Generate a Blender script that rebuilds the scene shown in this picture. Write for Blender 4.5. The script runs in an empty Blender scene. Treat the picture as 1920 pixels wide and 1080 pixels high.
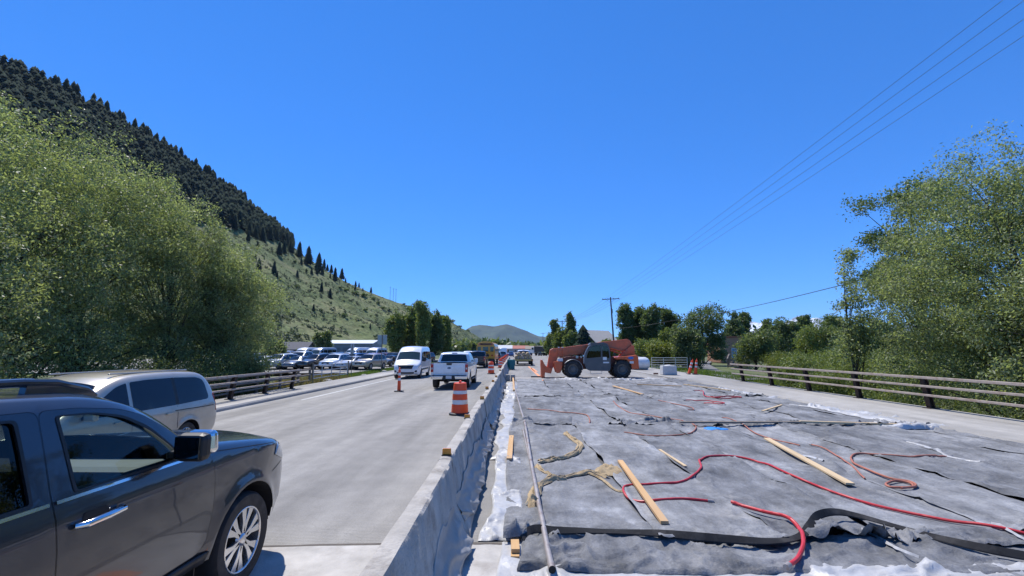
import bpy, bmesh, math, random
import numpy as np
from mathutils import Vector, Matrix, Euler
from mathutils.geometry import delaunay_2d_cdt

R = math.radians
sc = bpy.context.scene
COL = sc.collection
random.seed(7)

# ------------------------------------------------------------------ camera
FPX = 860.0                       # focal length in photo pixels (1920 wide)
CAM_H = 2.05
PITCH = math.atan(115.0 / FPX)
YAW = math.atan(15.0 * math.cos(PITCH) / FPX)
cam_d = bpy.data.cameras.new('camera')
cam = bpy.data.objects.new('camera', cam_d)
COL.objects.link(cam)
cam.location = (0, 0, CAM_H)
cam.rotation_euler = (math.pi / 2 + PITCH, 0, YAW)
cam_d.sensor_width = 36.0
cam_d.lens = 36.0 * FPX / 1920.0
cam_d.clip_start = 0.05
cam_d.clip_end = 60000
sc.camera = cam

# ------------------------------------------------------------------ light
SUN_EL, SUN_AZ = 60.0, -36.0      # azimuth from +Y, negative = left
world = bpy.data.worlds.new('World')
sc.world = world
world.use_nodes = True
wn = world.node_tree
wn.nodes.clear()
sky = wn.nodes.new('ShaderNodeTexSky')
sky.sky_type = 'NISHITA'
sky.sun_disc = False
sky.sun_elevation = R(SUN_EL)
sky.sun_rotation = R(SUN_AZ)
sky.altitude = 2500
sky.air_density = 0.65
sky.dust_density = 0.0
sky.ozone_density = 6.0
hs = wn.nodes.new('ShaderNodeHueSaturation')
hs.inputs['Saturation'].default_value = 1.4
hs.inputs['Value'].default_value = 1.4
gm = wn.nodes.new('ShaderNodeGamma')          # the camera's tone curve flattens the sky
gm.inputs['Gamma'].default_value = 0.65
tn = wn.nodes.new('ShaderNodeVectorMath')
tn.operation = 'MULTIPLY'
tn.inputs[1].default_value = (0.50, 0.88, 1.27)
bg = wn.nodes.new('ShaderNodeBackground')
bg.inputs['Strength'].default_value = 0.15
wo = wn.nodes.new('ShaderNodeOutputWorld')
wn.links.new(sky.outputs[0], gm.inputs['Color'])
wn.links.new(gm.outputs[0], hs.inputs['Color'])
wn.links.new(hs.outputs[0], tn.inputs[0])
wn.links.new(tn.outputs[0], bg.inputs['Color'])
wn.links.new(bg.outputs[0], wo.inputs['Surface'])

sun_d = bpy.data.lights.new('sun', 'SUN')
sun_d.energy = 3.4
sun_d.angle = R(0.53)
sun_d.color = (1.0, 0.955, 0.89)
sun = bpy.data.objects.new('sun', sun_d)
COL.objects.link(sun)
sdir = Vector((math.sin(R(SUN_AZ)) * math.cos(R(SUN_EL)), math.cos(R(SUN_AZ)) * math.cos(R(SUN_EL)), math.sin(R(SUN_EL))))
sun.rotation_euler = sdir.to_track_quat('Z', 'Y').to_euler()
sun.location = sdir * 200

vs = sc.view_settings
vs.view_transform = 'Standard'
vs.look = 'None'
vs.exposure = 0.75
vs.gamma = 1.0
sc.cycles.use_denoising = True
sc.cycles.max_bounces = 8
sc.cycles.transparent_max_bounces = 12
sc.cycles.caustics_reflective = False
sc.cycles.caustics_refractive = False

# ------------------------------------------------------------------ pixel -> world
CR = cam.rotation_euler.to_matrix()
def ray(px, py):
    return CR @ Vector(((px - 960.0) / FPX, (540.0 - py) / FPX, -1.0))
def G(px, py, z=0.0):
    d = ray(px, py)
    t = (z - CAM_H) / d.z
    return Vector((d.x * t, d.y * t, z))
def AT(px, py, Y):
    d = ray(px, py)
    t = Y / d.y
    return Vector((d.x * t, Y, CAM_H + d.z * t))
def road_z(x):
    return 0.0 if x > -1.1 else 0.025 * (x + 1.1)

# ------------------------------------------------------------------ noise
def _hash(ix, iy, seed):
    h = (ix.astype(np.int64) * 374761393 + iy.astype(np.int64) * 668265263 + seed * 1442695041) & 0xFFFFFFFF
    h = ((h ^ (h >> 13)) * 1274126177) & 0xFFFFFFFF
    h = h ^ (h >> 16)
    return (h & 0xFFFF) / 65535.0
def vnoise(x, y, seed=0):
    x = np.asarray(x, float); y = np.asarray(y, float)
    ix = np.floor(x); iy = np.floor(y)
    fx = x - ix; fy = y - iy
    fx = fx * fx * fx * (fx * (fx * 6 - 15) + 10); fy = fy * fy * fy * (fy * (fy * 6 - 15) + 10)
    a = _hash(ix, iy, seed); b = _hash(ix + 1, iy, seed); c = _hash(ix, iy + 1, seed); d = _hash(ix + 1, iy + 1, seed)
    return (a + (b - a) * fx + (c - a) * fy + (a - b - c + d) * fx * fy) * 2 - 1
def fbm(x, y, seed=0, o=4, lac=2.03, gain=0.5):
    s = 0; a = 1.0
    for k in range(o):
        s = s + a * vnoise(x, y, seed + 17 * k)
        x = x * lac + 3.1; y = y * lac + 1.7; a *= gain
    return s

# ------------------------------------------------------------------ materials
def lin(h):
    h = h.lstrip('#')
    out = []
    for i in (0, 2, 4):
        c = int(h[i:i + 2], 16) / 255.0
        out.append(c / 12.92 if c <= 0.04045 else ((c + 0.055) / 1.055) ** 2.4)
    return tuple(out)
MATS = {}
def mat(name, col, rough=0.6, metal=0.0, var=0.12, scale=3.0, bump=0.0, bscale=40.0, coat=0.0, spec=0.5, space='obj', dirt=None, dscale=1.5, stretch=None, trans=0.0, island=0.0, emit=None, objcol=False):
    if name in MATS:
        return MATS[name]
    if isinstance(col, str):
        col = lin(col)
    m = bpy.data.materials.new(name)
    m.use_nodes = True
    nt = m.node_tree
    nt.nodes.clear()
    N = nt.nodes.new; L = nt.links.new
    out = N('ShaderNodeOutputMaterial')
    p = N('ShaderNodeBsdfPrincipled')
    p.inputs['Roughness'].default_value = rough
    p.inputs['Metallic'].default_value = metal
    p.inputs['Specular IOR Level'].default_value = spec
    p.inputs['Coat Weight'].default_value = coat
    p.inputs['Coat Roughness'].default_value = 0.03
    if space == 'obj':
        vec = N('ShaderNodeTexCoord').outputs['Object']
    else:
        vec = N('ShaderNodeNewGeometry').outputs['Position']
    if stretch:
        mp = N('ShaderNodeMapping'); mp.inputs['Scale'].default_value = stretch
        L(vec, mp.inputs['Vector']); vec = mp.outputs[0]
    base = None
    if objcol:
        oi = N('ShaderNodeObjectInfo'); base = oi.outputs['Color']
    if var > 0:
        n = N('ShaderNodeTexNoise'); n.inputs['Scale'].default_value = scale; n.inputs['Detail'].default_value = 6; n.inputs['Roughness'].default_value = 0.62
        L(vec, n.inputs['Vector'])
        mr = N('ShaderNodeMapRange'); mr.inputs['From Min'].default_value = 0.25; mr.inputs['From Max'].default_value = 0.75
        mr.inputs['To Min'].default_value = 1 - var; mr.inputs['To Max'].default_value = 1 + var
        L(n.outputs['Fac'], mr.inputs['Value'])
        fac = mr.outputs[0]
        if island > 0:
            ge = N('ShaderNodeNewGeometry')
            m2 = N('ShaderNodeMapRange'); m2.inputs['To Min'].default_value = 1 - island; m2.inputs['To Max'].default_value = 1 + island
            L(ge.outputs['Random Per Island'], m2.inputs['Value'])
            mu = N('ShaderNodeMath'); mu.operation = 'MULTIPLY'; L(fac, mu.inputs[0]); L(m2.outputs[0], mu.inputs[1]); fac = mu.outputs[0]
        vm = N('ShaderNodeVectorMath'); vm.operation = 'SCALE'
        if base is not None:
            L(base, vm.inputs[0])
        else:
            vm.inputs[0].default_value = col
        L(fac, vm.inputs['Scale'])
        base = vm.outputs[0]
    if dirt:
        dc = lin(dirt) if isinstance(dirt, str) else dirt
        n2 = N('ShaderNodeTexNoise'); n2.inputs['Scale'].default_value = dscale; n2.inputs['Detail'].default_value = 8; n2.inputs['Roughness'].default_value = 0.7
        L(vec, n2.inputs['Vector'])
        cr = N('ShaderNodeMapRange'); cr.inputs['From Min'].default_value = 0.5; cr.inputs['From Max'].default_value = 0.72
        L(n2.outputs['Fac'], cr.inputs['Value'])
        mx = N('ShaderNodeMix'); mx.data_type = 'RGBA'
        L(cr.outputs[0], mx.inputs['Factor'])
        if base is not None:
            L(base, mx.inputs['A'])
        else:
            mx.inputs['A'].default_value = (*col, 1)
        mx.inputs['B'].default_value = (*dc, 1)
        base = mx.outputs['Result']
    if base is not None:
        L(base, p.inputs['Base Color'])
    else:
        p.inputs['Base Color'].default_value = (*col, 1)
    if bump > 0:
        b = N('ShaderNodeBump'); b.inputs['Strength'].default_value = bump; b.inputs['Distance'].default_value = 0.02
        n3 = N('ShaderNodeTexNoise'); n3.inputs['Scale'].default_value = bscale; n3.inputs['Detail'].default_value = 5
        L(vec, n3.inputs['Vector']); L(n3.outputs['Fac'], b.inputs['Height']); L(b.outputs[0], p.inputs['Normal'])
    if emit:
        p.inputs['Emission Color'].default_value = (*emit[0], 1); p.inputs['Emission Strength'].default_value = emit[1]
    sh = p.outputs[0]
    if trans > 0:
        tr = N('ShaderNodeBsdfTranslucent')
        if base is not None:
            g = N('ShaderNodeVectorMath'); g.operation = 'MULTIPLY'; g.inputs[1].default_value = (1.5, 1.45, 0.7)
            L(base, g.inputs[0]); L(g.outputs[0], tr.inputs['Color'])
        else:
            tr.inputs['Color'].default_value = (*col, 1)
        ms = N('ShaderNodeMixShader'); ms.inputs[0].default_value = trans
        L(sh, ms.inputs[1]); L(tr.outputs[0], ms.inputs[2]); sh = ms.outputs[0]
    L(sh, out.inputs['Surface'])
    MATS[name] = m
    return m

def glass_mat(name, tint, gloss_rough=0.01, ior=1.5):
    if name in MATS:
        return MATS[name]
    m = bpy.data.materials.new(name); m.use_nodes = True
    nt = m.node_tree; nt.nodes.clear(); N = nt.nodes.new; L = nt.links.new
    out = N('ShaderNodeOutputMaterial'); t = N('ShaderNodeBsdfTransparent'); g = N('ShaderNodeBsdfGlossy')
    t.inputs['Color'].default_value = (*tint, 1); g.inputs['Roughness'].default_value = gloss_rough
    fr = N('ShaderNodeFresnel'); fr.inputs['IOR'].default_value = ior
    mx = N('ShaderNodeMixShader')
    L(fr.outputs[0], mx.inputs[0]); L(t.outputs[0], mx.inputs[1]); L(g.outputs[0], mx.inputs[2]); L(mx.outputs[0], out.inputs['Surface'])
    MATS[name] = m
    return m

# ------------------------------------------------------------------ objects
def tag(o, label=None, cat=None, group=None, kind=None):
    if label: o['label'] = label
    if cat: o['category'] = cat
    if group: o['group'] = group
    if kind: o['kind'] = kind
    return o
def thing(name, label, cat, loc=(0, 0, 0), rz=0.0, group=None):
    o = bpy.data.objects.new(name, None)
    COL.objects.link(o)
    o.empty_display_size = 0.2
    o.location = loc; o.rotation_euler = (0, 0, rz)
    return tag(o, label, cat, group)
def link_mesh(name, me, parent=None):
    o = bpy.data.objects.new(name, me)
    COL.objects.link(o)
    if parent is not None:
        o.parent = parent
    return o
def fast_mesh(name, verts, faces, smooth=False):
    verts = np.asarray(verts, np.float32); faces = np.asarray(faces, np.int32)
    me = bpy.data.meshes.new(name)
    nf, k = faces.shape
    me.vertices.add(len(verts)); me.vertices.foreach_set('co', verts.ravel())
    me.loops.add(nf * k); me.loops.foreach_set('vertex_index', faces.ravel())
    me.polygons.add(nf)
    me.polygons.foreach_set('loop_start', np.arange(0, nf * k, k, dtype=np.int32))
    me.polygons.foreach_set('loop_total', np.full(nf, k, np.int32))
    if smooth:
        me.polygons.foreach_set('use_smooth', np.ones(nf, bool))
    me.update(calc_edges=True)
    me.validate()
    return me
def grid_faces(nu, nv):
    i = np.arange(nu * nv).reshape(nu, nv)
    return np.stack([i[:-1, :-1].ravel(), i[1:, :-1].ravel(), i[1:, 1:].ravel(), i[:-1, 1:].ravel()], 1)
def copy_tree(o, parent=None):
    c = o.copy(); COL.objects.link(c)
    if parent is not None: c.parent = parent
    for ch in KIDS.get(o.name, list(o.children)):
        copy_tree(ch, c)
    return c
KIDS = {}

class MB:
    """collects shapes, built as ONE mesh"""
    def __init__(s):
        s.v = []; s.f = []
    def add(s, v, f):
        n = len(s.v)
        s.v += [tuple(p) for p in v]
        s.f += [tuple(i + n for i in q) for q in f]
        return s
    def box(s, c, d, rot=None, taper=1.0):
        x, y, z = d[0] / 2, d[1] / 2, d[2] / 2
        t = taper
        v = [(-x, -y, -z), (x, -y, -z), (x, y, -z), (-x, y, -z), (-x * t, -y * t, z), (x * t, -y * t, z), (x * t, y * t, z), (-x * t, y * t, z)]
        if rot is not None:
            m = Euler(rot).to_matrix() if not isinstance(rot, Matrix) else rot
            v = [m @ Vector(p) for p in v]
        v = [(p[0] + c[0], p[1] + c[1], p[2] + c[2]) for p in v]
        return s.add(v, [(0, 3, 2, 1), (4, 5, 6, 7), (0, 1, 5, 4), (1, 2, 6, 5), (2, 3, 7, 6), (3, 0, 4, 7)])
    def bar(s, a, b, w, h=None, up=(0, 0, 1)):
        a = Vector(a); b = Vector(b); h = h or w
        d = (b - a); L = d.length; d.normalize()
        u = Vector(up)
        if abs(d.dot(u)) > 0.98: u = Vector((1, 0, 0))
        sx = d.cross(u).normalized(); sz = sx.cross(d)
        m = Matrix((sx, d, sz)).transposed()
        return s.box((a + b) / 2, (w, L, h), m)
    def tube(s, pts, r, n=8, cap=True):
        pts = [Vector(p) for p in pts]
        rs = r if isinstance(r, (list, tuple)) else [r] * len(pts)
        v = []; f = []
        pu = None
        for i, p in enumerate(pts):
            d = (pts[min(i + 1, len(pts) - 1)] - pts[max(i - 1, 0)]).normalized()
            if pu is None:
                u = Vector((0, 0, 1)) if abs(d.z) < 0.95 else Vector((1, 0, 0))
                u = (u - d * u.dot(d)).normalized()
            else:
                u = (pu - d * pu.dot(d)).normalized()
            pu = u
            w = d.cross(u)
            for k in range(n):
                a = 2 * math.pi * k / n
                v.append(p + (u * math.cos(a) + w * math.sin(a)) * rs[i])
        for i in range(len(pts) - 1):
            for k in range(n):
                f.append((i * n + k, i * n + (k + 1) % n, (i + 1) * n + (k + 1) % n, (i + 1) * n + k))
        if cap:
            f.append(tuple(range(n))[::-1]); f.append(tuple((len(pts) - 1) * n + k for k in range(n)))
        return s.add(v, f)
    def lathe(s, prof, n=24, axis='Z', c=(0, 0, 0), closed=False):
        """prof: (radius, height)"""
        v = []; f = []
        for r, h in prof:
            for k in range(n):
                a = 2 * math.pi * k / n
                x, y = r * math.cos(a), r * math.sin(a)
                if axis == 'Z': q = (x, y, h)
                elif axis == 'X': q = (h, x, y)
                else: q = (y, h, x)
                v.append((q[0] + c[0], q[1] + c[1], q[2] + c[2]))
        m = len(prof)
        for i in range(m if closed else m - 1):
            j = (i + 1) % m
            for k in range(n):
                f.append((i * n + k, i * n + (k + 1) % n, j * n + (k + 1) % n, j * n + k))
        return s.add(v, f)
    def prism(s, poly, a, b, axis='X'):
        """extrude 2D poly between a and b along axis: X -> (y,z), Y -> (x,z), Z -> (x,y)"""
        n = len(poly)
        def P(q, h):
            if axis == 'X': return (h, q[0], q[1])
            if axis == 'Y': return (q[0], h, q[1])
            return (q[0], q[1], h)
        v = [P(q, a) for q in poly] + [P(q, b) for q in poly]
        f = [tuple(range(n))[::-1], tuple(range(n, 2 * n))]
        f += [(i, (i + 1) % n, n + (i + 1) % n, n + i) for i in range(n)]
        return s.add(v, f)
    def build(s, name, m, parent=None, smooth=False, bevel=0.0, seg=2, fixn=True, angle=40):
        me = bpy.data.meshes.new(name)
        me.from_pydata(s.v, [], s.f)
        if fixn:
            bm = bmesh.new(); bm.from_mesh(me)
            bmesh.ops.recalc_face_normals(bm, faces=bm.faces)
            bm.to_mesh(me); bm.free()
        if smooth:
            me.polygons.foreach_set('use_smooth', [True] * len(me.polygons))
            try: me.set_sharp_from_angle(angle=R(angle))
            except Exception: pass
        me.materials.append(m)
        o = link_mesh(name, me, parent)
        if bevel > 0:
            b = o.modifiers.new('bevel', 'BEVEL'); b.width = bevel; b.segments = seg; b.limit_method = 'ANGLE'; b.angle_limit = R(35)
        return o
# ------------------------------------------------------------------ shared materials
M_conc_dirt = '#77736b'
def road_material(name, tined=True, base=(0.285, 0.272, 0.250)):
    m = bpy.data.materials.new(name); m.use_nodes = True
    nt = m.node_tree; p = nt.nodes['Principled BSDF']; N = nt.nodes.new; L = nt.links.new
    geo = N('ShaderNodeNewGeometry'); pos = geo.outputs['Position']
    def noise(scale, stretch=(1, 1, 1), det=6, rough=0.6):
        mp = N('ShaderNodeMapping'); mp.inputs['Scale'].default_value = stretch; L(pos, mp.inputs['Vector'])
        n = N('ShaderNodeTexNoise'); n.inputs['Scale'].default_value = scale; n.inputs['Detail'].default_value = det; n.inputs['Roughness'].default_value = rough
        L(mp.outputs[0], n.inputs['Vector']); return n.outputs['Fac']
    def mr(src, a, b, c, d):
        r = N('ShaderNodeMapRange'); r.inputs['From Min'].default_value = a; r.inputs['From Max'].default_value = b
        r.inputs['To Min'].default_value = c; r.inputs['To Max'].default_value = d; L(src, r.inputs['Value']); return r.outputs[0]
    def mul(a, b):
        q = N('ShaderNodeMath'); q.operation = 'MULTIPLY'; L(a, q.inputs[0]); L(b, q.inputs[1]); return q.outputs[0]
    f = mr(noise(0.9, (1, .10, 1)), .3, .7, .66, 1.2)          # long tyre streaks
    f = mul(f, mr(noise(2.2), .3, .75, .86, 1.1))
    f = mul(f, mr(noise(60, (1, 1, 1), 3), .3, .7, .86, 1.12))     # aggregate
    f = mul(f, mr(noise(.35, (1, .5, 1), 8, .72), .56, .68, 1.0, .80))  # stains
    cr = N('ShaderNodeTexVoronoi'); cr.feature = 'DISTANCE_TO_EDGE'; cr.inputs['Scale'].default_value = 0.22
    wv = N('ShaderNodeVectorMath'); wv.operation = 'ADD'
    nn = N('ShaderNodeTexNoise'); nn.inputs['Scale'].default_value = 1.3; nn.inputs['Detail'].default_value = 6; L(pos, nn.inputs['Vector'])
    L(pos, wv.inputs[0]); L(nn.outputs['Color'], wv.inputs[1]); L(wv.outputs[0], cr.inputs['Vector'])
    f = mul(f, mr(cr.outputs['Distance'], 0.0, .0022, .88, 1.0))
    vm = N('ShaderNodeVectorMath'); vm.operation = 'SCALE'; vm.inputs[0].default_value = base; L(f, vm.inputs['Scale'])
    L(vm.outputs[0], p.inputs['Base Color'])
    p.inputs['Roughness'].default_value = 0.8; p.inputs['Specular IOR Level'].default_value = 0.3
    b = N('ShaderNodeBump'); b.inputs['Distance'].default_value = 0.006; b.inputs['Strength'].default_value = 0.8
    h = mr(noise(70, (1, 1, 1), 4), 0, 1, 0, .7)
    if tined:
        w = N('ShaderNodeTexWave'); w.wave_type = 'BANDS'; w.bands_direction = 'Y'; w.inputs['Scale'].default_value = 7.5
        w.inputs['Distortion'].default_value = .8; w.inputs['Detail'].default_value = 2; w.inputs['Detail Scale'].default_value = 3
        L(pos, w.inputs['Vector'])
        ad = N('ShaderNodeMath'); ad.operation = 'ADD'; L(h, ad.inputs[0]); L(w.outputs['Fac'], ad.inputs[1]); h = ad.outputs[0]
    L(h, b.inputs['Height']); L(b.outputs[0], p.inputs['Normal'])
    return m
m_road = road_material('tined_concrete', True)
m_deck = road_material('deck_concrete', True, (0.285, 0.272, 0.250))
m_walk = road_material('sidewalk_concrete', False, (0.36, 0.342, 0.312))
m_barrier = mat('barrier_concrete', (0.40, 0.37, 0.325), .85, var=.28, scale=2.5, bump=.6, bscale=38, dirt=(.20, .175, .145), dscale=2.6, space='world')
m_asphalt = mat('asphalt', (0.16, 0.155, 0.15), .9, var=.2, scale=.6, bump=.4, bscale=60, space='world')
m_gravel = mat('parking_gravel', (0.25, 0.235, 0.21), .9, var=.2, scale=.4, space='world')
m_grass = mat('grass_ground', (0.085, 0.11, 0.035), .95, var=.35, scale=.35, dirt=(0.16, 0.14, 0.07), dscale=.25, space='world')
m_black = mat('black_plastic', (0.012, 0.012, 0.013), .5, var=0)
m_dark = mat('dark_inner', (0.008, 0.008, 0.009), .8, var=0)
m_rubber = mat('tyre_rubber', (0.018, 0.018, 0.019), .75, var=.25, scale=8, dirt=(0.06, 0.055, 0.05), dscale=6)
m_chrome = mat('chrome', (0.75, 0.76, 0.78), .12, 1.0, var=0)
m_alloy = mat('alloy', (0.62, 0.62, 0.63), .28, 1.0, var=.05)
m_steel_rim = mat('painted_rim', (0.30, 0.30, 0.31), .4, .6, var=.1)
m_glass = mat('dark_car_glass', (0.012, 0.015, 0.017), .03, 0, var=0, spec=.6)
m_red_lens = mat('red_lens', (0.42, 0.012, 0.012), .15, 0, var=0, coat=.6)
m_clear_lens = mat('headlamp_lens', (0.42, 0.45, 0.47), .08, .3, var=.3, scale=14, coat=1)
m_plate = mat('licence_plate', (0.55, 0.56, 0.58), .4, var=.15, scale=18)
m_white_paint = mat('white_car_paint', (0.78, 0.79, 0.80), .3, 0, var=.03, coat=.9, dirt=(0.62, 0.60, 0.56), dscale=1.2)
m_suv_paint = mat('charcoal_car_paint', (0.040, 0.046, 0.060), .28, .55, var=.04, scale=90, coat=1.0)
m_beige_paint = mat('beige_car_paint', (0.42, 0.38, 0.31), .32, .35, var=.05, coat=.9, dirt=(0.33, 0.29, 0.23), dscale=1.4)
m_black_paint = mat('black_car_paint', (0.012, 0.012, 0.014), .25, 0, var=0, coat=1)
m_obj_paint = mat('car_paint_by_car', (1, 1, 1), .3, .15, var=.05, coat=.9, objcol=True)
m_orange = mat('safety_orange', (0.85, 0.085, 0.02), .45, var=.10, scale=6, dirt=(0.55, 0.085, 0.03), dscale=3)
m_reflect_white = mat('white_reflective_band', (0.72, 0.72, 0.72), .35, var=.08, scale=20, dirt=(0.5, 0.48, 0.45), dscale=5)
m_amber = mat('amber_reflector', (0.72, 0.24, 0.012), .25, var=.1, scale=20, coat=.5)
m_tele = mat('machine_orange', (0.66, 0.115, 0.028), .42, var=.14, scale=2.5, dirt=(0.25, 0.08, 0.04), dscale=1.8, coat=.2)
m_tele_grey = mat('machine_grey', (0.085, 0.09, 0.095), .45, var=.12, scale=3, dirt=(0.14, 0.13, 0.12), dscale=2)
m_wood = mat('sawn_lumber', (0.56, 0.34, 0.15), .75, var=.22, scale=9, stretch=(1, .08, 1), bump=.2, bscale=30, dirt=(0.42, 0.30, 0.19), dscale=2)
m_wood_pale = mat('pale_lumber', (0.58, 0.43, 0.25), .75, var=.2, scale=9, stretch=(1, .08, 1), bump=.2, bscale=30)
m_old_wood = mat('weathered_wood', (0.21, 0.17, 0.13), .85, var=.3, scale=6, stretch=(1, 1, .2), bump=.4, bscale=25)
m_pole_wood = mat('pole_wood', (0.10, 0.075, 0.06), .9, var=.3, scale=5, stretch=(1, 1, .1))
m_post_steel = mat('weathering_steel', (0.030, 0.020, 0.016), .75, .1, var=.35, scale=5, dirt=(0.09, 0.045, 0.025), dscale=4)
m_rail_steel = mat('rail_steel', (0.40, 0.335, 0.285), .6, .1, var=.2, scale=4, dirt=(0.26, 0.16, 0.11), dscale=3)
m_galv = mat('galvanised', (0.42, 0.43, 0.44), .45, .7, var=.15, scale=5)
m_pipe = mat('grey_pipe', (0.36, 0.32, 0.29), .5, .3, var=.2, scale=6, dirt=(0.2, 0.12, 0.08), dscale=4)
m_hose_red = mat('red_hose', (0.52, 0.030, 0.035), .45, var=.12, scale=10)
m_hose_brown = mat('faded_hose', (0.40, 0.14, 0.085), .6, var=.15, scale=10)
m_flat_hose = mat('black_flat_hose', (0.022, 0.022, 0.023), .85, spec=.2, var=.3, scale=7, dirt=(0.07, 0.066, 0.062), dscale=3)
m_burlap = mat('burlap', (0.44, 0.33, 0.19), .95, var=.3, scale=12, bump=.6, bscale=60, dirt=(0.27, 0.19, 0.10), dscale=6)
m_plastic_white = mat('white_plastic_sheet', (0.43, 0.43, 0.43), .45, var=.2, scale=2, bump=.6, bscale=14, dirt=(0.36, 0.35, 0.33), dscale=1.8, space='world')
m_tank = mat('white_tank', (0.76, 0.76, 0.74), .4, var=.06, scale=3, dirt=(0.6, 0.57, 0.52), dscale=2)
m_leaf_a = mat('willow_leaf', (0.215, 0.262, 0.135), .5, var=.25, scale=.5, trans=.48, island=.55)
m_leaf_b = mat('shrub_leaf', (0.165, 0.21, 0.058), .55, var=.25, scale=.6, trans=.35, island=.4)
m_leaf_c = mat('cottonwood_leaf', (0.105, 0.15, 0.055), .5, var=.25, scale=.4, trans=.4, island=.4)
m_leaf_d = mat('dark_green_leaf', (0.135, 0.175, 0.068), .5, var=.25, scale=.5, trans=.42, island=.45)
m_leaf_y = mat('yellow_green_leaf', (0.17, 0.20, 0.035), .55, var=.25, scale=.6, trans=.35, island=.35)
m_needle = mat('conifer_needles', (0.024, 0.038, 0.026), 1.0, var=.3, scale=.3, island=.15, spec=.05)
m_bark = mat('bark', (0.05, 0.04, 0.032), .9, var=.35, scale=6, bump=.6, bscale=20)
# ------------------------------------------------------------------ terrain
BR0, BR1 = -14.0, 30.5            # bridge span along Y
def terrain_z(x, y):
    x = np.asarray(x, float); y = np.asarray(y, float)
    z = -0.42 + 0.05 * fbm(x / 9, y / 9, 5, 3)
    creek = np.clip(1 - np.abs(y - 9 - 0.10 * x) / 22.0, 0, 1)
    creek = creek * creek * (3 - 2 * creek)
    z = z - 2.3 * creek
    # verge rises beside the approach road on the right
    ver = np.clip((y - 29) / 6, 0, 1) * np.clip(1 - np.abs(x - 17) / 5, 0, 1)
    z = z + 0.32 * ver
    vl = np.clip((y - 24) / 8, 0, 1) * np.clip(1 - np.abs(x + 15) / 3, 0, 1)
    z = z + 0.16 * vl
    # under the carriageway stay below the slabs
    road = (x > -13.4) & (x < 14.2)
    z = np.where(road & (y > BR1 - 2), np.minimum(z, -0.62), z)
    return z
def axis_coords(spec):
    out = []
    for a, b, st in spec:
        out += list(np.arange(a, b, st))
    out.append(spec[-1][1])
    return np.array(out)
gx = axis_coords([(-9000, -1000, 1000), (-1000, -200, 100), (-200, -60, 10), (-60, 60, 1.2), (60, 200, 10), (200, 1000, 100), (1000, 9000, 1000)])
gy = axis_coords([(-600, -60, 60), (-60, -14, 4), (-14, 60, 1.2), (60, 200, 8), (200, 1000, 80), (1000, 14000, 1000)])
X, Y = np.meshgrid(gx, gy, indexing='ij')
V = np.stack([X.ravel(), Y.ravel(), terrain_z(X, Y).ravel()], 1)
me = fast_mesh('ground', V, grid_faces(len(gx), len(gy)), True)
me.materials.append(m_grass)
tag(link_mesh('ground', me), kind='structure')

def slab(name, poly, y0, y1, m, bevel=0.0):
    b = MB(); b.prism(poly, y0, y1, 'Y')
    o = b.build(name, m, None, bevel=bevel)
    return tag(o, kind='structure')
zl = road_z(-11.2)
slab('road', [(-11.2, -.62), (-1.1, -.62), (-1.1, 0), (-11.2, zl)], BR0, 1500, m_road)
slab('bridge_deck', [(-1.098, -.62), (10.6, -.62), (10.6, 0.0), (-1.098, 0.0)], BR0, 1500, m_deck)
slab('sidewalk', [(10.604, -.60), (13.75, -.60), (13.75, .13), (10.66, .12), (10.604, .06)], BR0, 33.5, m_walk)
slab('sidewalk', [(-13.1, -.9), (-11.204, -.9), (-11.204, zl + .09), (-11.25, zl + .145), (-13.1, zl + .16)], BR0, 75, m_walk)
# apron beside the telehandler, right of the deck beyond the bridge
slab('pavement', [(10.604, -.60), (14.6, -.60), (14.6, .02), (10.604, .05)], 33.504, 62, m_walk)
def sheet(name, pts, m, kind='structure'):
    b = MB(); n = len(pts)
    b.add(pts, [tuple(range(n))])
    o = b.build(name, m)
    return tag(o, kind=kind)
# expansion joints and painted marks (4 mm steps)
m_joint = mat('joint_seal', (0.10, 0.085, 0.07), .8, var=.3, scale=8, space='world')
m_joint2 = mat('joint_concrete', (0.44, 0.42, 0.39), .85, var=.25, scale=3, bump=.3, bscale=50, dirt=(0.3, 0.27, 0.24), dscale=2, space='world')
m_spray = mat('orange_spray_paint', (0.78, 0.30, 0.12), .8, var=.25, scale=6, dirt=(0.36, 0.34, 0.31), dscale=5, space='world')
m_lane = mat('worn_white_line', (0.62, 0.62, 0.60), .8, var=.15, scale=5, dirt=(0.36, 0.35, 0.33), dscale=3, space='world')
def strip(name, x0, x1, y0, y1, dz, m, par=None):
    b = MB()
    n = max(2, int(abs(x1 - x0) / 0.12)) if abs(x1 - x0) > abs(y1 - y0) else 2
    pts = []
    v = []; f = []
    k = 40
    rng = np.random.RandomState(int(abs(x0 * 31 + y0 * 17)) + 3)
    long_x = abs(x1 - x0) > abs(y1 - y0)
    for i in range(k + 1):
        t = i / k
        if long_x:
            x = x0 + (x1 - x0) * t; j = rng.uniform(-.008, .008, 2)
            v += [(x, y0 + j[0], road_z(x) + dz), (x, y1 + j[1], road_z(x) + dz)]
        else:
            y = y0 + (y1 - y0) * t; j = rng.uniform(-.012, .012, 2)
            v += [(x0 + j[0], y, road_z(x0) + dz), (x1 + j[1], y, road_z(x1) + dz)]
    for i in range(k):
        f.append((2 * i, 2 * i + 1, 2 * i + 3, 2 * i + 2))
    b.add(v, f)
    return tag(b.build(name, m), kind='structure')
strip('joint_band', -11.2, -1.15, 3.3, 5.16, .004, m_joint2)
strip('expansion_joint', -11.2, -1.15, 5.16, 5.20, .006, m_joint)
strip('joint_band', -.9, 1.2, 3.2, 5.16, .004, m_joint2)
strip('expansion_joint', -.9, 1.2, 5.16, 5.21, .006, m_joint)
strip('expansion_joint', -1.0, 10.4, 34.2, 34.5, .005, m_joint)
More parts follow.
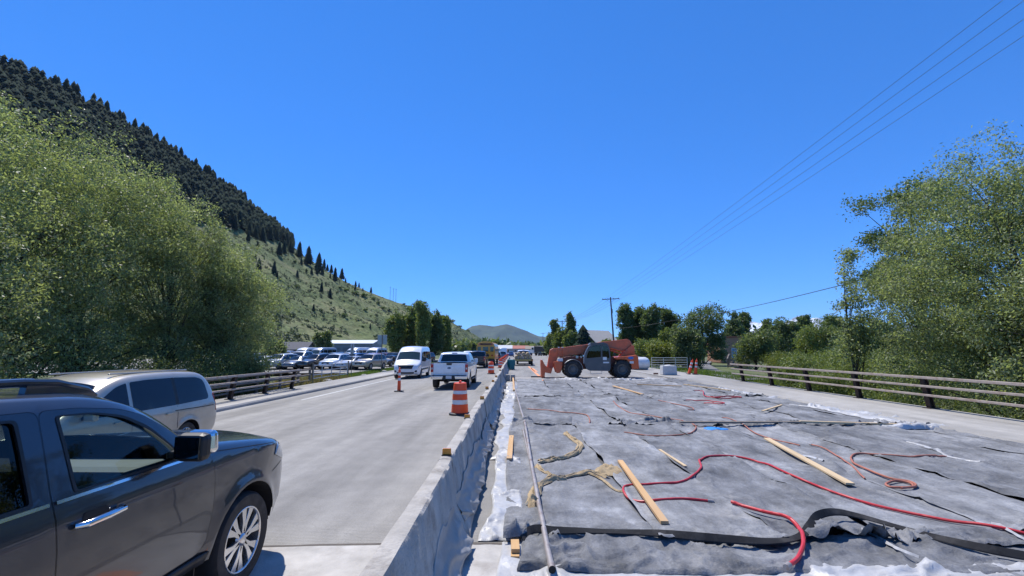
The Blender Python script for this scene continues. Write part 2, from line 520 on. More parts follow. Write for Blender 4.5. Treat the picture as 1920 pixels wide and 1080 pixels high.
strip('joint_band', -1.0, 10.5, 33.2, 34.2, .004, m_joint2)
strip('lane_line', -9.92, -9.80, 21, 75, .004, m_lane)
strip('paint_mark', -1.75, -1.35, 3.75, 4.3, .008, m_spray)
def spray(px0, py0, px1, py1, w):
    a, b_ = G(px0, py0, .005), G(px1, py1, .005)
    d = (b_ - a).normalized(); s = Vector((d.y, -d.x, 0)) * w / 2
    sheet('paint_mark', [a - s, b_ - s, b_ + s, a + s], m_spray)
spray(991, 687, 1012, 706, .22); spray(1017, 712, 1023, 718, .2); spray(997, 690, 1006, 697, .3)

sheet('parking_lot', [(-78, 43, -.14), (-15.8, 43, -.14), (-15.8, 104, -.14), (-92, 104, -.14)], m_gravel)
sheet('footpath', [(15.2, 33.6, -.08), (17.6, 33.6, -.08), (20.5, 48, -.10), (27.5, 68, -.12), (36, 88, -.14), (33.5, 89, -.14), (25, 69, -.12), (18.2, 49, -.10)], m_asphalt)

# ------------------------------------------------------------------ hillside on the left
RIDGE = [(-1400, -330, 190), (-900, -190, 215), (-500, -60, 245), (-200, 28, 275), (0, 117, 300), (130, 190, 330), (300, 290, 380), (400, 352, 410), (500, 428, 450), (560, 478, 480), (640, 526, 520), (740, 566, 600), (850, 606, 720), (905, 636, 900), (935, 650, 1000)]
TOE = [(-1400, 62), (-500, 72), (0, 88), (300, 108), (500, 118), (640, 135), (740, 175), (850, 330), (905, 680), (935, 850)]
rp = np.array(RIDGE, float); tp = np.array(TOE, float)
def hill_pt(px, v):
    """px: ray column, v: 0 toe .. 1 ridge .. 1.5 behind the ridge"""
    yr = np.interp(px, rp[:, 0], rp[:, 2]); py = np.interp(px, rp[:, 0], rp[:, 1]); yt = np.interp(px, tp[:, 0], tp[:, 1])
    zr = CAM_H + (655 - py) / FPX * yr
    y = yt + (yr - yt) * v
    x = (px - 975) / FPX * y
    vv = np.minimum(v, 1.0)
    z = -0.5 + (zr + .5) * (0.10 * vv + 0.90 * vv ** 1.22)
    z = np.where(np.asarray(v) > 1, zr - (np.asarray(v) - 1) * (yr - yt) * 0.55, z)
    am = (yr - yt) * 0.012 * np.minimum(1.0, vv * 3) * (1.0 - 0.75 * vv ** 4)
    z = z + am * fbm(x / 45, y / 45, 3, 4) + 0.25 * am * fbm(x / 9, y / 9, 8, 3)
    return np.stack(np.broadcast_arrays(x, y, z), -1)
pxs = np.concatenate([np.linspace(-1400, -100, 50), np.linspace(-80, 935, 190)])
vss = np.concatenate([np.linspace(0, 1, 90), np.linspace(1.03, 1.5, 10)])
PA, VB = np.meshgrid(pxs, vss, indexing='ij')
V = hill_pt(PA.ravel(), VB.ravel())
me = fast_mesh('hillside', V, grid_faces(len(pxs), len(vss)), True)
def hill_material():
    m = bpy.data.materials.new('sage_hillside'); m.use_nodes = True
    nt = m.node_tree; p = nt.nodes['Principled BSDF']; N = nt.nodes.new; L = nt.links.new
    geo = N('ShaderNodeNewGeometry')
    def noise(s, d=7, r=.65):
        n = N('ShaderNodeTexNoise'); n.inputs['Scale'].default_value = s; n.inputs['Detail'].default_value = d; n.inputs['Roughness'].default_value = r
        L(geo.outputs['Position'], n.inputs['Vector']); return n.outputs['Fac']
    r1 = N('ShaderNodeValToRGB'); e = r1.color_ramp.elements
    e[0].position = .34; e[0].color = (0.085, 0.115, 0.045, 1)
    e[1].position = .68; e[1].color = (0.22, 0.205, 0.11, 1)
    q = e.new(.5); q.color = (0.145, 0.17, 0.072, 1)
    L(noise(.035), r1.inputs['Fac'])
    r2 = N('ShaderNodeMapRange'); r2.inputs['From Min'].default_value = .38; r2.inputs['From Max'].default_value = .62; r2.inputs['To Min'].default_value = .62; r2.inputs['To Max'].default_value = 1.28
    L(noise(.55, 5), r2.inputs['Value'])
    vm = N('ShaderNodeVectorMath'); vm.operation = 'SCALE'; L(r1.outputs[0], vm.inputs[0]); L(r2.outputs[0], vm.inputs['Scale'])
    L(vm.outputs[0], p.inputs['Base Color']); p.inputs['Roughness'].default_value = .95; p.inputs['Specular IOR Level'].default_value = .1
    b = N('ShaderNodeBump'); b.inputs['Distance'].default_value = 1.2; b.inputs['Strength'].default_value = .7
    L(noise(.4, 6), b.inputs['Height']); L(b.outputs[0], p.inputs['Normal'])
    return m
me.materials.append(hill_material())
hill_o = tag(link_mesh('hillside', me), kind='structure')

# ------------------------------------------------------------------ far mountains
def mountain(name, pts, depth, m, seed, rough=0.05):
    """pts: (px, py) skyline; a solid ridge with front and back slopes at distance depth"""
    a = np.array(pts, float)
    xs = np.linspace(a[0, 0], a[-1, 0], 160)
    vs_ = np.linspace(-1, 1, 41)
    PX, VV = np.meshgrid(xs, vs_, indexing='ij')
    h = (655 - np.interp(PX, a[:, 0], a[:, 1])) / FPX * depth + CAM_H
    y = depth + VV * h * 3.0
    x = (PX - 975) / FPX * depth
    s = 1 - np.abs(VV) ** 1.2
    n = fbm(x / (depth * .035), y / (depth * .035), seed, 5)
    z = h * s + h * rough * 4 * n * (1 - s) * (s + .15) + h * rough * .5 * n - 2
    V = np.stack([x.ravel(), y.ravel(), z.ravel()], 1)
    me = fast_mesh(name, V, grid_faces(len(xs), len(vs_)), True)
    me.materials.append(m)
    return tag(link_mesh(name, me), kind='structure')
m_mtn = mat('far_mountain_cover', (0.075, 0.095, 0.055), .95, var=.5, scale=.0035, space='world', spec=.1, dirt=(0.03, 0.045, 0.03), dscale=.004)
def snow_material():
    m = bpy.data.materials.new('snowy_rock'); m.use_nodes = True
    nt = m.node_tree; p = nt.nodes['Principled BSDF']; N = nt.nodes.new; L = nt.links.new
    geo = N('ShaderNodeNewGeometry'); n = N('ShaderNodeTexNoise'); n.inputs['Scale'].default_value = .004; n.inputs['Detail'].default_value = 9; n.inputs['Roughness'].default_value = .7
    L(geo.outputs['Position'], n.inputs['Vector'])
    r = N('ShaderNodeValToRGB'); e = r.color_ramp.elements; e[0].position = .44; e[0].color = (.12, .12, .12, 1); e[1].position = .52; e[1].color = (.8, .82, .85, 1)
    L(n.outputs['Fac'], r.inputs['Fac']); L(r.outputs[0], p.inputs['Base Color']); p.inputs['Roughness'].default_value = .8
    return m
mountain('mountain', [(820, 648), (868, 622), (885, 610), (900, 609), (925, 613), (940, 611), (950, 609), (965, 613), (990, 622), (1010, 630), (1040, 634), (1075, 629), (1110, 632), (1150, 640), (1220, 650)], 6500, m_mtn, 4)
mountain('mountain', [(1180, 652), (1260, 640), (1330, 632), (1420, 630), (1500, 628), (1580, 622), (1640, 614), (1700, 604), (1780, 596), (1900, 590), (2100, 600), (2400, 640)], 6000, m_mtn, 9)
mountain('snowy_mountain', [(1280, 650), (1340, 628), (1390, 612), (1405, 603), (1418, 607), (1440, 612), (1470, 606), (1488, 600), (1500, 592), (1512, 600), (1530, 606), (1560, 612), (1640, 622), (1760, 646)], 11500, snow_material(), 12, .09)
# ------------------------------------------------------------------ concrete barrier
ORD = ['nearest', 'second', 'third', 'fourth', 'fifth', 'sixth', 'seventh', 'eighth', 'ninth', 'tenth', 'eleventh', 'twelfth', 'thirteenth', 'fourteenth', 'fifteenth', 'sixteenth', 'seventeenth', 'eighteenth', 'nineteenth', 'twentieth', 'twenty-first', 'twenty-second', 'twenty-third', 'twenty-fourth', 'twenty-fifth', 'twenty-sixth', 'twenty-seventh', 'twenty-eighth', 'twenty-ninth', 'thirtieth']
BAR_L = 3.03
def bar_x(y):                     # the barrier line drifts slightly left with distance
    return -0.79 - 0.0135 * y
BPROF = [(-.30, 0.0), (-.30, .075), (-.285, .09), (-.165, .33), (-.15, .36), (-.083, .785), (-.066, .81), (0.0, .815), (.066, .81), (.083, .785), (.15, .36), (.165, .33), (.285, .09), (.30, .075), (.30, 0.0)]
def barrier_mesh(seed):
    n = 61
    ys = np.linspace(0, BAR_L, n)
    V = []
    for i, y in enumerate(ys):
        for k, (x, z) in enumerate(BPROF):
            e = 0.006 if k in (5, 6, 8, 9) else 0.003
            ch = float(fbm(y * 3.1 + k * 9.7, seed * 5.3, seed, 3))
            chip = max(0, float(vnoise(y * 6 + k * 3, seed * 3.1, seed + 5)) - .62) * (.09 if k in (5, 6, 8, 9) else .01)
            if z == 0: ch = chip = 0
            end = 0.012 if i in (0, n - 1) else 0
            x2 = x * (1 - end * 1.2) + e * ch - math.copysign(chip, x) * .6
            V.append((x2, y, z - (chip if z > .7 else 0) - (end if z > .7 else 0) + (e * ch * .6 if z > .7 else 0)))
    m = len(BPROF)
    F = [tuple(q) for q in grid_faces(n, m)]
    F.append(tuple(range(m))); F.append(tuple((n - 1) * m + k for k in range(m))[::-1])
    b = MB(); b.add(V, F)
    return b
bar_meshes = []
for s_ in (1, 2, 3, 4):
    o = barrier_mesh(s_).build('concrete_barrier', m_barrier, None, smooth=True, angle=30)
    bar_meshes.append(o.data); bpy.data.objects.remove(o)
BY0 = 5.48 - 2 * 3.05
m_loop = mat('lifting_loop_rust', (0.12, 0.06, 0.035), .8, .3, var=.3)
for i in range(28):
    y = BY0 + 3.05 * i
    o = link_mesh('concrete_barrier', bar_meshes[i % 4])
    jit = random.uniform(-.025, .025) if i > 2 else 0
    o.location = (bar_x(y) + jit, y, 0)
    o.rotation_euler = (0, 0, math.atan(0.0135) + random.uniform(-.006, .006))
    if i == 0:
        tag(o, 'concrete barrier segment beside the camera, mostly out of view below the picture', 'barrier', 'concrete barrier segments down the middle of the bridge')
    else:
        tag(o, '%s concrete barrier segment of the row, counting away from the camera' % ORD[i - 1], 'barrier', 'concrete barrier segments down the middle of the bridge')
# amber reflectors on the barrier top
REF = [(5.60, 0, .82), (8.6, -.06, .80), (11.7, 0, .82), (14.7, -.05, .82), (17.8, 0, .82), (20.9, 0, .82), (27.0, 0, .82)]
for k, (y, dx, z) in enumerate(REF):
    t = thing('barrier_reflector', '%s amber reflector block on top of the concrete barrier, from the camera' % ORD[k], 'reflector', (bar_x(y) + dx, y, z - .006), 0, 'amber reflectors on the barrier')
    MB().box((0, 0, .005), (.11, .09, .010)).build('base', m_black, t)
    MB().box((0, 0, .045), (.105, .035, .070), taper=.93).build('lens', m_amber, t, bevel=.006)

# grey film draped on the work side of the barrier
def bar_face_x(z):
    zs = [p[1] for p in BPROF[8:]][::-1]; xs = [p[0] for p in BPROF[8:]][::-1]
    return np.interp(z, zs, xs)
def drape(y0, y1, seed, label, group):
    ny = int((y1 - y0) / .035); nz = 22
    ys = np.linspace(y0, y1, ny); t = np.linspace(0, 1, nz)
    YY, TT = np.meshgrid(ys, t, indexing='ij')
    top = .40 + .10 * vnoise(YY / .9, YY * 0, seed) + .05 * vnoise(YY / .23, YY * 0, seed + 1)
    sag = np.abs(np.sin((YY - y0) / 3.05 * math.pi))
    bot = .055 + .10 * (1 - sag) ** 2 + .05 * (vnoise(YY / .5, YY * 0, seed + 2) * .5 + .5)
    Z = bot + (top - bot) * TT
    fold = fbm(YY * 2.2 + TT * 1.4, TT * 1.2, seed + 4, 4)
    ridg = (1 - np.abs(vnoise(YY * 2.0 + TT * 2.5, TT * 1.0, seed + 9))) ** 4
    out = .006 + (1 - TT) * (.018 + .018 * fold + .045 * ridg) * np.clip(TT * 0 + 1, 0, 1)
    XX = bar_x(YY) + bar_face_x(Z) + np.maximum(out, .005)
    V = np.stack([XX.ravel(), YY.ravel(), Z.ravel()], 1)
    me = fast_mesh('draped_film', V, grid_faces(ny, nz), True)
    me.materials.append(m_film)
    o = link_mesh('draped_film', me)
    s = o.modifiers.new('thick', 'SOLIDIFY'); s.thickness = .004; s.offset = 1
    tag(o, label, 'plastic film', group)
m_film = mat('grey_film', (0.30, 0.285, 0.26), .55, var=.18, scale=2.2, bump=.3, bscale=18, dirt=(0.40, 0.39, 0.37), dscale=2, space='world')
drape(3.4, 5.1, 3, 'grey film hanging on the side of the nearest barrier segment', 'grey films draped on the barrier')
drape(5.3, 11.2, 11, 'long grey film draped over the side of the barrier beyond the first joint', 'grey films draped on the barrier')
drape(11.4, 26.5, 23, 'grey film draped along the far half of the barrier beside the blankets', 'grey films draped on the barrier')

# ------------------------------------------------------------------ railings
def railing(name, label, x, zb, ys, y_start, y_end, lean, side):
    """side: direction (in x) towards the road"""
    t = thing(name, label, 'railing', (x, ys[0], zb))
    y0 = ys[0]
    for y in ys:
        b = MB()
        # I-shaped steel post leaning towards the road
        for (dx, w) in ((-.065, .016), (.065, .016)):
            b.bar((dx, y - y0, 0), (dx + side * lean, y - y0, 1.0), w, .17, up=(0, 1, 0))
        b.bar((0, y - y0, .0), (side * lean, y - y0, .99), .13, .014, up=(0, 1, 0))
        p = b.build('post', m_post_steel, t)
        bb = MB(); bb.box((0, y - y0, .012), (.34, .28, .024)).build('base_plate', m_post_steel, p)
    for z in (.43, .72, 1.0):
        xx = side * (lean * z + .065 + .05 + .012)
        MB().bar((xx, y_start - y0, z), (xx, y_end - y0, z), .075, .075 if z < .9 else .085).build('rail', m_rail_steel, t, bevel=.012)
    return t
railing('bridge_railing', 'long rusty steel bridge railing with dark leaning posts on the right', 13.5, .13, [28.45 - 3.19 * k for k in range(13)], -11, 29.45, .15, -1)
railing('bridge_railing', 'shaded steel bridge railing beside the left sidewalk under the willows', -12.55, zl + .16, [25.45 - 2.68 * k for k in range(15)], -13, 25.95, .15, 1)

# wooden rail fence and pipe gate behind the left sidewalk
def gz(x, y): return float(terrain_z(x, y))
f = thing('wooden_fence', 'weathered wooden rail fence running up to the pipe gate', 'fence', (-13.6, 22, -.3))
fy = [22.0, 24.6, 27.2, 29.6, 31.4]
for y in fy:
    x = -13.9 - (y - 22) * .04
    zz = gz(x, y)
    MB().tube([(x + 13.6, y - 22, zz + .3 - .3), (x + 13.6, y - 22, 1.12)], .085, 9).build('post', m_old_wood, f, smooth=True)
for z in (.25, .62, .98):
    MB().tube([(-.24, -2.0, z), (-.3, 2.5, z + .02), (-.5, 6.0, z), (-.62, 9.4, z + .02)], .055, 8).build('rail', m_old_wood, f, smooth=True)
g = thing('pipe_gate', 'grey pipe gate standing beside the left sidewalk', 'gate', (-14.35, 32, -.25))
MB().tube([(0, 0, .0), (0, 0, 1.35)], .06, 10).build('gate_post', m_old_wood, g, smooth=True)
MB().tube([(0, 6.6, .0), (0, 6.6, 1.35)], .06, 10).build('gate_post', m_old_wood, g, smooth=True)
for z in (.28, .52, .78, 1.18):
    MB().tube([(0, .12, z), (0, 6.45, z)], .028, 8).build('bar', m_galv, g, smooth=True)
for y in (.12, 1.5, 3.2, 4.9, 6.45):
    MB().tube([(0, y, .26), (0, y, 1.2)], .032, 8).build('upright', m_galv, g, smooth=True)

# pale pipe gate behind the white tank, right
g = thing('pipe_gate', 'pale grey farm gate behind the white tank on the right', 'gate', (14.1, 50, -.1))
for z in (.25, .5, .75, 1.0, 1.25):
    MB().tube([(0, 0, z), (3.9, .3, z)], .035, 8).build('bar', mat('pale_gate_paint', (0.55, 0.53, 0.45), .5, var=.15, scale=3), g, smooth=True)
for x in (0, 1.3, 2.6, 3.9):
    MB().tube([(x, x * .077, .05), (x, x * .077, 1.3)], .04, 8).build('upright', MATS['pale_gate_paint'], g, smooth=True)
MB().tube([(4.25, .33, -.1), (4.25, .33, 1.3)], .07, 10).build('gate_post', m_old_wood, g, smooth=True)
# ------------------------------------------------------------------ curing blankets on the deck
def blanket_material(name, base, seed):
    m = bpy.data.materials.new(name); m.use_nodes = True
    nt = m.node_tree; p = nt.nodes['Principled BSDF']; N = nt.nodes.new; L = nt.links.new
    geo = N('ShaderNodeNewGeometry')
    def noise(s, d=6, r=.6, st=(1, 1, 1)):
        mp = N('ShaderNodeMapping'); mp.inputs['Scale'].default_value = st; mp.inputs['Location'].default_value = (seed * 7.3, seed * 3.7, 0); L(geo.outputs['Position'], mp.inputs['Vector'])
        n = N('ShaderNodeTexNoise'); n.inputs['Scale'].default_value = s; n.inputs['Detail'].default_value = d; n.inputs['Roughness'].default_value = r
        L(mp.outputs[0], n.inputs['Vector']); return n.outputs['Fac']
    def mr(src, a, b, c, d):
        r = N('ShaderNodeMapRange'); r.inputs['From Min'].default_value = a; r.inputs['From Max'].default_value = b
        r.inputs['To Min'].default_value = c; r.inputs['To Max'].default_value = d; L(src, r.inputs['Value']); return r.outputs[0]
    def mul(a, b):
        q = N('ShaderNodeMath'); q.operation = 'MULTIPLY'; L(a, q.inputs[0]); L(b, q.inputs[1]); return q.outputs[0]
    f = mr(noise(.9, 8, .7), .34, .68, .52, 1.35)
    f = mul(f, mr(noise(2.6, 7, .7, (1, .3, 1)), .36, .66, .72, 1.25))
    f = mul(f, mr(noise(5, 6, .7, (1, .35, 1)), .3, .7, .80, 1.2))
    f = mul(f, mr(noise(42, 3, .6), .3, .7, .88, 1.12))
    vm = N('ShaderNodeVectorMath'); vm.operation = 'SCALE'; vm.inputs[0].default_value = base; L(f, vm.inputs['Scale'])
    # pale dusty concrete residue
    mx = N('ShaderNodeMix'); mx.data_type = 'RGBA'; mx.inputs['B'].default_value = (.36, .345, .325, 1)
    L(mr(noise(.8, 9, .74), .56, .72, 0, .75), mx.inputs['Factor']); L(vm.outputs[0], mx.inputs['A'])
    L(mx.outputs['Result'], p.inputs['Base Color'])
    p.inputs['Roughness'].default_value = .78; p.inputs['Specular IOR Level'].default_value = .25
    b = N('ShaderNodeBump'); b.inputs['Distance'].default_value = .05; b.inputs['Strength'].default_value = .8
    ad = N('ShaderNodeMath'); ad.operation = 'ADD'
    L(noise(6, 8, .62), ad.inputs[0]); L(mr(noise(120, 2), 0, 1, 0, .12), ad.inputs[1]); L(ad.outputs[0], b.inputs['Height']); L(b.outputs[0], p.inputs['Normal'])
    return m
m_blk = [blanket_material('curing_blanket_%s' % n, c, i) for i, (n, c) in enumerate((('mid', (.225, .228, .235)), ('dark', (.19, .193, .20)), ('pale', (.255, .257, .262))))]

def ground_h(x, y, seed=0):
    """soft billows shared by all blankets so that neighbours meet"""
    h = .032 + .032 * fbm(x / 1.0, y / 1.3, 41, 3)
    a = vnoise(x / 1.3 + .5 * vnoise(x, y, 7), y / 2.2, 43)
    h = h + .036 * (1 - np.abs(a)) ** 6
    b_ = vnoise((x + y * .5) / .9, (y - x * .4) / 2.6 + .6 * vnoise(x / 1.5, y / 1.5, 3), 47)
    h = h + .030 * (1 - np.abs(b_)) ** 9
    return np.maximum(h, .004)
ROWS = [(5.28, 12.80, .028), (12.55, 20.35, .05), (20.1, 31.2, .075)]
SEAMS = [-.22, 1.43, 2.72, 3.88, 5.35, 6.72, 8.15, 9.45, 10.55]
rown = ['nearest row', 'middle row', 'farthest row']
for r, (y0, y1, st) in enumerate(ROWS):
    for c in range(len(SEAMS) - 1):
        sd = r * 20 + c
        rs = np.random.RandomState(sd + 100)
        xa, xb = SEAMS[c] + rs.uniform(-.05, .05), SEAMS[c + 1] + rs.uniform(.0, .07)
        ya, yb = y0 + rs.uniform(-.18, .18), y1 + rs.uniform(-.1, .15)
        nu = int((xb - xa) / st) + 2; nv = int((yb - ya) / st) + 2
        U, W = np.meshgrid(np.linspace(0, 1, nu), np.linspace(0, 1, nv), indexing='ij')
        xw0 = .05 * fbm(W * (yb - ya) / 1.6, W * 0 + sd, 60 + sd, 3); xw1 = .05 * fbm(W * (yb - ya) / 1.6, W * 0 + sd, 90 + sd, 3)
        yw0 = .10 * fbm(U * (xb - xa) / .8, U * 0 + sd, 61 + sd, 3); yw1 = .10 * fbm(U * (xb - xa) / .8, U * 0 + sd, 91 + sd, 3)
        XX = (xa + xw0) + (xb + xw1 - xa - xw0) * U; YY = (ya + yw0) + (yb + yw1 - ya - yw0) * W
        lay = .003 + .009 * ((c * 3 + r * 5) % 4)
        H = ground_h(XX, YY) + lay
        dx0 = (XX - xa - xw0); dx1 = (xb + xw1 - XX); dy0 = YY - ya - yw0; dy1 = yb + yw1 - YY
        # crumpled transverse edges
        cr = (1 - np.abs(vnoise(XX * 3.4 + .8 * vnoise(XX * 2, YY * 2, sd), YY * 6.5, sd + 2))) ** 3 + .7 * (1 - np.abs(vnoise(XX * 7, YY * 11, sd + 3))) ** 3
        amp = .5 + .5 * vnoise(XX / .9, YY * 0 + r, 33)
        edge = np.exp(-(dy0 / .34) ** 2) + np.exp(-(dy1 / .30) ** 2)
        H = H + .115 * cr * edge * (.2 + amp)
        # lifted side edges here and there
        lift = np.clip(vnoise(YY / .8, YY * 0 + c, 71), 0, 1)
        H = H + .060 * np.exp(-(dx0 / .06) ** 2) * lift + .045 * np.exp(-(dx1 / .09) ** 2) * np.clip(vnoise(YY / .7, YY * 0 + c, 72), 0, 1)
        # long thin wrinkles
        wr = vnoise(XX * 2.1 + .35 * YY + .5 * vnoise(XX, YY * .7, sd + 8), YY * .55, sd + 6)
        H = H + .034 * (1 - np.abs(wr)) ** 14 * np.clip(vnoise(XX * .8, YY * .5, sd + 7) + .35, 0, 1)
        wr = vnoise(XX * 5 - 1.5 * YY, YY * 1.4 + XX, sd + 12)
        H = H + .022 * (1 - np.abs(wr)) ** 8 * np.clip(vnoise(XX * .9, YY * .6, sd + 13), 0, 1)
        wr = vnoise(XX * 3.2 + .9 * vnoise(XX * 1.3, YY * 1.3, sd + 20), YY * 1.6 + .9 * vnoise(XX * 1.1, YY * 1.4, sd + 21), sd + 22)
        H = H + .020 * (1 - np.abs(wr)) ** 4 * np.clip(.5 + vnoise(XX * .6, YY * .45, sd + 23), 0, 1)
        rim = np.zeros_like(H); rim[0, :] = rim[-1, :] = 1; rim[:, 0] = rim[:, -1] = 1
        H = np.where(rim > 0, H - np.minimum(H - .012, .016), H)
        me = fast_mesh('curing_blanket', np.stack([XX.ravel(), YY.ravel(), H.ravel()], 1), grid_faces(nu, nv), True)
        me.materials.append(m_blk[(c * 2 + r) % 3])
        o = link_mesh('curing_blanket', me)
        tag(o, 'grey curing blanket in the %s on the deck, %s from the barrier' % (rown[r], 'first' if c == 0 else ORD[c]), 'blanket', 'grey curing blankets laid over the new deck')

# crumpled blanket edge at the bottom of the picture, on white plastic
def crumple(name, x0, x1, y0, y1, st, seed, amp, base, m, label, cat, group=None, edge=.12, roll=0.0):
    nu = int((x1 - x0) / st) + 2; nv = int((y1 - y0) / st) + 2
    U, W = np.meshgrid(np.linspace(0, 1, nu), np.linspace(0, 1, nv), indexing='ij')
    L0, L1 = x1 - x0, y1 - y0
    w0 = edge * fbm(W * L1 / .9, W * 0 + .3, seed, 2); w1 = edge * fbm(W * L1 / .9, W * 0 + .7, seed + 1, 2)
    v0 = edge * fbm(U * L0 / .9, U * 0 + .3, seed + 2, 2); v1 = edge * fbm(U * L0 / .9, U * 0 + .7, seed + 3, 2)
    XX = x0 + w0 + (L0 + w1 - w0) * U; YY = y0 + v0 + (L1 + v1 - v0) * W
    wx = XX + .18 * fbm(XX * 1.7, YY * 1.7, seed + 5, 3); wy = YY + .18 * fbm(XX * 1.7, YY * 1.7, seed + 6, 3)
    cr = (1 - np.abs(vnoise(wx * 2.0, wy * 3.6, seed + 7))) ** 2.6 + .55 * (1 - np.abs(vnoise(wx * 5.2, wy * 6.5, seed + 8))) ** 2.4 + .2 * (1 - np.abs(vnoise(wx * 12, wy * 13, seed + 9))) ** 2
    H = base + amp * cr * (.55 + .45 * vnoise(XX / 1.1, YY / 1.1, seed + 10))
    if roll:
        H = H + roll * np.exp(-((1 - W) * L1 / .16) ** 2) * (.6 + .4 * vnoise(XX / .7, XX * 0, seed + 4))
    rim = np.zeros_like(H); rim[0, :] = rim[-1, :] = 1; rim[:, 0] = rim[:, -1] = 1
    H = np.where(rim > 0, base * .6 + .25 * (H - base), H)
    me = fast_mesh(name, np.stack([XX.ravel(), YY.ravel(), H.ravel()], 1), grid_faces(nu, nv), True)
    me.materials.append(m)
    return tag(link_mesh(name, me), label, cat, group)
crumple('curing_blanket', -.02, 4.6, 4.50, 5.38, .022, 201, .115, .03, m_blk[1], 'crumpled grey blanket edge in front of the black flat hose', 'blanket', 'grey curing blankets laid over the new deck', edge=.06)
crumple('curing_blanket', 4.3, 10.6, 3.4, 5.46, .035, 231, .06, .02, m_blk[0], 'grey blanket at the bottom right corner below the black flat hose', 'blanket', 'grey curing blankets laid over the new deck', edge=.06)
crumple('plastic_sheet', -.05, 5.2, 3.2, 4.68, .025, 301, .075, .012, m_plastic_white, 'white plastic sheet crumpled along the bottom edge of the picture', 'plastic sheet', edge=.06)
crumple('plastic_sheet', -.42, .02, 5.25, 8.9, .022, 311, .075, .008, m_plastic_white, 'wide billowing white plastic sheet end between barrier and pipe', 'plastic sheet', edge=.06)
crumple('plastic_sheet', -.24, .06, 3.4, 5.2, .022, 321, .05, .008, m_plastic_white, 'white plastic sheet strip beside the wooden blocks near the camera', 'plastic sheet', edge=.05)
crumple('plastic_sheet', -.52, -.12, 8.8, 15.0, .035, 331, .07, .008, m_plastic_white, 'narrow white plastic sheet strip along the middle of the barrier', 'plastic sheet', edge=.09)
crumple('plastic_sheet', -.70, -.18, 15.0, 28.5, .06, 341, .13, .01, m_plastic_white, 'bunched white plastic sheet beside the far part of the barrier', 'plastic sheet', edge=.14)
crumple('plastic_sheet', 2.2, 10.4, 30.9, 32.0, .06, 351, .16, .01, m_plastic_white, 'white plastic sheet bunched in front of the telehandler', 'plastic sheet', edge=.2)
crumple('plastic_sheet', 10.15, 10.75, 19.5, 24.5, .05, 361, .10, .03, m_plastic_white, 'white plastic sheet end by the curb under the far railing', 'plastic sheet', edge=.08)
crumple('plastic_sheet', 10.1, 10.95, 12.2, 16.8, .045, 371, .11, .06, m_plastic_white, 'white plastic sheet end lapping over the right curb', 'plastic sheet', edge=.1)
crumple('plastic_sheet', 9.2, 10.6, 12.1, 13.0, .03, 381, .15, .05, m_plastic_white, 'bunched white plastic at the end of the long lumber', 'plastic sheet', edge=.08)
crumple('curing_blanket', 10.2, 11.2, 4.5, 12.0, .05, 391, .09, .06, m_blk[1], 'grey blanket edge lapping onto the right sidewalk', 'blanket', 'grey curing blankets laid over the new deck', edge=.1)
# underlay, seen only in the gaps
m_under = mat('underlay_plastic', (0.10, 0.10, 0.105), .6, var=.3, scale=2, space='world')
o = sheet('plastic_underlay', [(-.1, 5.3, .005), (10.5, 5.3, .005), (10.5, 30.9, .005), (-.1, 30.9, .005)], m_under)
del o['kind']; tag(o, 'dark plastic underlay showing in the seams between the grey blankets', 'plastic sheet')

def surf(x, y):
    return float(ground_h(np.array([x]), np.array([y]))[0]) + .022
# ------------------------------------------------------------------ lumber
def board(px0, py0, px1, py1, w, t, label, m=None, lift=0.0, z=None):
    a, b_ = G(px0, py0, .06), G(px1, py1, .06)
    z0 = (surf(a.x, a.y) if z is None else z) + lift; z1 = (surf(b_.x, b_.y) if z is None else z) + lift
    if z is None:                   # rest on the highest folds below
        up = max(0.0, max(surf(a.x + (b_.x - a.x) * k / 24, a.y + (b_.y - a.y) * k / 24) - (z0 + (z1 - z0) * k / 24) for k in range(25)))
        z0 += up * .85 + .012; z1 += up * .85 + .012
    mid = (a + b_) / 2; L = (b_ - a).length
    ang = math.atan2(b_.y - a.y, b_.x - a.x) - math.pi / 2
    o = MB().box((0, 0, t / 2), (w, L, t)).build('lumber_board', m or m_wood, None, bevel=.003)
    o.location = (mid.x, mid.y, (z0 + z1) / 2 + .006)
    o.rotation_euler = (math.atan2(z1 - z0, L), 0, ang)
    return tag(o, label, 'board', 'loose lumber on the blankets')
board(1247, 993, 1163, 871, .089, .038, 'thick orange-toned board lying loose at the centre of the blankets')
board(1595, 914, 1438, 829, .12, .03, 'long pale flat board lying on the blankets at right', m_wood_pale)
board(1286, 880, 1237, 847, .05, .02, 'short thin stick on the blankets between pipe and red hose', m_wood_pale)
board(1205, 741, 1150, 726, .14, .03, 'thin orange-toned board lying on the far blankets before the telehandler')
board(1278, 727, 1195, 722, .09, .04, 'brown board at the far edge of the blankets under the machine', m_wood)
board(1370, 734, 1282, 724, .09, .04, 'long pale board near the far curb beyond the red hoses', m_wood_pale)
board(1466, 763, 1430, 775, .07, .03, 'short pale stick lying slanted on the blankets at right', m_wood_pale)
board(1500, 798, 1735, 802, .09, .05, 'long pale board on the seam between blanket rows, right half', m_wood_pale, .03)
board(1275, 800, 1500, 799, .09, .04, 'grey-brown board on the seam between blanket rows, centre', m_old_wood, .03)
board(955, 864, 959, 820, .10, .04, 'flat board end lying on the white plastic left of the pipe', m_wood, z=.06)
for k, (py, z) in enumerate(((1052, 0.0), (1064, 0.0))):
    pass
a = G(966, 1040, 0)
for k, (dy, z, L) in enumerate(((0, .004, .30), (.03, .046, .24))):
    o = MB().box((0, 0, .02), (.085, L, .04)).build('wood_block', m_wood, None, bevel=.003)
    o.location = (a.x, a.y + dy, z + .004); o.rotation_euler = (0, 0, .04 * k)
    tag(o, ('lower' if k == 0 else 'upper') + ' of two short wood blocks stacked beside the pipe end', 'wood block', 'stacked wood blocks')

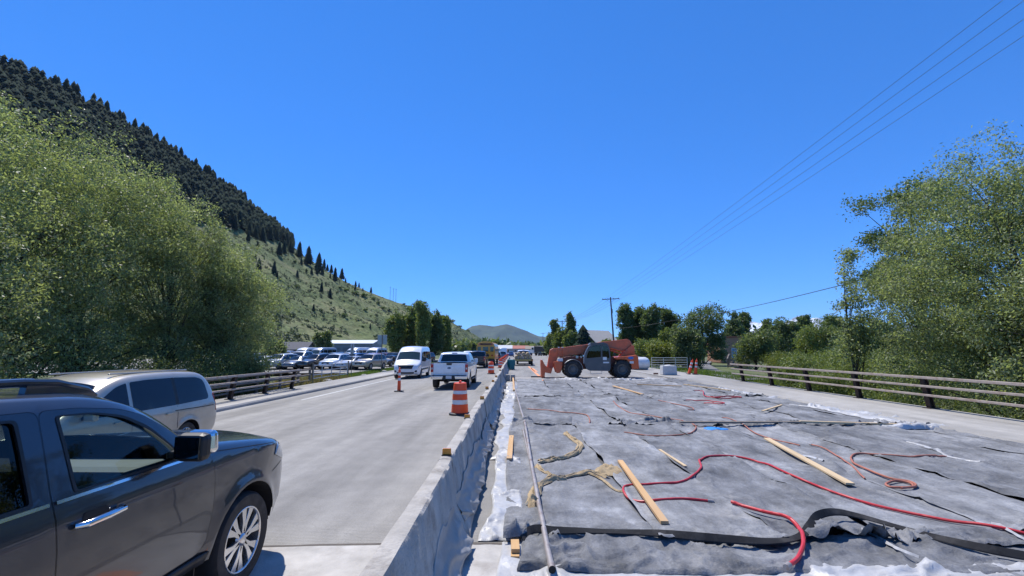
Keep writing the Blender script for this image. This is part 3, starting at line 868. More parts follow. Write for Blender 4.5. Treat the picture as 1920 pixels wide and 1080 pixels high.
# ------------------------------------------------------------------ pipes
def pipe(name, pts, r, m, label, cat='pipe', open_end=True):
    t = thing(name, label, cat, (pts[0][0], pts[0][1], pts[0][2]))
    o = Vector(pts[0])
    q = [Vector(p) - o for p in pts]
    MB().tube(q, r, 14, cap=not open_end).build('shaft', m, t, smooth=True)
    d = (q[0] - q[1]).normalized()
    MB().tube([q[0] - d * .02, q[0] + d * .13], r * 1.12, 14, cap=False).build('coupling', m_pipe, t, smooth=True)
    MB().tube([q[0] + d * .125, q[0] + d * .129], r * 1.02, 14).build('bore', m_dark, t)
    return t
P0, P1, P2, P3 = G(1033, 1058, .13), G(1006, 925, .12), G(983, 790, .11), G(963, 722, .10)
PP = []
for a, c in ((P0, P1), (P1, P2), (P2, P3)):
    PP += [a.lerp(c, k / 6) for k in range(6)]
PP.append(P3)
for p in PP: p.z = max(p.z - .02, max(surf(p.x, p.y + e) for e in (-.5, 0, .5)) + .045)
pipe('steel_pipe', PP, .030, m_pipe, 'long grey steel pipe lying lengthwise along the left edge of the blankets')
Q0, Q1, Q2 = G(1002, 905, .07), G(992, 860, .07), G(981, 812, .07)
for p in (Q0, Q1, Q2): p.z = max(surf(p.x, p.y + e) for e in (-.4, 0, .4)) + .035
pipe('steel_pipe', [Q0, Q1, Q2], .022, m_pipe, 'shorter thin pipe lying just left of the long steel pipe')
board(964, 735, 962, 712, .10, .05, 'yellowish board end at the far tip of the long pipe', m_wood, .03)

# ------------------------------------------------------------------ hoses
def smooth_path(pts, n=10):
    P = [Vector(p) for p in pts]; out = []
    for i in range(len(P) - 1):
        p0, p1, p2, p3 = P[max(i - 1, 0)], P[i], P[i + 1], P[min(i + 2, len(P) - 1)]
        for k in range(n):
            t = k / n
            out.append(.5 * ((2 * p1) + (-p0 + p2) * t + (2 * p0 - 5 * p1 + 4 * p2 - p3) * t * t + (-p0 + 3 * p1 - 3 * p2 + p3) * t ** 3))
    out.append(P[-1])
    return out
def hose(px, r, m, label, lift=0.0):
    pts = smooth_path([G(x, y, .05) for x, y in px], 12)
    pts = [Vector((p.x, p.y, surf(p.x, p.y) + r * .9 + lift)) for p in pts]
    q = []
    for i in range(len(pts)):       # rest on local high points
        zz = max(pts[j].z * (1 - .10 * abs(i - j)) + pts[i].z * .10 * abs(i - j) for j in range(max(0, i - 3), min(len(pts), i + 4)))
        q.append(Vector((pts[i].x, pts[i].y, zz)))
    t = thing('hose', label, 'hose', q[0], 0, 'hoses snaking over the blankets')
    o = q[0].copy()
    MB().tube([p - o for p in q], r, 9).build('tube', m, t, smooth=True)
    d = (q[0] - q[1]).normalized()
    MB().tube([d * -.01, d * .07], r * 1.35, 10).build('fitting', m_pipe, t, smooth=True)
    return t
hose([(1480, 1075), (1500, 1055), (1508, 1030), (1500, 1005), (1480, 990), (1440, 975), (1400, 960), (1372, 952)], .021, m_hose_red, 'thick bright red hose curling at the bottom beside the black flat hose', .03)
hose([(1328, 943), (1280, 943), (1230, 946), (1195, 942), (1172, 930), (1172, 918), (1200, 912), (1260, 908), (1300, 898), (1315, 882), (1312, 868), (1330, 859), (1380, 860), (1430, 872), (1480, 895), (1560, 925), (1640, 950), (1720, 968), (1800, 985), (1920, 1008), (2050, 1030)], .017, m_hose_red, 'long bright red hose winding across the near blankets to the right edge')
hose([(1522, 836), (1550, 846), (1575, 860), (1600, 880), (1622, 901)], .013, m_hose_brown, 'short faded red hose piece beside the coil')
hose([(1780, 857), (1720, 860), (1660, 857), (1610, 853), (1596, 860), (1602, 872), (1630, 887), (1670, 902), (1705, 908), (1718, 915), (1700, 919), (1670, 917), (1662, 911), (1680, 906), (1706, 910), (1712, 917), (1690, 920)], .017, m_hose_brown, 'faded red hose ending in a coil on the right blankets')
hose([(1150, 752), (1160, 765), (1180, 775), (1230, 785), (1280, 793), (1303, 800), (1302, 810), (1280, 817), (1230, 817), (1170, 812)], .016, m_hose_brown, 'faded hose looping through the middle blankets')
hose([(990, 766), (1030, 771), (1075, 776), (1100, 781), (1106, 792), (1100, 798)], .015, m_hose_brown, 'faded hose near the pipe on the second blanket row')
hose([(1355, 783), (1380, 792), (1405, 806), (1430, 818), (1500, 838)], .013, m_hose_brown, 'pale red hose crossing the lumber seam near the blue tarp')
hose([(1285, 753), (1310, 752), (1335, 754), (1358, 758), (1350, 761), (1320, 758)], .018, m_hose_red, 'red hose bundle on the far blankets, nearer one', .02)
hose([(1302, 735), (1318, 736), (1320, 743), (1335, 746), (1365, 745), (1390, 746), (1370, 748), (1340, 748), (1325, 745)], .018, m_hose_red, 'red hose tangle on the far blankets toward the right curb', .02)
hose([(1235, 752), (1260, 760), (1300, 768), (1290, 771)], .014, m_hose_brown, 'faint red hose left of the red hose bundles')

# black flat hose across the foreground
def flat_hose(px, w, label):
    pts = smooth_path([G(x, y, .06) + Vector((0, 0, dz)) for x, y, dz in px], 14)
    b = MB(); v = []; fc = []
    n = len(pts)
    for i, p in enumerate(pts):
        d = (pts[min(i + 1, n - 1)] - pts[max(i - 1, 0)]); d.z = 0; d.normalize()
        s = Vector((-d.y, d.x, 0))
        tilt = .55 + .35 * math.sin(i * .09)
        for k, (o_, h) in enumerate(((-.5, 0), (-.44, .009), (0, .011), (.44, .009), (.5, 0), (0, -.003))):
            q = p + s * (o_ * w * math.cos(tilt)) + Vector((0, 0, h + (o_ + .5) * w * math.sin(tilt)))
            v.append(q)
    for i in range(n - 1):
        for k in range(6):
            fc.append((i * 6 + k, i * 6 + (k + 1) % 6, (i + 1) * 6 + (k + 1) % 6, (i + 1) * 6 + k))
    fc.append(tuple(range(6))); fc.append(tuple((n - 1) * 6 + k for k in range(6)))
    b.add(v, fc)
    o = b.build('flat_hose', m_flat_hose, None, smooth=True, angle=18)
    return tag(o, label, 'hose')
flat_hose([(978, 1011, -.02), (1000, 1004, .03), (1040, 1006, .03), (1100, 1004, .03), (1160, 1005, .03), (1230, 1010, .03), (1300, 1020, .04), (1380, 1026, .04), (1450, 1026, .04), (1500, 1018, .05), (1520, 1000, .06), (1536, 984, .07), (1570, 977, .07), (1620, 981, .05), (1700, 1000, .03), (1780, 1022, .02), (1860, 1042, .02), (1960, 1060, .02), (2100, 1085, .02)], .085, 'long black flat hose crossing the foreground of the blankets with a hump')

# burlap ropes and bundle
def burlap(px, r, label, seed):
    """scrunched strip of sacking: a cloth ribbon gathered into lengthwise folds"""
    rs = np.random.RandomState(seed)
    pts = smooth_path([G(x, y, .06) for x, y in px], 9)
    n = len(pts); nu = 17
    b = MB(); V = []
    for i, p in enumerate(pts):
        d = (pts[min(i + 1, n - 1)] - pts[max(i - 1, 0)]); d.z = 0; d.normalize()
        s_ = Vector((-d.y, d.x, 0))
        wv = float(vnoise(np.array([i * .23]), np.array([seed * 1.7]), seed)[0]); w = r * (1.25 + .55 * wv)
        z0 = surf(p.x, p.y)
        for k in range(nu):
            u = -1 + 2 * k / (nu - 1)
            fo = float(vnoise(np.array([u * 3.4 + i * .10]), np.array([i * .16 + seed]), seed + 3)[0])
            fo2 = float(vnoise(np.array([u * 7.0 - i * .2]), np.array([i * .45 + seed]), seed + 5)[0])
            z = z0 - .004 + r * ((1 - abs(u) ** 2.5) * (.95 + .35 * wv) + .62 * fo * (1 - u * u) + .22 * fo2 * (1 - u * u))
            V.append(p.xy.to_3d() + s_ * (u * w + r * .25 * fo2) + Vector((0, 0, max(z, z0 - .006))))
    F = [(i * nu + k, i * nu + k + 1, (i + 1) * nu + k + 1, (i + 1) * nu + k) for i in range(n - 1) for k in range(nu - 1)]
    b.add(V, F)
    o = b.build('burlap_strip', m_burlap, None, smooth=True, fixn=False, angle=70)
    return tag(o, label, 'burlap', 'twisted burlap on the blankets')
burlap([(1060, 812), (1075, 826), (1088, 836), (1082, 848), (1055, 858), (1030, 864), (1010, 866)], .048, 'twisted burlap roll curving away right of the pipe, farther one', 5)
burlap([(1008, 874), (1020, 888), (1045, 896), (1080, 890), (1115, 888), (1140, 895)], .035, 'twisted burlap roll from the pipe to the loose bundle', 6)
burlap([(1000, 945), (1002, 925), (1015, 908), (1040, 899), (1060, 896)], .055, 'twisted burlap wrap hanging over the pipe nearest the camera', 7)
burlap([(1095, 886), (1125, 898), (1150, 915), (1172, 924)], .018, 'thin burlap strand reaching the red hose', 8)
def lump(name, cx, cy, rx, ry, h, m, seed, label, cat, group=None):
    n = 40
    U = np.linspace(0, 1, 14); A = np.linspace(0, 2 * np.pi, n, endpoint=False)
    UU, AA = np.meshgrid(U, A, indexing='ij')
    rad = UU * (1 + .18 * vnoise(np.cos(AA) * 2 + 5, np.sin(AA) * 2 + 5, seed) * UU)
    XX = cx + rx * rad * np.cos(AA); YY = cy + ry * rad * np.sin(AA)
    base = surf(cx, cy)
    cr = (1 - np.abs(vnoise(XX * 9, YY * 9, seed + 1))) ** 2 + .6 * (1 - np.abs(vnoise(XX * 19, YY * 19, seed + 2))) ** 2
    ZZ = base - .02 + (1 - UU ** 2.5) * h * (.55 + .5 * cr)
    ids = np.arange(14 * n).reshape(14, n)
    f_ = np.stack([ids[:-1].ravel(), ids[1:].ravel(), np.roll(ids, -1, 1)[1:].ravel(), np.roll(ids, -1, 1)[:-1].ravel()], 1)
    me = fast_mesh(name, np.stack([XX.ravel(), YY.ravel(), ZZ.ravel()], 1), f_, True)
    me.materials.append(m)
    return tag(link_mesh(name, me), label, cat, group)
p = G(1140, 882, .06)
lump('burlap_bundle', p.x, p.y, .24, .26, .09, m_burlap, 4, 'loose heap of burlap beside the end of the orange-toned board', 'burlap', 'twisted burlap on the blankets')
p = G(1001, 946, .08)
lump('burlap_bundle', p.x, p.y, .085, .15, .14, m_burlap, 9, 'burlap bunched around the pipe nearest the camera', 'burlap', 'twisted burlap on the blankets')
m_blue = mat('blue_tarp', (0.02, 0.22, 0.60), .45, var=.15, scale=8)
p = G(1343, 808, .05)
o = crumple('blue_tarp', p.x - .34, p.x + .34, p.y - .22, p.y + .16, .02, 411, .05, .03, m_blue, 'small bright blue tarp scrap on the blanket seam', 'tarp', edge=.12)
for v in o.data.vertices: v.co.z += surf(v.co.x, v.co.y) - .02

# thin white plastic strips showing along seams
def slit(px, w, label):
    pts = smooth_path([G(x, y, .05) for x, y in px], 8)
    V = []
    for i, p in enumerate(pts):
        d = pts[min(i + 1, len(pts) - 1)] - pts[max(i - 1, 0)]; d.z = 0; d.normalize(); s_ = Vector((-d.y, d.x, 0))
        ww = w * (.35 + .65 * math.sin(math.pi * i / (len(pts) - 1))) * (1 + .5 * math.sin(i * 1.7))
        z = surf(p.x, p.y) + .022
        V += [p.xy.to_3d() + s_ * ww + Vector((0, 0, z)), p.xy.to_3d() + Vector((0, 0, z + .022)), p.xy.to_3d() - s_ * ww + Vector((0, 0, z))]
    n = len(pts)
    F = [(3 * i + k, 3 * i + k + 1, 3 * i + k + 4, 3 * i + k + 3) for i in range(n - 1) for k in (0, 1)]
    b = MB(); b.add(V, F)
    tag(b.build('plastic_strip', m_plastic_white, None, smooth=True, fixn=False, angle=80), label, 'plastic strip', 'white plastic strips in the blanket seams')
slit([(1700, 831), (1740, 840), (1780, 858), (1840, 872)], .035, 'thin white plastic strip at the end of the faded coil hose')
slit([(1495, 857), (1520, 862), (1545, 872)], .04, 'thin white plastic strip beside the long pale flat board')
slit([(1616, 996), (1650, 1015), (1685, 1040), (1725, 1058)], .016, 'thin white plastic strip below the hump of the flat hose')
slit([(1860, 990), (1890, 1003), (1930, 1024)], .014, 'thin white plastic strip beside the red hose at the right edge')
slit([(1480, 760), (1540, 768), (1600, 780), (1690, 795)], .03, 'long thin white plastic strip between the far blankets on the right')
# ------------------------------------------------------------------ vehicle kit
def rpath(pts, n=6):
    """closed path with rounded corners; pts (y, z, r, tag) -> list of (y, z), list of tags (edge i -> i+1)"""
    P = []; T = []
    N_ = len(pts)
    for i, q in enumerate(pts):
        y, z = q[0], q[1]; r = q[2] if len(q) > 2 else 0; tg = q[3] if len(q) > 3 else 'b'
        if r <= 0:
            P.append((y, z)); T.append(tg); continue
        a = Vector(pts[i - 1][:2]); b_ = Vector((y, z)); c = Vector(pts[(i + 1) % N_][:2])
        d0 = (a - b_); d1 = (c - b_)
        r0 = min(r, d0.length * .48); r1 = min(r, d1.length * .48)
        p0 = b_ + d0.normalized() * r0; p1 = b_ + d1.normalized() * r1
        ptag = pts[i - 1][3] if len(pts[i - 1]) > 3 else 'b'
        for k in range(n + 1):
            t = k / n
            q_ = p0 * (1 - t) ** 2 + b_ * 2 * t * (1 - t) + p1 * t * t
            P.append((q_.x, q_.y)); T.append(tg if (k == n or tg in 'bw') else ptag)
    return P, T
def arch(cy, cz, Rr, z0, n=18):
    a0 = math.asin(max(-1, min(1, (z0 - cz) / Rr)))
    out = []
    for k in range(n + 1):
        a = math.pi - a0 + (2 * a0 - math.pi) * k / n
        out.append((cy + Rr * math.cos(a), cz + Rr * math.sin(a), 0, 'd'))
    return out
def seg_dist(P, A, B):
    P = P[:, None, :]; A = A[None]; D = B[None] - A
    t = np.clip(((P - A) * D).sum(2) / np.maximum((D * D).sum(2), 1e-12), 0, 1)
    return np.sqrt((((A + t[..., None] * D) - P) ** 2).sum(2)).min(1)
def inside(P, poly):
    x, y = P[:, 0], P[:, 1]; r = np.zeros(len(P), bool)
    q = np.asarray(poly); n = len(q)
    for i in range(n):
        x1, y1 = q[i]; x2, y2 = q[(i + 1) % n]
        c = ((y1 > y) != (y2 > y))
        with np.errstate(divide='ignore', invalid='ignore'):
            r ^= c & (x < (x2 - x1) * (y - y1) / (y2 - y1 + 1e-15) + x1)
    return r
def densify(poly, st):
    out = []
    for i in range(len(poly)):
        a = np.array(poly[i][:2]); b_ = np.array(poly[(i + 1) % len(poly)][:2])
        k = max(1, int(np.linalg.norm(b_ - a) / st))
        for j in range(k): out.append(tuple(a + (b_ - a) * j / k))
    return out
def tri_panel(outline, holes, st, rings=()):
    o = densify(outline, st)
    hs_ = [densify(h, st) for h in holes]
    oa = np.array(o)
    pts = [oa]; edges = []
    n = len(o); edges += [(i, (i + 1) % n) for i in range(n)]
    for h in hs_:
        k = n; n += len(h); pts.append(np.array(h)); edges += [(k + i, k + (i + 1) % len(h)) for i in range(len(h))]
    A = np.concatenate([oa] + [np.array(h) for h in hs_]); B = np.concatenate([np.roll(oa, -1, 0)] + [np.roll(np.array(h), -1, 0) for h in hs_])
    def ok(Q, dmin):
        if not len(Q): return Q
        m = inside(Q, o)
        for h in hs_: m &= ~inside(Q, h)
        m &= seg_dist(Q, A, B) > dmin
        return Q[m]
    d = np.roll(oa, -1, 0) - np.roll(oa, 1, 0); nn = np.stack([-d[:, 1], d[:, 0]], 1); nn /= np.maximum(np.linalg.norm(nn, axis=1)[:, None], 1e-9)
    mids = []
    for r_ in rings:
        q = oa + nn * r_
        if not inside(q[:5], o).any() and not inside(q, o).mean() > .5: q = oa - nn * r_
        mids.append(ok(q, r_ * .93))
    lo, hi = oa.min(0), oa.max(0)
    gx_, gy_ = np.meshgrid(np.arange(lo[0] + st / 2, hi[0], st), np.arange(lo[1] + st / 2, hi[1], st))
    gp = np.stack([gx_.ravel(), gy_.ravel()], 1); gp[:, 0] += (np.arange(len(gp)) // gx_.shape[1] % 2) * st * .5
    mids.append(ok(gp, max([st * .55] + [r_ * 1.15 for r_ in rings])))
    allp = np.concatenate(pts + [m_ for m_ in mids if len(m_)])
    res = delaunay_2d_cdt([Vector(p) for p in allp], edges, [], 0, 1e-5)
    V = np.array([tuple(v) for v in res[0]]); F = np.array([f for f in res[2] if len(f) == 3])
    cen = V[F].mean(1)
    m = inside(cen, o)
    for h in hs_: m &= ~inside(cen, h)
    return V, F[m]

class Vehicle:
    def __init__(s, pts, hwz, re=.06, c0=.025, c1=.10, front=None, rear=None, flares=(), step=.09):
        s.P, s.T = rpath(pts)
        s.hwz = np.array(hwz, float); s.re = re; s.c0 = c0; s.c1 = c1; s.front = front; s.rear = rear; s.fl = flares; s.st = step
        a = np.array(s.P); b_ = np.roll(a, -1, 0)
        m = np.array([t in 'bw' for t in s.T])
        s.A, s.B = a[m], b_[m]
    def hw(s, y, z):
        h = np.interp(z, s.hwz[:, 0], s.hwz[:, 1])
        if s.front: h = h - s.front[1] * np.clip((y - s.front[0]) / s.front[2], 0, 1.2) ** 2
        if s.rear: h = h - s.rear[1] * np.clip((s.rear[0] - y) / s.rear[2], 0, 1.2) ** 2
        return h
    def xf(s, y, z):
        y = np.atleast_1d(np.asarray(y, float)); z = np.atleast_1d(np.asarray(z, float))
        d = seg_dist(np.stack([y, z], 1), s.A, s.B)
        q = np.clip(s.re - d, 0, s.re)
        x = s.hw(y, z) - (s.re - np.sqrt(np.maximum(s.re ** 2 - q ** 2, 0)))
        for cy, cz, r_, amt in s.fl:
            dd = np.hypot(y - cy, z - cz) - r_
            x = x + amt * np.exp(-(np.clip(dd, 0, 9) / .075) ** 2)
        return x
    def side(s, outline, holes=(), off=0.0, sgn=1, rings=None, st=None):
        V, F = tri_panel(outline, holes, st or s.st, rings if rings is not None else ())
        x = (s.xf(V[:, 0], V[:, 1]) + off) * sgn
        return np.stack([x, V[:, 0], V[:, 1]], 1), F
    def rows(s, tagname):
        """wrap strips: list of runs of (p, n)"""
        a = np.array(s.P); n = len(a)
        d = np.roll(a, -1, 0) - np.roll(a, 1, 0)
        nn = np.stack([d[:, 1], -d[:, 0]], 1); nn /= np.maximum(np.linalg.norm(nn, axis=1)[:, None], 1e-9)
        runs = []
        for i in range(n):
            if s.T[i] == tagname:
                runs.append((i, (i + 1) % n))
        return a, nn, runs
    def crown(s, nrm): return s.c0 * abs(nrm[1]) + s.c1 * abs(nrm[0])
    def wrap(s, b, tagname, nx=14, inset=0.0):
        a, nn, runs = s.rows(tagname)
        idx = sorted(set(i for r_ in runs for i in r_)); mp = {}
        base = len(b.v)
        X0 = s.xf(a[idx, 0], a[idx, 1]) - inset
        V = []
        for j, i in enumerate(idx):
            mp[i] = base + j * (nx + 1)
            c = s.crown(nn[i]) if tagname in 'bw' else 0
            for k in range(nx + 1):
                u = -1 + 2 * k / nx
                bu = c * (1 - abs(u) ** 2.2)
                V.append((X0[j] * u, a[i, 0] + nn[i, 0] * bu, a[i, 1] + nn[i, 1] * bu))
        b.v += V
        for i, j in runs:
            for k in range(nx):
                b.f.append((mp[i] + k, mp[i] + k + 1, mp[j] + k + 1, mp[j] + k))
    def body(s, name, m, parent, holes=(), st=None):
        b = MB()
        for sg in (1, -1):
            V, F = s.side(s.P, holes, 0, sg, rings=[s.re * q for q in (.12, .34, .65, 1.0)], st=st)
            b.add(V, [tuple(f) for f in F])
        s.wrap(b, 'b')
        me = bpy.data.meshes.new(name); me.from_pydata(b.v, [], b.f)
        bm = bmesh.new(); bm.from_mesh(me)
        bmesh.ops.remove_doubles(bm, verts=bm.verts, dist=.0015)
        bmesh.ops.recalc_face_normals(bm, faces=bm.faces)
        bm.to_mesh(me); bm.free()
        me.polygons.foreach_set('use_smooth', [True] * len(me.polygons))
        me.set_sharp_from_angle(angle=R(38))
        me.materials.append(m)
        o = link_mesh(name, me, parent)
        b2 = MB(); s.wrap(b2, 'd', 6, .01)
        if b2.v: b2.build('underbody', m_dark, parent, fixn=False)
        return o
    def win(s, name, poly, m, parent, sgn=1, off=.004, st=.12, holes=(), solid=0.0):
        P, _ = rpath(poly, 4)
        V, F = s.side(P, [rpath(h, 4)[0] for h in holes], off, sgn, st=st)
        b = MB(); b.add(V, [tuple(f) for f in F])
        o = b.build(name, m, parent, smooth=True, fixn=True)
        if solid:
            q = o.modifiers.new('thick', 'SOLIDIFY'); q.thickness = solid; q.offset = 0
        return o
    def patch(s, name, p0, p1, x0, x1, m, parent, off=.006, nx=12, ny=4, solid=0.0):
        """sheet over the front / top / rear skin between outline points p0 -> p1; x0, x1 = (xa, xb) at both ends"""
        d = Vector((p1[0] - p0[0], p1[1] - p0[1])).normalized(); nrm = (d.y, -d.x)
        c = s.crown(nrm)
        V = []
        for j in range(ny + 1):
            t = j / ny; y = p0[0] + (p1[0] - p0[0]) * t; z = p0[1] + (p1[1] - p0[1]) * t
            X0 = float(s.hw(np.array([y]), np.array([z]))[0]) - s.re
            xa = x0[0] + (x1[0] - x0[0]) * t; xb = x0[1] + (x1[1] - x0[1]) * t
            for k in range(nx + 1):
                x = xa + (xb - xa) * k / nx
                bu = c * (1 - min(abs(x) / X0, 1) ** 2.2) + off
                V.append((x, y + nrm[0] * bu, z + nrm[1] * bu))
        F = [(j * (nx + 1) + k, j * (nx + 1) + k + 1, (j + 1) * (nx + 1) + k + 1, (j + 1) * (nx + 1) + k) for j in range(ny) for k in range(nx)]
        b = MB(); b.add(V, F)
        o = b.build(name, m, parent, smooth=True, fixn=False)
        if solid:
            q = o.modifiers.new('thick', 'SOLIDIFY'); q.thickness = solid; q.offset = 0
        return o

def wheel(parent, x, y, r=.36, w=.24, rim=.24, spokes=6, m=None, style='spoke', tread=0, sg=None):
    m = m or m_alloy
    sg = sg or (1 if x > 0 else -1)
    n = 40 if r < .5 else 48
    h = w / 2
    b = MB()
    b.lathe([(rim, -h * .9), (rim + .02, -h), (r * .93, -h), (r * .985, -h * .8), (r, -h * .5), (r, h * .5), (r * .985, h * .8), (r * .93, h), (rim + .02, h), (rim, h * .9)], n, 'X', (x, y, r), closed=True)
    t = b.build('wheel', m_rubber, parent, smooth=True, angle=50)
    b = MB()
    xo = x + sg * h * .72
    b.lathe([(rim, sg * h * .9), (rim * .97, sg * h * .93), (rim * .93, sg * h * .86), (rim * .90, sg * h * .2), (rim * .9, -sg * h * .6)], n, 'X', (x, y, r))
    if style == 'spoke':
        for k in range(spokes):
            a = 2 * math.pi * k / spokes
            for da in (-.20, .20):
                pr = []
                a1 = a + da * .55; a2 = a + da
                q0 = (math.cos(a1) * rim * .18, math.sin(a1) * rim * .18); q1 = (math.cos(a2) * rim * .95, math.sin(a2) * rim * .95)
                b.bar((xo - sg * .0, y + q0[0], r + q0[1]), (xo + sg * .012, y + q1[0], r + q1[1]), rim * .145, .028, up=(1, 0, 0))
        b.lathe([(0, sg * .03), (rim * .12, sg * .03), (rim * .2, sg * .012), (rim * .24, -sg * .02)], 20, 'X', (xo, y, r))
    else:
        b.lathe([(0, sg * .01), (rim * .3, sg * .01), (rim * .36, -sg * .02), (rim * .75, -sg * .035), (rim * .9, sg * .01)], n, 'X', (xo, y, r))
    rimo = b.build('rim', m, t, smooth=True, angle=40)
    MB().lathe([(0, 0), (rim * .89, 0)], 24, 'X', (x - sg * h * .15, y, r)).build('brake_disc', m_tele_grey if r > .5 else m_dark, t)
    return t
def bx(parent, name, m, c, d, rot=None, bevel=.012, taper=1.0):
    return MB().box(c, d, rot, taper).build(name, m, parent, bevel=bevel)
def mirror_pair(parent, x, y, z, m, sz=(.2, .1, .17)):
    for sg in (-1, 1):
        o = bx(parent, 'mirror', m, (sg * (x + sz[0] / 2 + .04), y, z), sz, bevel=.03)
        MB().bar((sg * (x - .05), y, z - .04), (sg * (x + .07), y, z - .03), .05, .05).build('mirror_arm', m_black, o)

# ------------------------------------------------------------------ near SUV
def near_suv():
    zr = road_z(-3.5)
    t = thing('sport_utility_vehicle', 'dark charcoal grey sport utility vehicle cut off by the left picture edge', 'car', (-3.5, 2.83, zr))
    z0 = .44
    pts = [(-2.55, .5, .05, 'd'), (-2.05, z0, 0, 'd')] + arch(-1.55, .41, .475, z0) + [(-1.0, z0, 0, 'd'), (1.0, z0, 0, 'd')] + arch(1.55, .41, .485, z0) + \
          [(2.12, .42, .03, 'd'), (2.40, .46, .08), (2.49, .62, .08), (2.48, .84, .06), (2.40, 1.02, .10), (2.22, 1.175, .16), (1.7, 1.255, .2), (.90, 1.36, .06, 'w'), (.69, 1.55, .1, 'w'), (.46, 1.715, .16), (.15, 1.815, .2), (-.5, 1.86, .3), (-1.6, 1.84, .3), (-2.38, 1.77, .12), (-2.60, 1.25, .1), (-2.68, .95, .08), (-2.68, .6, .06)]
    hwz = [(.30, .93), (.44, .962), (.55, .985), (.80, 1.0), (1.02, 1.0), (1.18, .985), (1.28, .955), (1.34, .935), (1.55, .872), (1.75, .805), (1.86, .76)]
    v = Vehicle(pts, hwz, re=.075, c0=.05, c1=.13, front=(1.75, .17, .75), rear=(-2.0, .10, .68), flares=((-1.55, .41, .475, .030), (1.55, .41, .485, .034)), step=.055)
    fd = [(-.20, .53), (.95, .53), (1.02, .62), (1.065, .85), (1.065, 1.10), (1.03, 1.27), (.86, 1.345), (.64, 1.53), (.45, 1.655), (.27, 1.715), (0, 1.755), (-.24, 1.765), (-.245, 1.30), (-.22, .9)]
    rd = [(-1.28, .62), (-1.10, .53), (-.208, .53), (-.228, .9), (-.253, 1.30), (-.248, 1.765), (-.7, 1.775), (-1.02, 1.765), (-1.12, 1.3), (-1.18, 1.0)]
    w1 = [(-.10, 1.305, .02), (-.135, 1.722, .03), (.10, 1.705, .06), (.29, 1.655, .06), (.48, 1.545, .06), (.64, 1.405, .05), (.71, 1.325, .02), (.69, 1.305, .02)]
    w2 = [(-.96, 1.305, .04), (-.93, 1.715, .05), (-.6, 1.73, .1), (-.375, 1.725, .03), (-.36, 1.305, .02)]
    w3 = [(-2.20, 1.34, .06), (-2.06, 1.68, .08), (-1.22, 1.70, .05), (-1.26, 1.32, .04)]
    def P(w): return rpath(w, 4)[0]
    def grow(poly, g):
        q = np.array(poly); c = q.mean(0); d = q - c
        return [tuple(c + e * (1 + g / np.linalg.norm(e))) for e in d]
    fd_r, rd_r = rpath([(a, b_, .05) for a, b_ in fd], 4)[0], rpath([(a, b_, .05) for a, b_ in rd], 4)[0]
    v.body('body', m_suv_paint, t, holes=[grow(fd_r, .003), grow(rd_r, .003), P(w3)])
    for sg in (1, -1):
        d1 = v.win('front_door', [(a, b_, .05) for a, b_ in fd], m_suv_paint, t, sg, 0.0, .055, holes=[w1])
        d2 = v.win('rear_door', [(a, b_, .05) for a, b_ in rd], m_suv_paint, t, sg, 0.0, .055, holes=[w2])
        g1 = glass_mat('suv_front_glass', (.66, .78, .76)); g2 = glass_mat('privacy_glass', (.07, .09, .09))
        v.win('window', w1, g1, d1, sg, -.012, .1)
        v.win('window', w2, g2, d2, sg, -.012, .1)
        v.win('quarter_window', w3, g2, t, sg, -.012, .1)
        for d_, w_ in ((d1, w1), (d2, w2), (t, w3)):
            ring = grow(P(w_), .022)
            v.win('window_frame', [(a, b_) for a, b_ in ring], m_black, d_, sg, .004, .1, holes=[w_])
        # chrome belt moulding
        v.win('belt_trim', [(-.23, 1.268), (.72, 1.272), (.79, 1.285), (.72, 1.288), (-.23, 1.286)], m_chrome, d1, sg, .010, .1)
        v.win('belt_trim', [(-1.05, 1.268), (-.27, 1.268), (-.27, 1.286), (-1.05, 1.286)], m_chrome, d2, sg, .010, .1)
        # handles
        for d_, y0 in ((d1, -.12), (d2, -1.05)):
            x = sg * (float(v.xf(y0 + .13, 1.13)[0]))
            v.win('handle_recess', [(y0 + .03, 1.085, .03), (y0 + .2, 1.085, .03), (y0 + .2, 1.175, .03), (y0 + .03, 1.175, .03)], m_dark, d_, sg, .003, .1)
            b = MB(); b.tube([(x + sg * .012, y0 - .02, 1.122), (x + sg * .05, y0 + .01, 1.125), (x + sg * .058, y0 + .13, 1.13), (x + sg * .05, y0 + .25, 1.135), (x + sg * .012, y0 + .275, 1.137)], [.016, .021, .022, .021, .016], 10)
            b.build('door_handle', m_chrome, d_, smooth=True)
        # roof rail
        b = MB(); xr = sg * .585
        b.tube([(xr, .34, 1.80), (xr, .26, 1.845), (xr, .05, 1.90), (xr, -.15, 1.915), (xr, -.9, 1.925), (xr, -1.8, 1.905), (xr, -2.05, 1.86), (xr, -2.1, 1.80)], [.012, .022, .026, .026, .026, .026, .022, .012], 10)
        b.prism([(.34, 1.79), (.24, 1.855), (.05, 1.90), (-.13, 1.912), (-.15, 1.80)], xr - .02, xr + .02, 'X')
        b.prism([(-1.7, 1.80), (-1.72, 1.90), (-1.8, 1.905), (-2.05, 1.86), (-2.1, 1.79)], xr - .02, xr + .02, 'X')
        rr = b.build('roof_rail', m_suv_paint, t, smooth=True, angle=35)
        # mirror: black housing open to the rear, chrome cap
        hx = sg * 1.10
        mo = bx(t, 'mirror', m_black, (sg * 1.115, .60, 1.405), (.23, .12, .20), bevel=.045)
        MB().box((sg * 1.115, .536, 1.41), (.185, .012, .155)).build('mirror_glass', mat('mirror_glass', (.05, .055, .06), .02, 1.0, var=0), mo, bevel=.005)
        b = MB(); b.box((sg * 1.13, .67, 1.43), (.235, .09, .17), taper=.9); b.build('mirror_cap', m_chrome, mo, bevel=.045, seg=4)
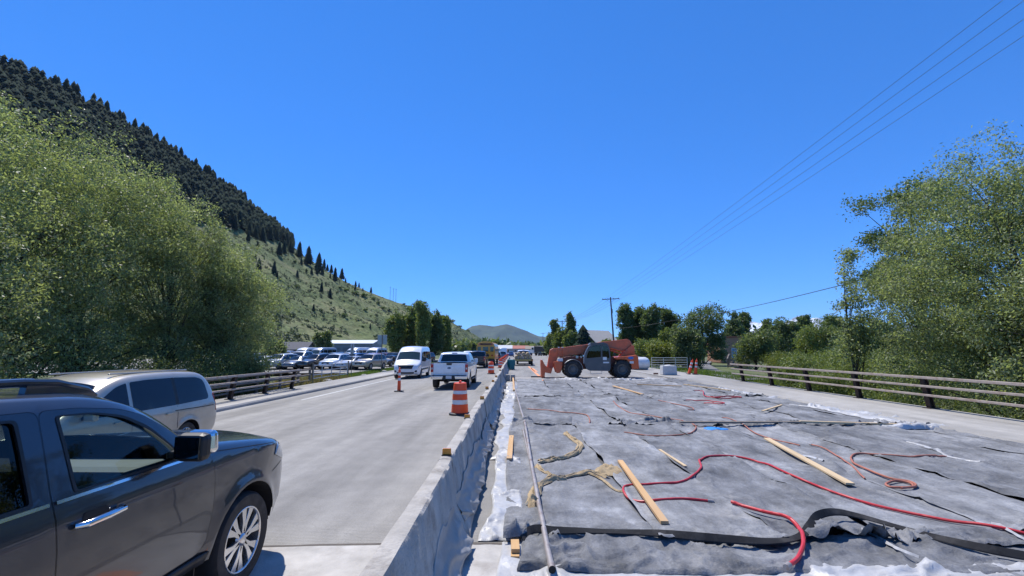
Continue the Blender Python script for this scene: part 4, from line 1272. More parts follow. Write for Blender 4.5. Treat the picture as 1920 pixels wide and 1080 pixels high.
        MB().bar((sg * .90, .68, 1.335), (sg * 1.05, .63, 1.345), .09, .06).build('mirror_arm', m_black, mo, bevel=.015)
        # head and fog lamp, bumper side
        v.win('headlight', [(2.03, 1.04, .02), (2.10, 1.155, .04), (2.215, 1.135, .05), (2.36, 1.02, .06), (2.33, .93, .04)], m_clear_lens, t, sg, .006, .06, solid=.006)
        v.win('bumper_seam', [(1.985, .885), (2.0, .89), (2.28, .925), (2.28, .932), (2.0, .898), (1.985, .893)], m_dark, t, sg, .002, .06)
        v.win('hood_seam', [(1.12, 1.262), (2.03, 1.160), (2.03, 1.166), (1.12, 1.268)], m_dark, t, sg, .0015, .1)
        v.win('sill', [(-1.0, .44), (1.0, .44), (1.03, .515), (-1.05, .515)], m_black, t, sg, .012, .1, solid=.02)
        b = MB(); b.box((sg * .80, 1.0, .42), (.26, .012, .42)); b.build('mud_flap', m_black, t)
        # arch lip
    for sg in (1, -1):
        V, F = v.side(v.P, [P(w1), P(w2), P(w3)], -.06, sg, st=.16)
        b = MB(); b.add(V, [tuple(f) for f in F]); b.build('inner_trim', mat('suv_trim', (.10, .10, .10), .7, var=.1), t, smooth=True)
    b = MB(); v.wrap(b, 'w'); b.build('windshield', glass_mat('windshield_glass', (.72, .78, .76)), t, smooth=True, fixn=False)
    v.patch('rear_window', (-2.40, 1.72), (-2.585, 1.30), (-.62, .62), (-.72, .72), m_glass, t, .004)
    v.patch('grille', (2.483, .70), (2.44, .98), (-.58, .58), (-.62, .62), m_chrome, t, .012)
    b = MB()
    for sx in (-1, 1):
        pass
    # raised hood centre
    b = MB(); V = []; F = []
    ny, nx = 16, 16
    for j in range(ny + 1):
        y = .95 + (2.16 - .95) * j / ny
        zt = np.interp(y, [.9, 1.7, 2.22], [1.36, 1.262, 1.175]) + .05 * .8
        for k in range(nx + 1):
            u = -1 + 2 * k / nx
            V.append((u * (.72 - .06 * j / ny), y, zt + .035 * (1 - abs(u) ** 6) * min(1, (ny - j) / 3 + .3) - .05 * abs(u) ** 2.2 - .012))
    F = [(j * (nx + 1) + k, j * (nx + 1) + k + 1, (j + 1) * (nx + 1) + k + 1, (j + 1) * (nx + 1) + k) for j in range(ny) for k in range(nx)]
    b.add(V, F); b.build('hood', m_suv_paint, t, smooth=True, fixn=False)
    # interior
    m_int = mat('cabin_trim', (.17, .17, .165), .7, var=.1, scale=6)
    m_seat = mat('seat_leather', (.16, .16, .16), .55, var=.1, scale=6)
    bx(t, 'dashboard', m_int, (0, .78, 1.10), (1.5, .42, .30), bevel=.08)
    bx(t, 'cabin_floor', m_dark, (0, -.6, .50), (1.7, 3.6, .05), bevel=0)
    for sx in (-.40, .40):
        st_ = bx(t, 'seat', m_seat, (sx, -.05, .80), (.54, .55, .20), bevel=.07)
        MB().box((sx, -.36, 1.12), (.52, .18, .66), (R(-14), 0, 0)).build('seat_back', m_seat, st_, bevel=.07)
        MB().box((sx, -.47, 1.52), (.26, .11, .19), (R(-10), 0, 0)).build('headrest', m_seat, st_, bevel=.045)
    bx(t, 'rear_seat', m_seat, (0, -1.35, 1.05), (1.4, .2, .75), bevel=.07)
    b = MB(); ring = [(-.40 + .19 * math.cos(a), .42 + .07 * math.sin(a), 1.20 + .18 * math.sin(a)) for a in [2 * math.pi * k / 24 for k in range(25)]]
    b.tube(ring, .016, 8, cap=False); b.bar((-.58, .42, 1.20), (-.22, .42, 1.20), .04, .03); b.build('steering_wheel', m_black, t, smooth=True)
    bx(t, 'cabin_mirror', m_black, (0, .36, 1.66), (.24, .04, .07), bevel=.015)
    # wheels
    for x in (-.865, .865):
        for y in (-1.55, 1.55):
            sg = 1 if x > 0 else -1
            w_ = wheel(t, x, y, .405, .27, .272, 0, m_alloy, 'none')
            bpy.data.objects.remove(w_.children[0]) if False else None
            rim = [c for c in w_.children if c.name.startswith('rim')][0]
            bpy.data.objects.remove(rim)
            b = MB(); rim_r = .272; h = .135
            b.lathe([(rim_r, sg * h * .86), (rim_r + .004, sg * h * .95), (rim_r * .975, sg * h * .98), (rim_r * .945, sg * h * .90), (rim_r * .93, sg * h * .2), (rim_r * .92, -sg * h * .7)], 48, 'X', (x, y, .405))
            xo = x + sg * h * .80
            for k in range(6):
                a = 2 * math.pi * k / 6 + .3
                for da in (-.19, .19):
                    pl = []
                    for rr_, ww, an in ((.055, .020, a + da * .35), (.14, .019, a + da * .75), (.262, .036, a + da * 1.18)):
                        pl.append((rr_, ww, an))
                    left = [(rr_ * math.cos(an) - ww * math.sin(an), rr_ * math.sin(an) + ww * math.cos(an)) for rr_, ww, an in pl]
                    right = [(rr_ * math.cos(an) + ww * math.sin(an), rr_ * math.sin(an) - ww * math.cos(an)) for rr_, ww, an in pl]
                    poly = [(y + q[0], .405 + q[1]) for q in left + right[::-1]]
                    b.prism(poly, xo - sg * .030, xo + sg * .010, 'X')
            ro = b.build('rim', mat('machined_alloy', (.72, .71, .69), .25, .85, var=.06), w_, bevel=.004)
            b = MB(); b.lathe([(0, sg * .024), (.034, sg * .022), (.048, sg * .012), (.062, -sg * .02)], 24, 'X', (xo, y, .405)); b.build('hub_cap', m_alloy, w_, smooth=True)
            for k in range(5 if (x > 0 and y > 0) else 0):
                a = 2 * math.pi * k / 5
                MB().lathe([(0, sg * .012), (.011, sg * .012), (.013, -sg * .03)], 8, 'X', (xo - sg * .012, y + .075 * math.cos(a), .405 + .075 * math.sin(a))).build('lug_nut', m_steel_rim, w_)
    b = MB()
    for y in (-1.55, 1.55):
        b.box((0, y, .42), (1.5, .12, .12))
    b.box((0, 0, .40), (.9, 4.6, .14)); b.build('chassis', m_dark, t)
    for sx in (.62, -.62):
        for y in (1.55, -1.55):
            b = MB()
            arc = [(y + .48 * math.cos(a), .41 + .48 * math.sin(a)) for a in [math.pi * k / 14 for k in range(15)]]
            Vv = []; 
            for q in arc: Vv += [(sx - .33, q[0], q[1]), (sx + .33, q[0], q[1])]
            b.add(Vv, [(2 * k, 2 * k + 1, 2 * k + 3, 2 * k + 2) for k in range(14)])
            inner = sx - math.copysign(.33, sx)
            b.add([(inner, q[0], q[1]) for q in arc], [tuple(range(15))])
            b.build('wheel_well', m_dark, t, fixn=False)
    return t
near_suv()
# ------------------------------------------------------------------ minivan
def minivan():
    t = thing('minivan', 'beige minivan with dark side windows in the left lane behind the grey vehicle', 'car', (-8.2, 8.62, road_z(-8.2)), math.pi)
    z0 = .28
    pts = [(-2.45, .30, .05, 'd')] + arch(-1.52, .33, .39, z0) + [(-1.0, z0, 0, 'd'), (1.1, z0, 0, 'd')] + arch(1.56, .33, .39, z0) + \
          [(2.15, .28, .05, 'd'), (2.52, .36, .08), (2.57, .62, .10), (2.42, .88, .18), (1.75, 1.02, .2), (1.35, 1.10, .15), (.42, 1.60, .35), (-.1, 1.73, .4), (-1.2, 1.755, .5), (-2.15, 1.70, .25), (-2.42, 1.40, .25), (-2.50, 1.02, .1), (-2.58, .72, .06), (-2.58, .42, .08)]
    hwz = [(.25, .92), (.36, .965), (.65, 1.0), (.95, .995), (1.06, .965), (1.2, .93), (1.6, .80), (1.76, .74)]
    v = Vehicle(pts, hwz, re=.09, c0=.045, c1=.12, front=(1.6, .22, .97), rear=(-1.9, .07, .7), flares=((-1.52, .33, .39, .02), (1.56, .33, .39, .02)), step=.08)
    v.body('body', m_beige_paint, t)
    m_tint = mat('minivan_tinted_glass', (.008, .010, .016), .04, var=0, spec=.45)
    for sg in (1, -1):
        v.win('rear_quarter_window', [(-2.20, 1.10, .1), (-2.12, 1.53, .12), (-1.9, 1.60, .1), (-1.22, 1.63, .03), (-1.24, 1.07, .03)], m_tint, t, sg, .004)
        v.win('sliding_door_window', [(-1.15, 1.07, .03), (-1.13, 1.63, .03), (-.5, 1.63, .08), (-.10, 1.61, .04), (-.08, 1.06, .03)], m_tint, t, sg, .004)
        v.win('front_door_window', [(.0, 1.06, .03), (-.02, 1.60, .03), (.22, 1.54, .1), (.95, 1.12, .06), (.98, 1.06, .03)], m_tint, t, sg, .004)
        v.win('window_pillar', [(-1.24, 1.07), (-1.22, 1.63), (-1.13, 1.63), (-1.15, 1.07)], m_black, t, sg, .003)
        v.win('door_seam', [(-.05, .35), (-.04, .35), (-.03, 1.05), (-.04, 1.05)], m_dark, t, sg, .002)
        v.win('door_track', [(-2.35, .93), (-1.1, .95), (-1.1, .965), (-2.35, .945)], m_dark, t, sg, .002)
        v.win('door_seam', [(-1.19, .35), (-1.18, .35), (-1.18, 1.05), (-1.19, 1.05)], m_dark, t, sg, .002)
        v.win('taillight', [(-2.545, .80, .02), (-2.50, 1.02, .02), (-2.42, 1.22, .03), (-2.36, 1.20, .02), (-2.43, 1.0, .02), (-2.46, .80, .02)], m_red_lens, t, sg, .006, solid=.008)
        v.win('headlight', [(2.1, .72, .03), (2.12, .85, .03), (2.38, .84, .04), (2.5, .70, .03)], m_clear_lens, t, sg, .006, solid=.008)
        for y in (.25, -.95):
            x = sg * float(v.xf(y, .92)[0])
            MB().bar((x + sg * .02, y - .1, .92), (x + sg * .02, y + .1, .92), .03, .035).build('door_handle', m_beige_paint, t, bevel=.008)
        MB().bar((sg * .56, .1, 1.765), (sg * .56, -1.9, 1.765), .035, .03).build('roof_rack', m_beige_paint, t, bevel=.01)
    v.patch('windshield', (1.30, 1.13), (.47, 1.575), (-.80, .80), (-.70, .70), m_tint, t, .006)
    v.patch('rear_window', (-2.20, 1.66), (-2.45, 1.12), (-.62, .62), (-.72, .72), m_tint, t, .006)
    v.patch('grille', (2.56, .50), (2.52, .72), (-.5, .5), (-.55, .55), m_black, t, .01)
    v.patch('number_plate', (-2.575, .62), (-2.56, .74), (-.16, .16), (-.16, .16), m_plate, t, .01)
    mirror_pair(t, .95, .92, 1.13, m_beige_paint)
    for x in (-.86, .86):
        for y in (-1.52, 1.56): wheel(t, x, y, .335, .22, .215, 7, m_alloy)
    return t
minivan()

# ------------------------------------------------------------------ pickups
def pickup(label, loc, rz, paint, detail=True, group=None, plate=True, name='pickup_truck'):
    t = thing(name, label, 'pickup truck', loc, rz, group)
    z0 = .52
    pts = [(-2.72, .60, .04, 'd'), (-2.35, z0, 0, 'd')] + arch(-1.78, .42, .50, z0) + [(-1.1, z0, 0, 'd'), (1.25, z0, 0, 'd')] + arch(1.9, .42, .50, z0) + \
          [(2.5, .46, .05, 'd'), (2.88, .50, .08), (2.95, .75, .08), (2.90, 1.12, .12), (2.55, 1.24, .15), (1.42, 1.32, .06), (.72, 1.86, .18), (.3, 1.945, .25), (-.55, 1.94, .25), (-.86, 1.86, .08), (-1.02, 1.36, .02, 'n'), (-2.80, 1.36, .01, 'n'), (-2.86, 1.36, 0, 'b'), (-2.88, 1.0, .05), (-2.84, .66, .05)]
    hwz = [(.45, .955), (.56, .985), (.85, 1.01), (1.15, 1.01), (1.34, .985), (1.42, .95), (1.9, .79), (1.96, .76)]
    v = Vehicle(pts, hwz, re=.055, c0=.03, c1=.03, front=(2.2, .12, .7), flares=((-1.78, .42, .50, .03), (1.9, .42, .50, .03)), step=.1)
    v.body('body', paint, t)
    # bed
    b = MB(); b.box((0, -1.90, .82), (1.70, 1.80, .04)); b.box((.84, -1.9, 1.09), (.03, 1.8, .5)); b.box((-.84, -1.9, 1.09), (.03, 1.8, .5)); b.box((0, -1.0, 1.08), (1.66, .03, .5))
    b.build('truck_bed', m_black, t)
    for sg in (1, -1):
        MB().box((sg * .915, -1.93, 1.372), (.15, 1.86, .03)).build('bed_rail', m_black, t, bevel=.008)
        v.win('cab_window', [(-.70, 1.40, .03), (-.66, 1.80, .05), (.02, 1.82, .03), (.02, 1.40, .03)], m_glass, t, sg, .004)
        v.win('cab_window', [(.09, 1.40, .03), (.09, 1.82, .03), (.62, 1.77, .08), (1.08, 1.42, .05), (1.02, 1.385, .03)], m_glass, t, sg, .004)
        for y in (-.9, .05, 1.15):
            v.win('door_seam', [(y, .62), (y + .01, .62), (y + .01, 1.36), (y, 1.36)], m_dark, t, sg, .002)
        bx(t, 'taillight', m_red_lens, (sg * .925, -2.875, 1.12), (.15, .06, .42), bevel=.02)
        bx(t, 'reverse_light', m_clear_lens, (sg * .925, -2.909, 1.10), (.09, .012, .10), bevel=.004)
        bx(t, 'headlight', m_clear_lens, (sg * .80, 2.86, 1.02), (.26, .12, .22), bevel=.03)
        for y in (.0, .95):
            x = sg * float(v.xf(y, 1.22)[0])
            MB().bar((x + sg * .02, y - .1, 1.2), (x + sg * .02, y + .1, 1.2), .03, .035).build('door_handle', paint, t, bevel=.008)
    tg = bx(t, 'tailgate', paint, (0, -2.895, 1.05), (1.66, .05, .64), bevel=.02)
    MB().box((0, -2.925, 1.03), (1.42, .014, .36)).build('tailgate_panel', paint, tg, bevel=.006)
    MB().box((0, -2.93, 1.33), (.26, .03, .10), taper=1.15).build('tailgate_handle', m_black, tg, bevel=.01)
    b = MB(); b.lathe([(0, -.008), (.095, -.006), (.098, .0)], 24, 'Y', (0, 0, 0)); 
    b.v = [(x * 1.0, y - 2.936, z * .42 + 1.13) for x, y, z in b.v]; b.build('emblem', mat('blue_oval', (.012, .03, .10), .25, var=0, coat=1), tg, smooth=True)
    b = MB(); b.lathe([(.098, -.002), (.112, -.006), (.113, .0)], 24, 'Y', (0, 0, 0)); b.v = [(x, y - 2.936, z * .42 + 1.13) for x, y, z in b.v]; b.build('emblem_rim', m_chrome, tg, smooth=True)
    bp = bx(t, 'rear_bumper', m_chrome if detail else m_black, (0, -2.95, .63), (1.92, .17, .19), bevel=.035)
    MB().box((0, -2.99, .735), (1.86, .12, .03)).build('bumper_step', m_black, bp, bevel=.006)
    MB().box((0, -3.036, .63), (.72, .02, .20), taper=.85).build('plate_recess', m_black, bp, bevel=.006)
    MB().box((0, -3.05, .65), (.31, .012, .155)).build('number_plate', m_plate, bp)
    MB().box((0, -2.9, .47), (.12, .3, .10)).build('tow_hitch', m_black, t)
    v.patch('rear_window', (-.885, 1.81), (-1.0, 1.42), (-.66, .66), (-.78, .78), m_glass, t, .006)
    v.patch('windshield', (1.36, 1.365), (.80, 1.80), (-.80, .80), (-.70, .70), m_glass, t, .006)
    v.patch('grille', (2.95, .70), (2.915, 1.08), (-.62, .62), (-.62, .62), m_black, t, .02)
    bx(t, 'brake_light', m_red_lens, (0, -.845, 1.905), (.30, .03, .035), bevel=.005)
    mirror_pair(t, .93, 1.0, 1.43, m_black if not detail else paint, (.22, .12, .24))
    b = MB(); b.box((0, -1.78, .42), (1.7, .14, .14)); b.box((0, 1.9, .42), (1.7, .12, .12)); b.box((.45, 0, .56), (.1, 5.3, .16)); b.box((-.45, 0, .56), (.1, 5.3, .16)); b.build('chassis', m_dark, t)
    for sg in (1, -1):
        MB().bar((sg * .99, -.8, .42), (sg * .99, 1.2, .42), .12, .05).build('running_board', m_black, t, bevel=.01)
        for y in (-1.78, 1.9): wheel(t, sg * .87, y, .40, .28, .235, 6, m_alloy)
    return t
pickup('white pickup truck seen from behind next to the orange drum', (-3.8, 27.7, road_z(-3.8)), R(.3), m_white_paint)
pickup('black pickup truck waiting behind the school bus', (-4.95, 55.2, road_z(-4.95)), 0, m_black_paint, False)

# ------------------------------------------------------------------ white van
def van(label, loc, rz, name='passenger_van', group=None, paint=None):
    paint = paint or m_white_paint
    t = thing(name, label, 'van', loc, rz, group)
    z0 = .34
    pts = [(-2.8, .40, .04, 'd'), (-2.5, z0, 0, 'd')] + arch(-1.72, .36, .43, z0) + [(-1.1, z0, 0, 'd'), (1.4, z0, 0, 'd')] + arch(1.98, .36, .43, z0) + \
          [(2.6, .30, .05, 'd'), (2.92, .38, .10), (2.99, .70, .12), (2.86, 1.06, .22), (2.15, 1.34, .2), (1.48, 2.02, .25), (1.0, 2.36, .35), (.4, 2.46, .4), (-2.4, 2.47, .3), (-2.82, 2.40, .12), (-2.93, 1.2, .1), (-2.95, .6, .08)]
    hwz = [(.3, .96), (.45, 1.0), (.9, 1.03), (1.3, 1.02), (1.5, .99), (2.1, .90), (2.47, .82)]
    v = Vehicle(pts, hwz, re=.12, c0=.05, c1=.10, front=(2.1, .16, .9), flares=((-1.72, .36, .43, .02), (1.98, .36, .43, .02)), step=.11)
    v.body('body', paint, t)
    for sg in (1, -1):
        v.win('side_window', [(-2.62, 1.40, .08), (-2.60, 2.05, .08), (-1.55, 2.07, .04), (-1.55, 1.38, .04)], m_glass, t, sg, .005)
        v.win('side_window', [(-1.47, 1.38, .04), (-1.47, 2.07, .04), (-.3, 2.07, .04), (-.3, 1.38, .04)], m_glass, t, sg, .005)
        v.win('side_window', [(-.22, 1.38, .04), (-.22, 2.07, .04), (.72, 2.06, .06), (.72, 1.38, .04)], m_glass, t, sg, .005)
        v.win('front_door_window', [(.86, 1.36, .05), (.86, 2.0, .06), (1.22, 1.98, .1), (1.80, 1.42, .08), (1.72, 1.30, .06)], m_glass, t, sg, .005)
        v.win('side_moulding', [(-1.2, .62), (1.45, .62), (1.45, .76), (-1.2, .76)], m_black, t, sg, .010, solid=.012)
        v.win('headlight', [(2.30, .98, .03), (2.33, 1.17, .05), (2.52, 1.13, .05), (2.86, .95, .05), (2.82, .84, .04)], m_clear_lens, t, sg, .008, solid=.01)
        v.win('door_seam', [(.78, .45), (.79, .45), (.79, 2.05), (.78, 2.05)], m_dark, t, sg, .002)
        bx(t, 'mirror', m_black, (sg * 1.20, 1.72, 1.48), (.22, .12, .36), bevel=.04)
        MB().bar((sg * .9, 1.7, 1.36), (sg * 1.12, 1.72, 1.36), .06, .06).build('mirror_arm', m_black, t)
        bx(t, 'fog_light', m_black, (sg * .72, 2.93, .60), (.26, .10, .14), bevel=.03)
    v.patch('windshield', (2.08, 1.41), (1.50, 2.00), (-.90, .90), (-.80, .80), mat('van_windshield', (.03, .05, .05), .03, var=0, spec=.6), t, .008)
    v.patch('grille', (2.985, .74), (2.89, 1.02), (-.48, .48), (-.60, .60), m_black, t, .015, solid=.02)
    v.patch('lower_intake', (2.95, .42), (2.97, .54), (-.62, .62), (-.66, .66), m_black, t, .012)
    b = MB(); b.lathe([(0, .008), (.10, .006), (.105, 0)], 20, 'Y', (0, 0, 0)); b.v = [(x, y + 3.06, z * .42 + .90) for x, y, z in b.v]; b.build('emblem', MATS['blue_oval'], t, smooth=True)
    bx(t, 'wiper', m_black, (-.3, 2.09, 1.46), (.6, .02, .02), (0, R(-8), 0), bevel=0)
    for sg in (1, -1):
        for y in (-1.72, 1.98): wheel(t, sg * .90, y, .355, .23, .22, 6, m_steel_rim)
    return t
van('white passenger van with medium-high roof facing the camera in the left lane', (-8.8, 38.2, road_z(-8.8)), math.pi + R(2))

# ------------------------------------------------------------------ school bus
def school_bus():
    m_yel = mat('school_bus_yellow', (.62, .27, .012), .4, var=.08, scale=3, coat=.4)
    t = thing('school_bus', 'yellow school bus seen from behind in the right-hand queue', 'bus', (-4.5, 66, road_z(-4.5)))
    b = MB()
    prof = [(-1.2, .75), (1.2, .75), (1.22, 1.6), (1.20, 2.5), (1.08, 2.86), (.8, 3.05), (.4, 3.13), (-.4, 3.13), (-.8, 3.05), (-1.08, 2.86), (-1.20, 2.5), (-1.22, 1.6)]
    b.prism(prof, -5.5, 4.3, 'Y'); b.build('body', m_yel, t, bevel=.04)
    b = MB(); b.prism([(4.3, .7), (6.0, .7), (6.0, 1.3), (5.7, 1.6), (4.3, 1.75)], -1.0, 1.0, 'X'); b.build('hood', m_yel, t, bevel=.08)
    for sx in (-.62, .62):
        bx(t, 'rear_window', m_glass, (sx * 1.35, -5.51, 2.15), (.44, .03, .62), bevel=.01)
        bx(t, 'warning_light', m_red_lens, (sx * 1.32, -5.52, 2.78), (.2, .05, .2), bevel=.02)
        bx(t, 'brake_light', m_red_lens, (sx * 1.4, -5.52, 1.35), (.2, .05, .2), bevel=.02)
    d = bx(t, 'emergency_door', m_yel, (0, -5.52, 1.75), (.86, .04, 1.75), bevel=.01)
    MB().box((0, -5.545, 2.15), (.70, .02, .62)).build('door_window', m_glass, d)
    MB().box((0, -5.545, 1.35), (.70, .02, .5)).build('door_window', m_glass, d)
    bx(t, 'roof_panel', mat('bus_dark_band', (.10, .035, .02), .5, var=.1), (0, -5.515, 2.80), (1.5, .03, .22), bevel=.02)
    bp = bx(t, 'rear_bumper', m_black, (0, -5.62, .75), (2.35, .22, .32), bevel=.03)
    for sx in (1, -1):
        for z in (1.0, 1.5):
            MB().box((sx * 1.225, -.6, z), (.02, 9.7, .05)).build('rub_rail', m_black, t)
        for k in range(9):
            MB().box((sx * 1.215, -4.8 + k * 1.0, 2.2), (.03, .8, .62)).build('side_window', m_glass, t)
        for y in (-3.2, 4.6): wheel(t, sx * 1.0, y, .5, .28, .28, 6, m_steel_rim, 'disc')
    return t
school_bus()

# ------------------------------------------------------------------ small cars: parked and queued
CARS = {}
def car_proto(kind):
    t = thing('parked_car', 'x', 'car', (0, 0, -50))
    if kind == 'sedan':
        z0 = .24
        pts = [(-2.2, .3, .04, 'd')] + arch(-1.38, .32, .36, z0, 10) + arch(1.42, .32, .36, z0, 10) + [(2.2, .25, .04, 'd'), (2.35, .45, .1), (2.25, .70, .15), (1.2, .93, .15), (.42, 1.38, .25), (-.4, 1.45, .3), (-1.1, 1.38, .25), (-1.75, 1.02, .12), (-2.3, .98, .08), (-2.38, .55, .1)]
        hwz = [(.2, .85), (.35, .88), (.7, .90), (.95, .86), (1.45, .60)]
        wins = [[(-1.5, 1.0, .03), (-1.02, 1.33, .05), (-.33, 1.38, .03), (-.33, .98, .03)], [(-.27, .98, .03), (-.27, 1.38, .03), (.36, 1.33, .08), (.95, .97, .04)]]
        ws = ((1.15, .955), (.50, 1.335), .72, .60); rw = ((-1.16, 1.345), (-1.70, 1.045), .58, .70); r_ = .33; ax = (-1.38, 1.42); xx = .78
    elif kind == 'suv':
        z0 = .32
        pts = [(-2.15, .38, .04, 'd')] + arch(-1.32, .36, .40, z0, 10) + arch(1.38, .36, .40, z0, 10) + [(2.15, .3, .04, 'd'), (2.32, .5, .1), (2.25, .88, .15), (1.1, 1.08, .12), (.45, 1.60, .22), (-.4, 1.71, .3), (-1.8, 1.66, .2), (-2.2, 1.15, .12), (-2.3, .6, .1)]
        hwz = [(.25, .87), (.45, .93), (.85, .95), (1.1, .90), (1.7, .68)]
        wins = [[(-1.95, 1.16, .05), (-1.72, 1.55, .08), (-1.15, 1.58, .03), (-1.15, 1.12, .03)], [(-1.08, 1.12, .03), (-1.08, 1.58, .03), (-.25, 1.60, .03), (-.25, 1.10, .03)], [(-.19, 1.1, .03), (-.19, 1.60, .03), (.36, 1.52, .08), (.88, 1.10, .04)]]
        ws = ((1.05, 1.12), (.50, 1.56), .78, .66); rw = ((-1.85, 1.60), (-2.17, 1.18), .60, .74); r_ = .37; ax = (-1.32, 1.38); xx = .83
    v = Vehicle(pts, hwz, re=.09, c0=.03, c1=.10, front=(1.4, .16, .9), rear=(-1.5, .10, .85), step=.2)
    v.body('body', m_obj_paint, t, st=.2)
    for sg in (1, -1):
        for w in wins: v.win('side_window', w, m_glass, t, sg, .008, .3)
    v.patch('windshield', ws[0], ws[1], (-ws[2], ws[2]), (-ws[3], ws[3]), m_glass, t, .010, 8, 2)
    v.patch('rear_window', rw[0], rw[1], (-rw[2], rw[2]), (-rw[3], rw[3]), m_glass, t, .010, 8, 2)
    zl_ = .66 if kind == 'sedan' else .82
    for sg in (1, -1):
        bx(t, 'headlight', m_clear_lens, (sg * .62, 2.2, zl_), (.32, .16, .12), bevel=0)
        bx(t, 'taillight', m_red_lens, (sg * .66, -2.24, zl_ + .12), (.28, .12, .16), bevel=0)
    bx(t, 'grille', m_black, (0, 2.36, zl_ - .10), (.8, .06, .2), bevel=0)
    for sg in (1, -1):
        for y in ax:
            b = MB(); b.lathe([(0, -.1), (r_ * .62, -.11), (r_ * .66, -.1), (r_, -.09), (r_, .09), (r_ * .66, .1), (r_ * .62, .11), (0, .1)], 18, 'X', (sg * xx, y, r_))
            w_ = b.build('wheel', m_rubber, t, smooth=True, angle=50)
            b = MB(); b.lathe([(0, .115 * sg), (r_ * .6, .115 * sg)], 14, 'X', (sg * xx, y, r_)); b.build('rim', m_steel_rim, w_)
    return t
for k_ in ('sedan', 'suv'):
    CARS[k_] = car_proto(k_)
CARS['van'] = van('x', (0, 0, -50), 0, 'parked_van', None, m_obj_paint)
CARS['pickup'] = pickup('x', (0, 0, -50), 0, m_obj_paint, False)
bpy.context.view_layer.update()
CC = {'white': (.75, .76, .77), 'silver': (.42, .43, .44), 'black': (.015, .015, .017), 'grey': (.13, .135, .14), 'blue': (.03, .07, .20), 'red': (.32, .02, .02), 'dark green': (.02, .05, .035), 'tan': (.36, .31, .23), 'dark red': (.10, .012, .012)}
KN = {'sedan': 'sedan', 'suv': 'crossover', 'van': 'van', 'pickup': 'pickup truck'}
def place_car(kind, colour, x, y, z, rz, label, group):
    c = copy_tree(CARS[kind])
    c.location = (x, y, z); c.rotation_euler = (0, 0, rz)
    c['label'] = label; c['group'] = group
    for ch in c.children_recursive: ch.color = (*CC[colour], 1)
    c.name = {'sedan': 'parked_car', 'suv': 'parked_car', 'van': 'parked_van', 'pickup': 'parked_pickup'}[kind]
    return c
rows = [('front', 51.5, [('sedan', 'silver'), ('suv', 'grey'), ('sedan', 'white'), ('suv', 'silver'), ('sedan', 'grey'), ('suv', 'black'), ('suv', 'white'), ('sedan', 'silver'), ('suv', 'tan')], -33.0, 2.05),
        ('second', 60.0, [('suv', 'white'), ('sedan', 'blue'), ('suv', 'silver'), ('sedan', 'grey'), ('suv', 'white'), ('pickup', 'silver'), ('suv', 'black'), ('sedan', 'white'), ('suv', 'blue'), ('suv', 'red'), ('sedan', 'black')], -39.5, 2.25),
        ('third', 69.0, [('suv', 'silver'), ('suv', 'blue'), ('sedan', 'white'), ('suv', 'black'), ('pickup', 'white'), ('suv', 'red'), ('sedan', 'silver'), ('suv', 'grey'), ('suv', 'white'), ('sedan', 'dark green'), ('suv', 'dark red'), ('suv', 'black')], -45.5, 2.5),
        ('fourth', 79.0, [('suv', 'red'), ('suv', 'silver'), ('pickup', 'white'), ('van', 'white'), ('van', 'silver'), ('suv', 'black'), ('van', 'white'), ('van', 'white'), ('suv', 'grey'), ('suv', 'black'), ('suv', 'dark red')], -46.0, 3.0)]
for rn, y, cars, x0, sp in rows:
    for i, (kd, cl) in enumerate(cars):
        x = x0 + i * sp + random.uniform(-.15, .15)
        place_car(kd, cl, x, y + random.uniform(-.5, .5), -.136, math.pi + R(random.uniform(-8, 8)) - R(12), '%s %s parked in the %s row of the lot, %s from the left' % (cl, KN[kd], rn, 'first' if i == 0 else ORD[i]), 'cars parked in the lot behind the fence')
for (kd, cl, x, y, lab) in (('suv', 'black', -4.2, 82, 'black crossover queuing just ahead of the school bus'), ('suv', 'grey', -3.6, 96, 'grey crossover queuing far ahead of the school bus'), ('sedan', 'blue', -2.6, 130, 'dark blue sedan far down the road left of the barrier end'), ('van', 'white', -4.2, 118, 'white van far down the road ahead of the queue')):
    place_car(kd, cl, x, y, road_z(x), 0, lab, 'vehicles queued on the road')
for (kd, cl, x, y, lab) in (('pickup', 'white', -8.4, 76, 'white pickup truck coming towards the camera beside the black pickup'), ('suv', 'black', -8.6, 92, 'black crossover coming towards the camera far behind the white van')):
    place_car(kd, cl, x, y, road_z(x), math.pi, lab, 'vehicles coming along the left lane')
place_car('pickup', 'white', .5, 66.2, 0, 0, 'white pickup truck pulling the loaded flatbed trailer', 'work vehicles right of the barrier')
def drop(o):
    for ch in list(o.children_recursive): bpy.data.objects.remove(ch)
    bpy.data.objects.remove(o)
for o in list(CARS.values()): drop(o)

# ------------------------------------------------------------------ flatbed trailer and dump truck
t = thing('flatbed_trailer', 'flatbed trailer loaded with tan rolls beyond the teal bins', 'trailer', (.4, 60, 0))
bx(t, 'deck', m_old_wood, (0, 0, .78), (2.5, 3.6, .12)); 
b = MB(); b.box((0, -1.84, .72), (2.5, .06, .2)); b.build('tail_beam', mat('yellow_steel', (.52, .38, .12), .5, var=.15), t, bevel=.01)
for k, (x, z) in enumerate(((-.85, 1.05), (-.3, 1.05), (.3, 1.06), (.86, 1.05), (-.55, 1.45), (.05, 1.47), (.6, 1.44))):
    b = MB(); b.lathe([(0, -1.72), (.2, -1.7), (.25, -1.6), (.26, 0), (.25, 1.6), (0, 1.7)], 14, 'Y', (x, 0, z)); b.build('load_roll', m_burlap, t, smooth=True)
for sx in (1, -1):
    for y in (-.5, .4): wheel(t, sx * 1.12, y, .36, .22, .2, 5, m_steel_rim, 'disc')
    bx(t, 'taillight', m_red_lens, (sx * 1.1, -1.88, .72), (.2, .04, .1), bevel=.01)
MB().bar((0, 1.8, .7), (0, 3.2, .6), .12, .12).build('drawbar', m_black, t)
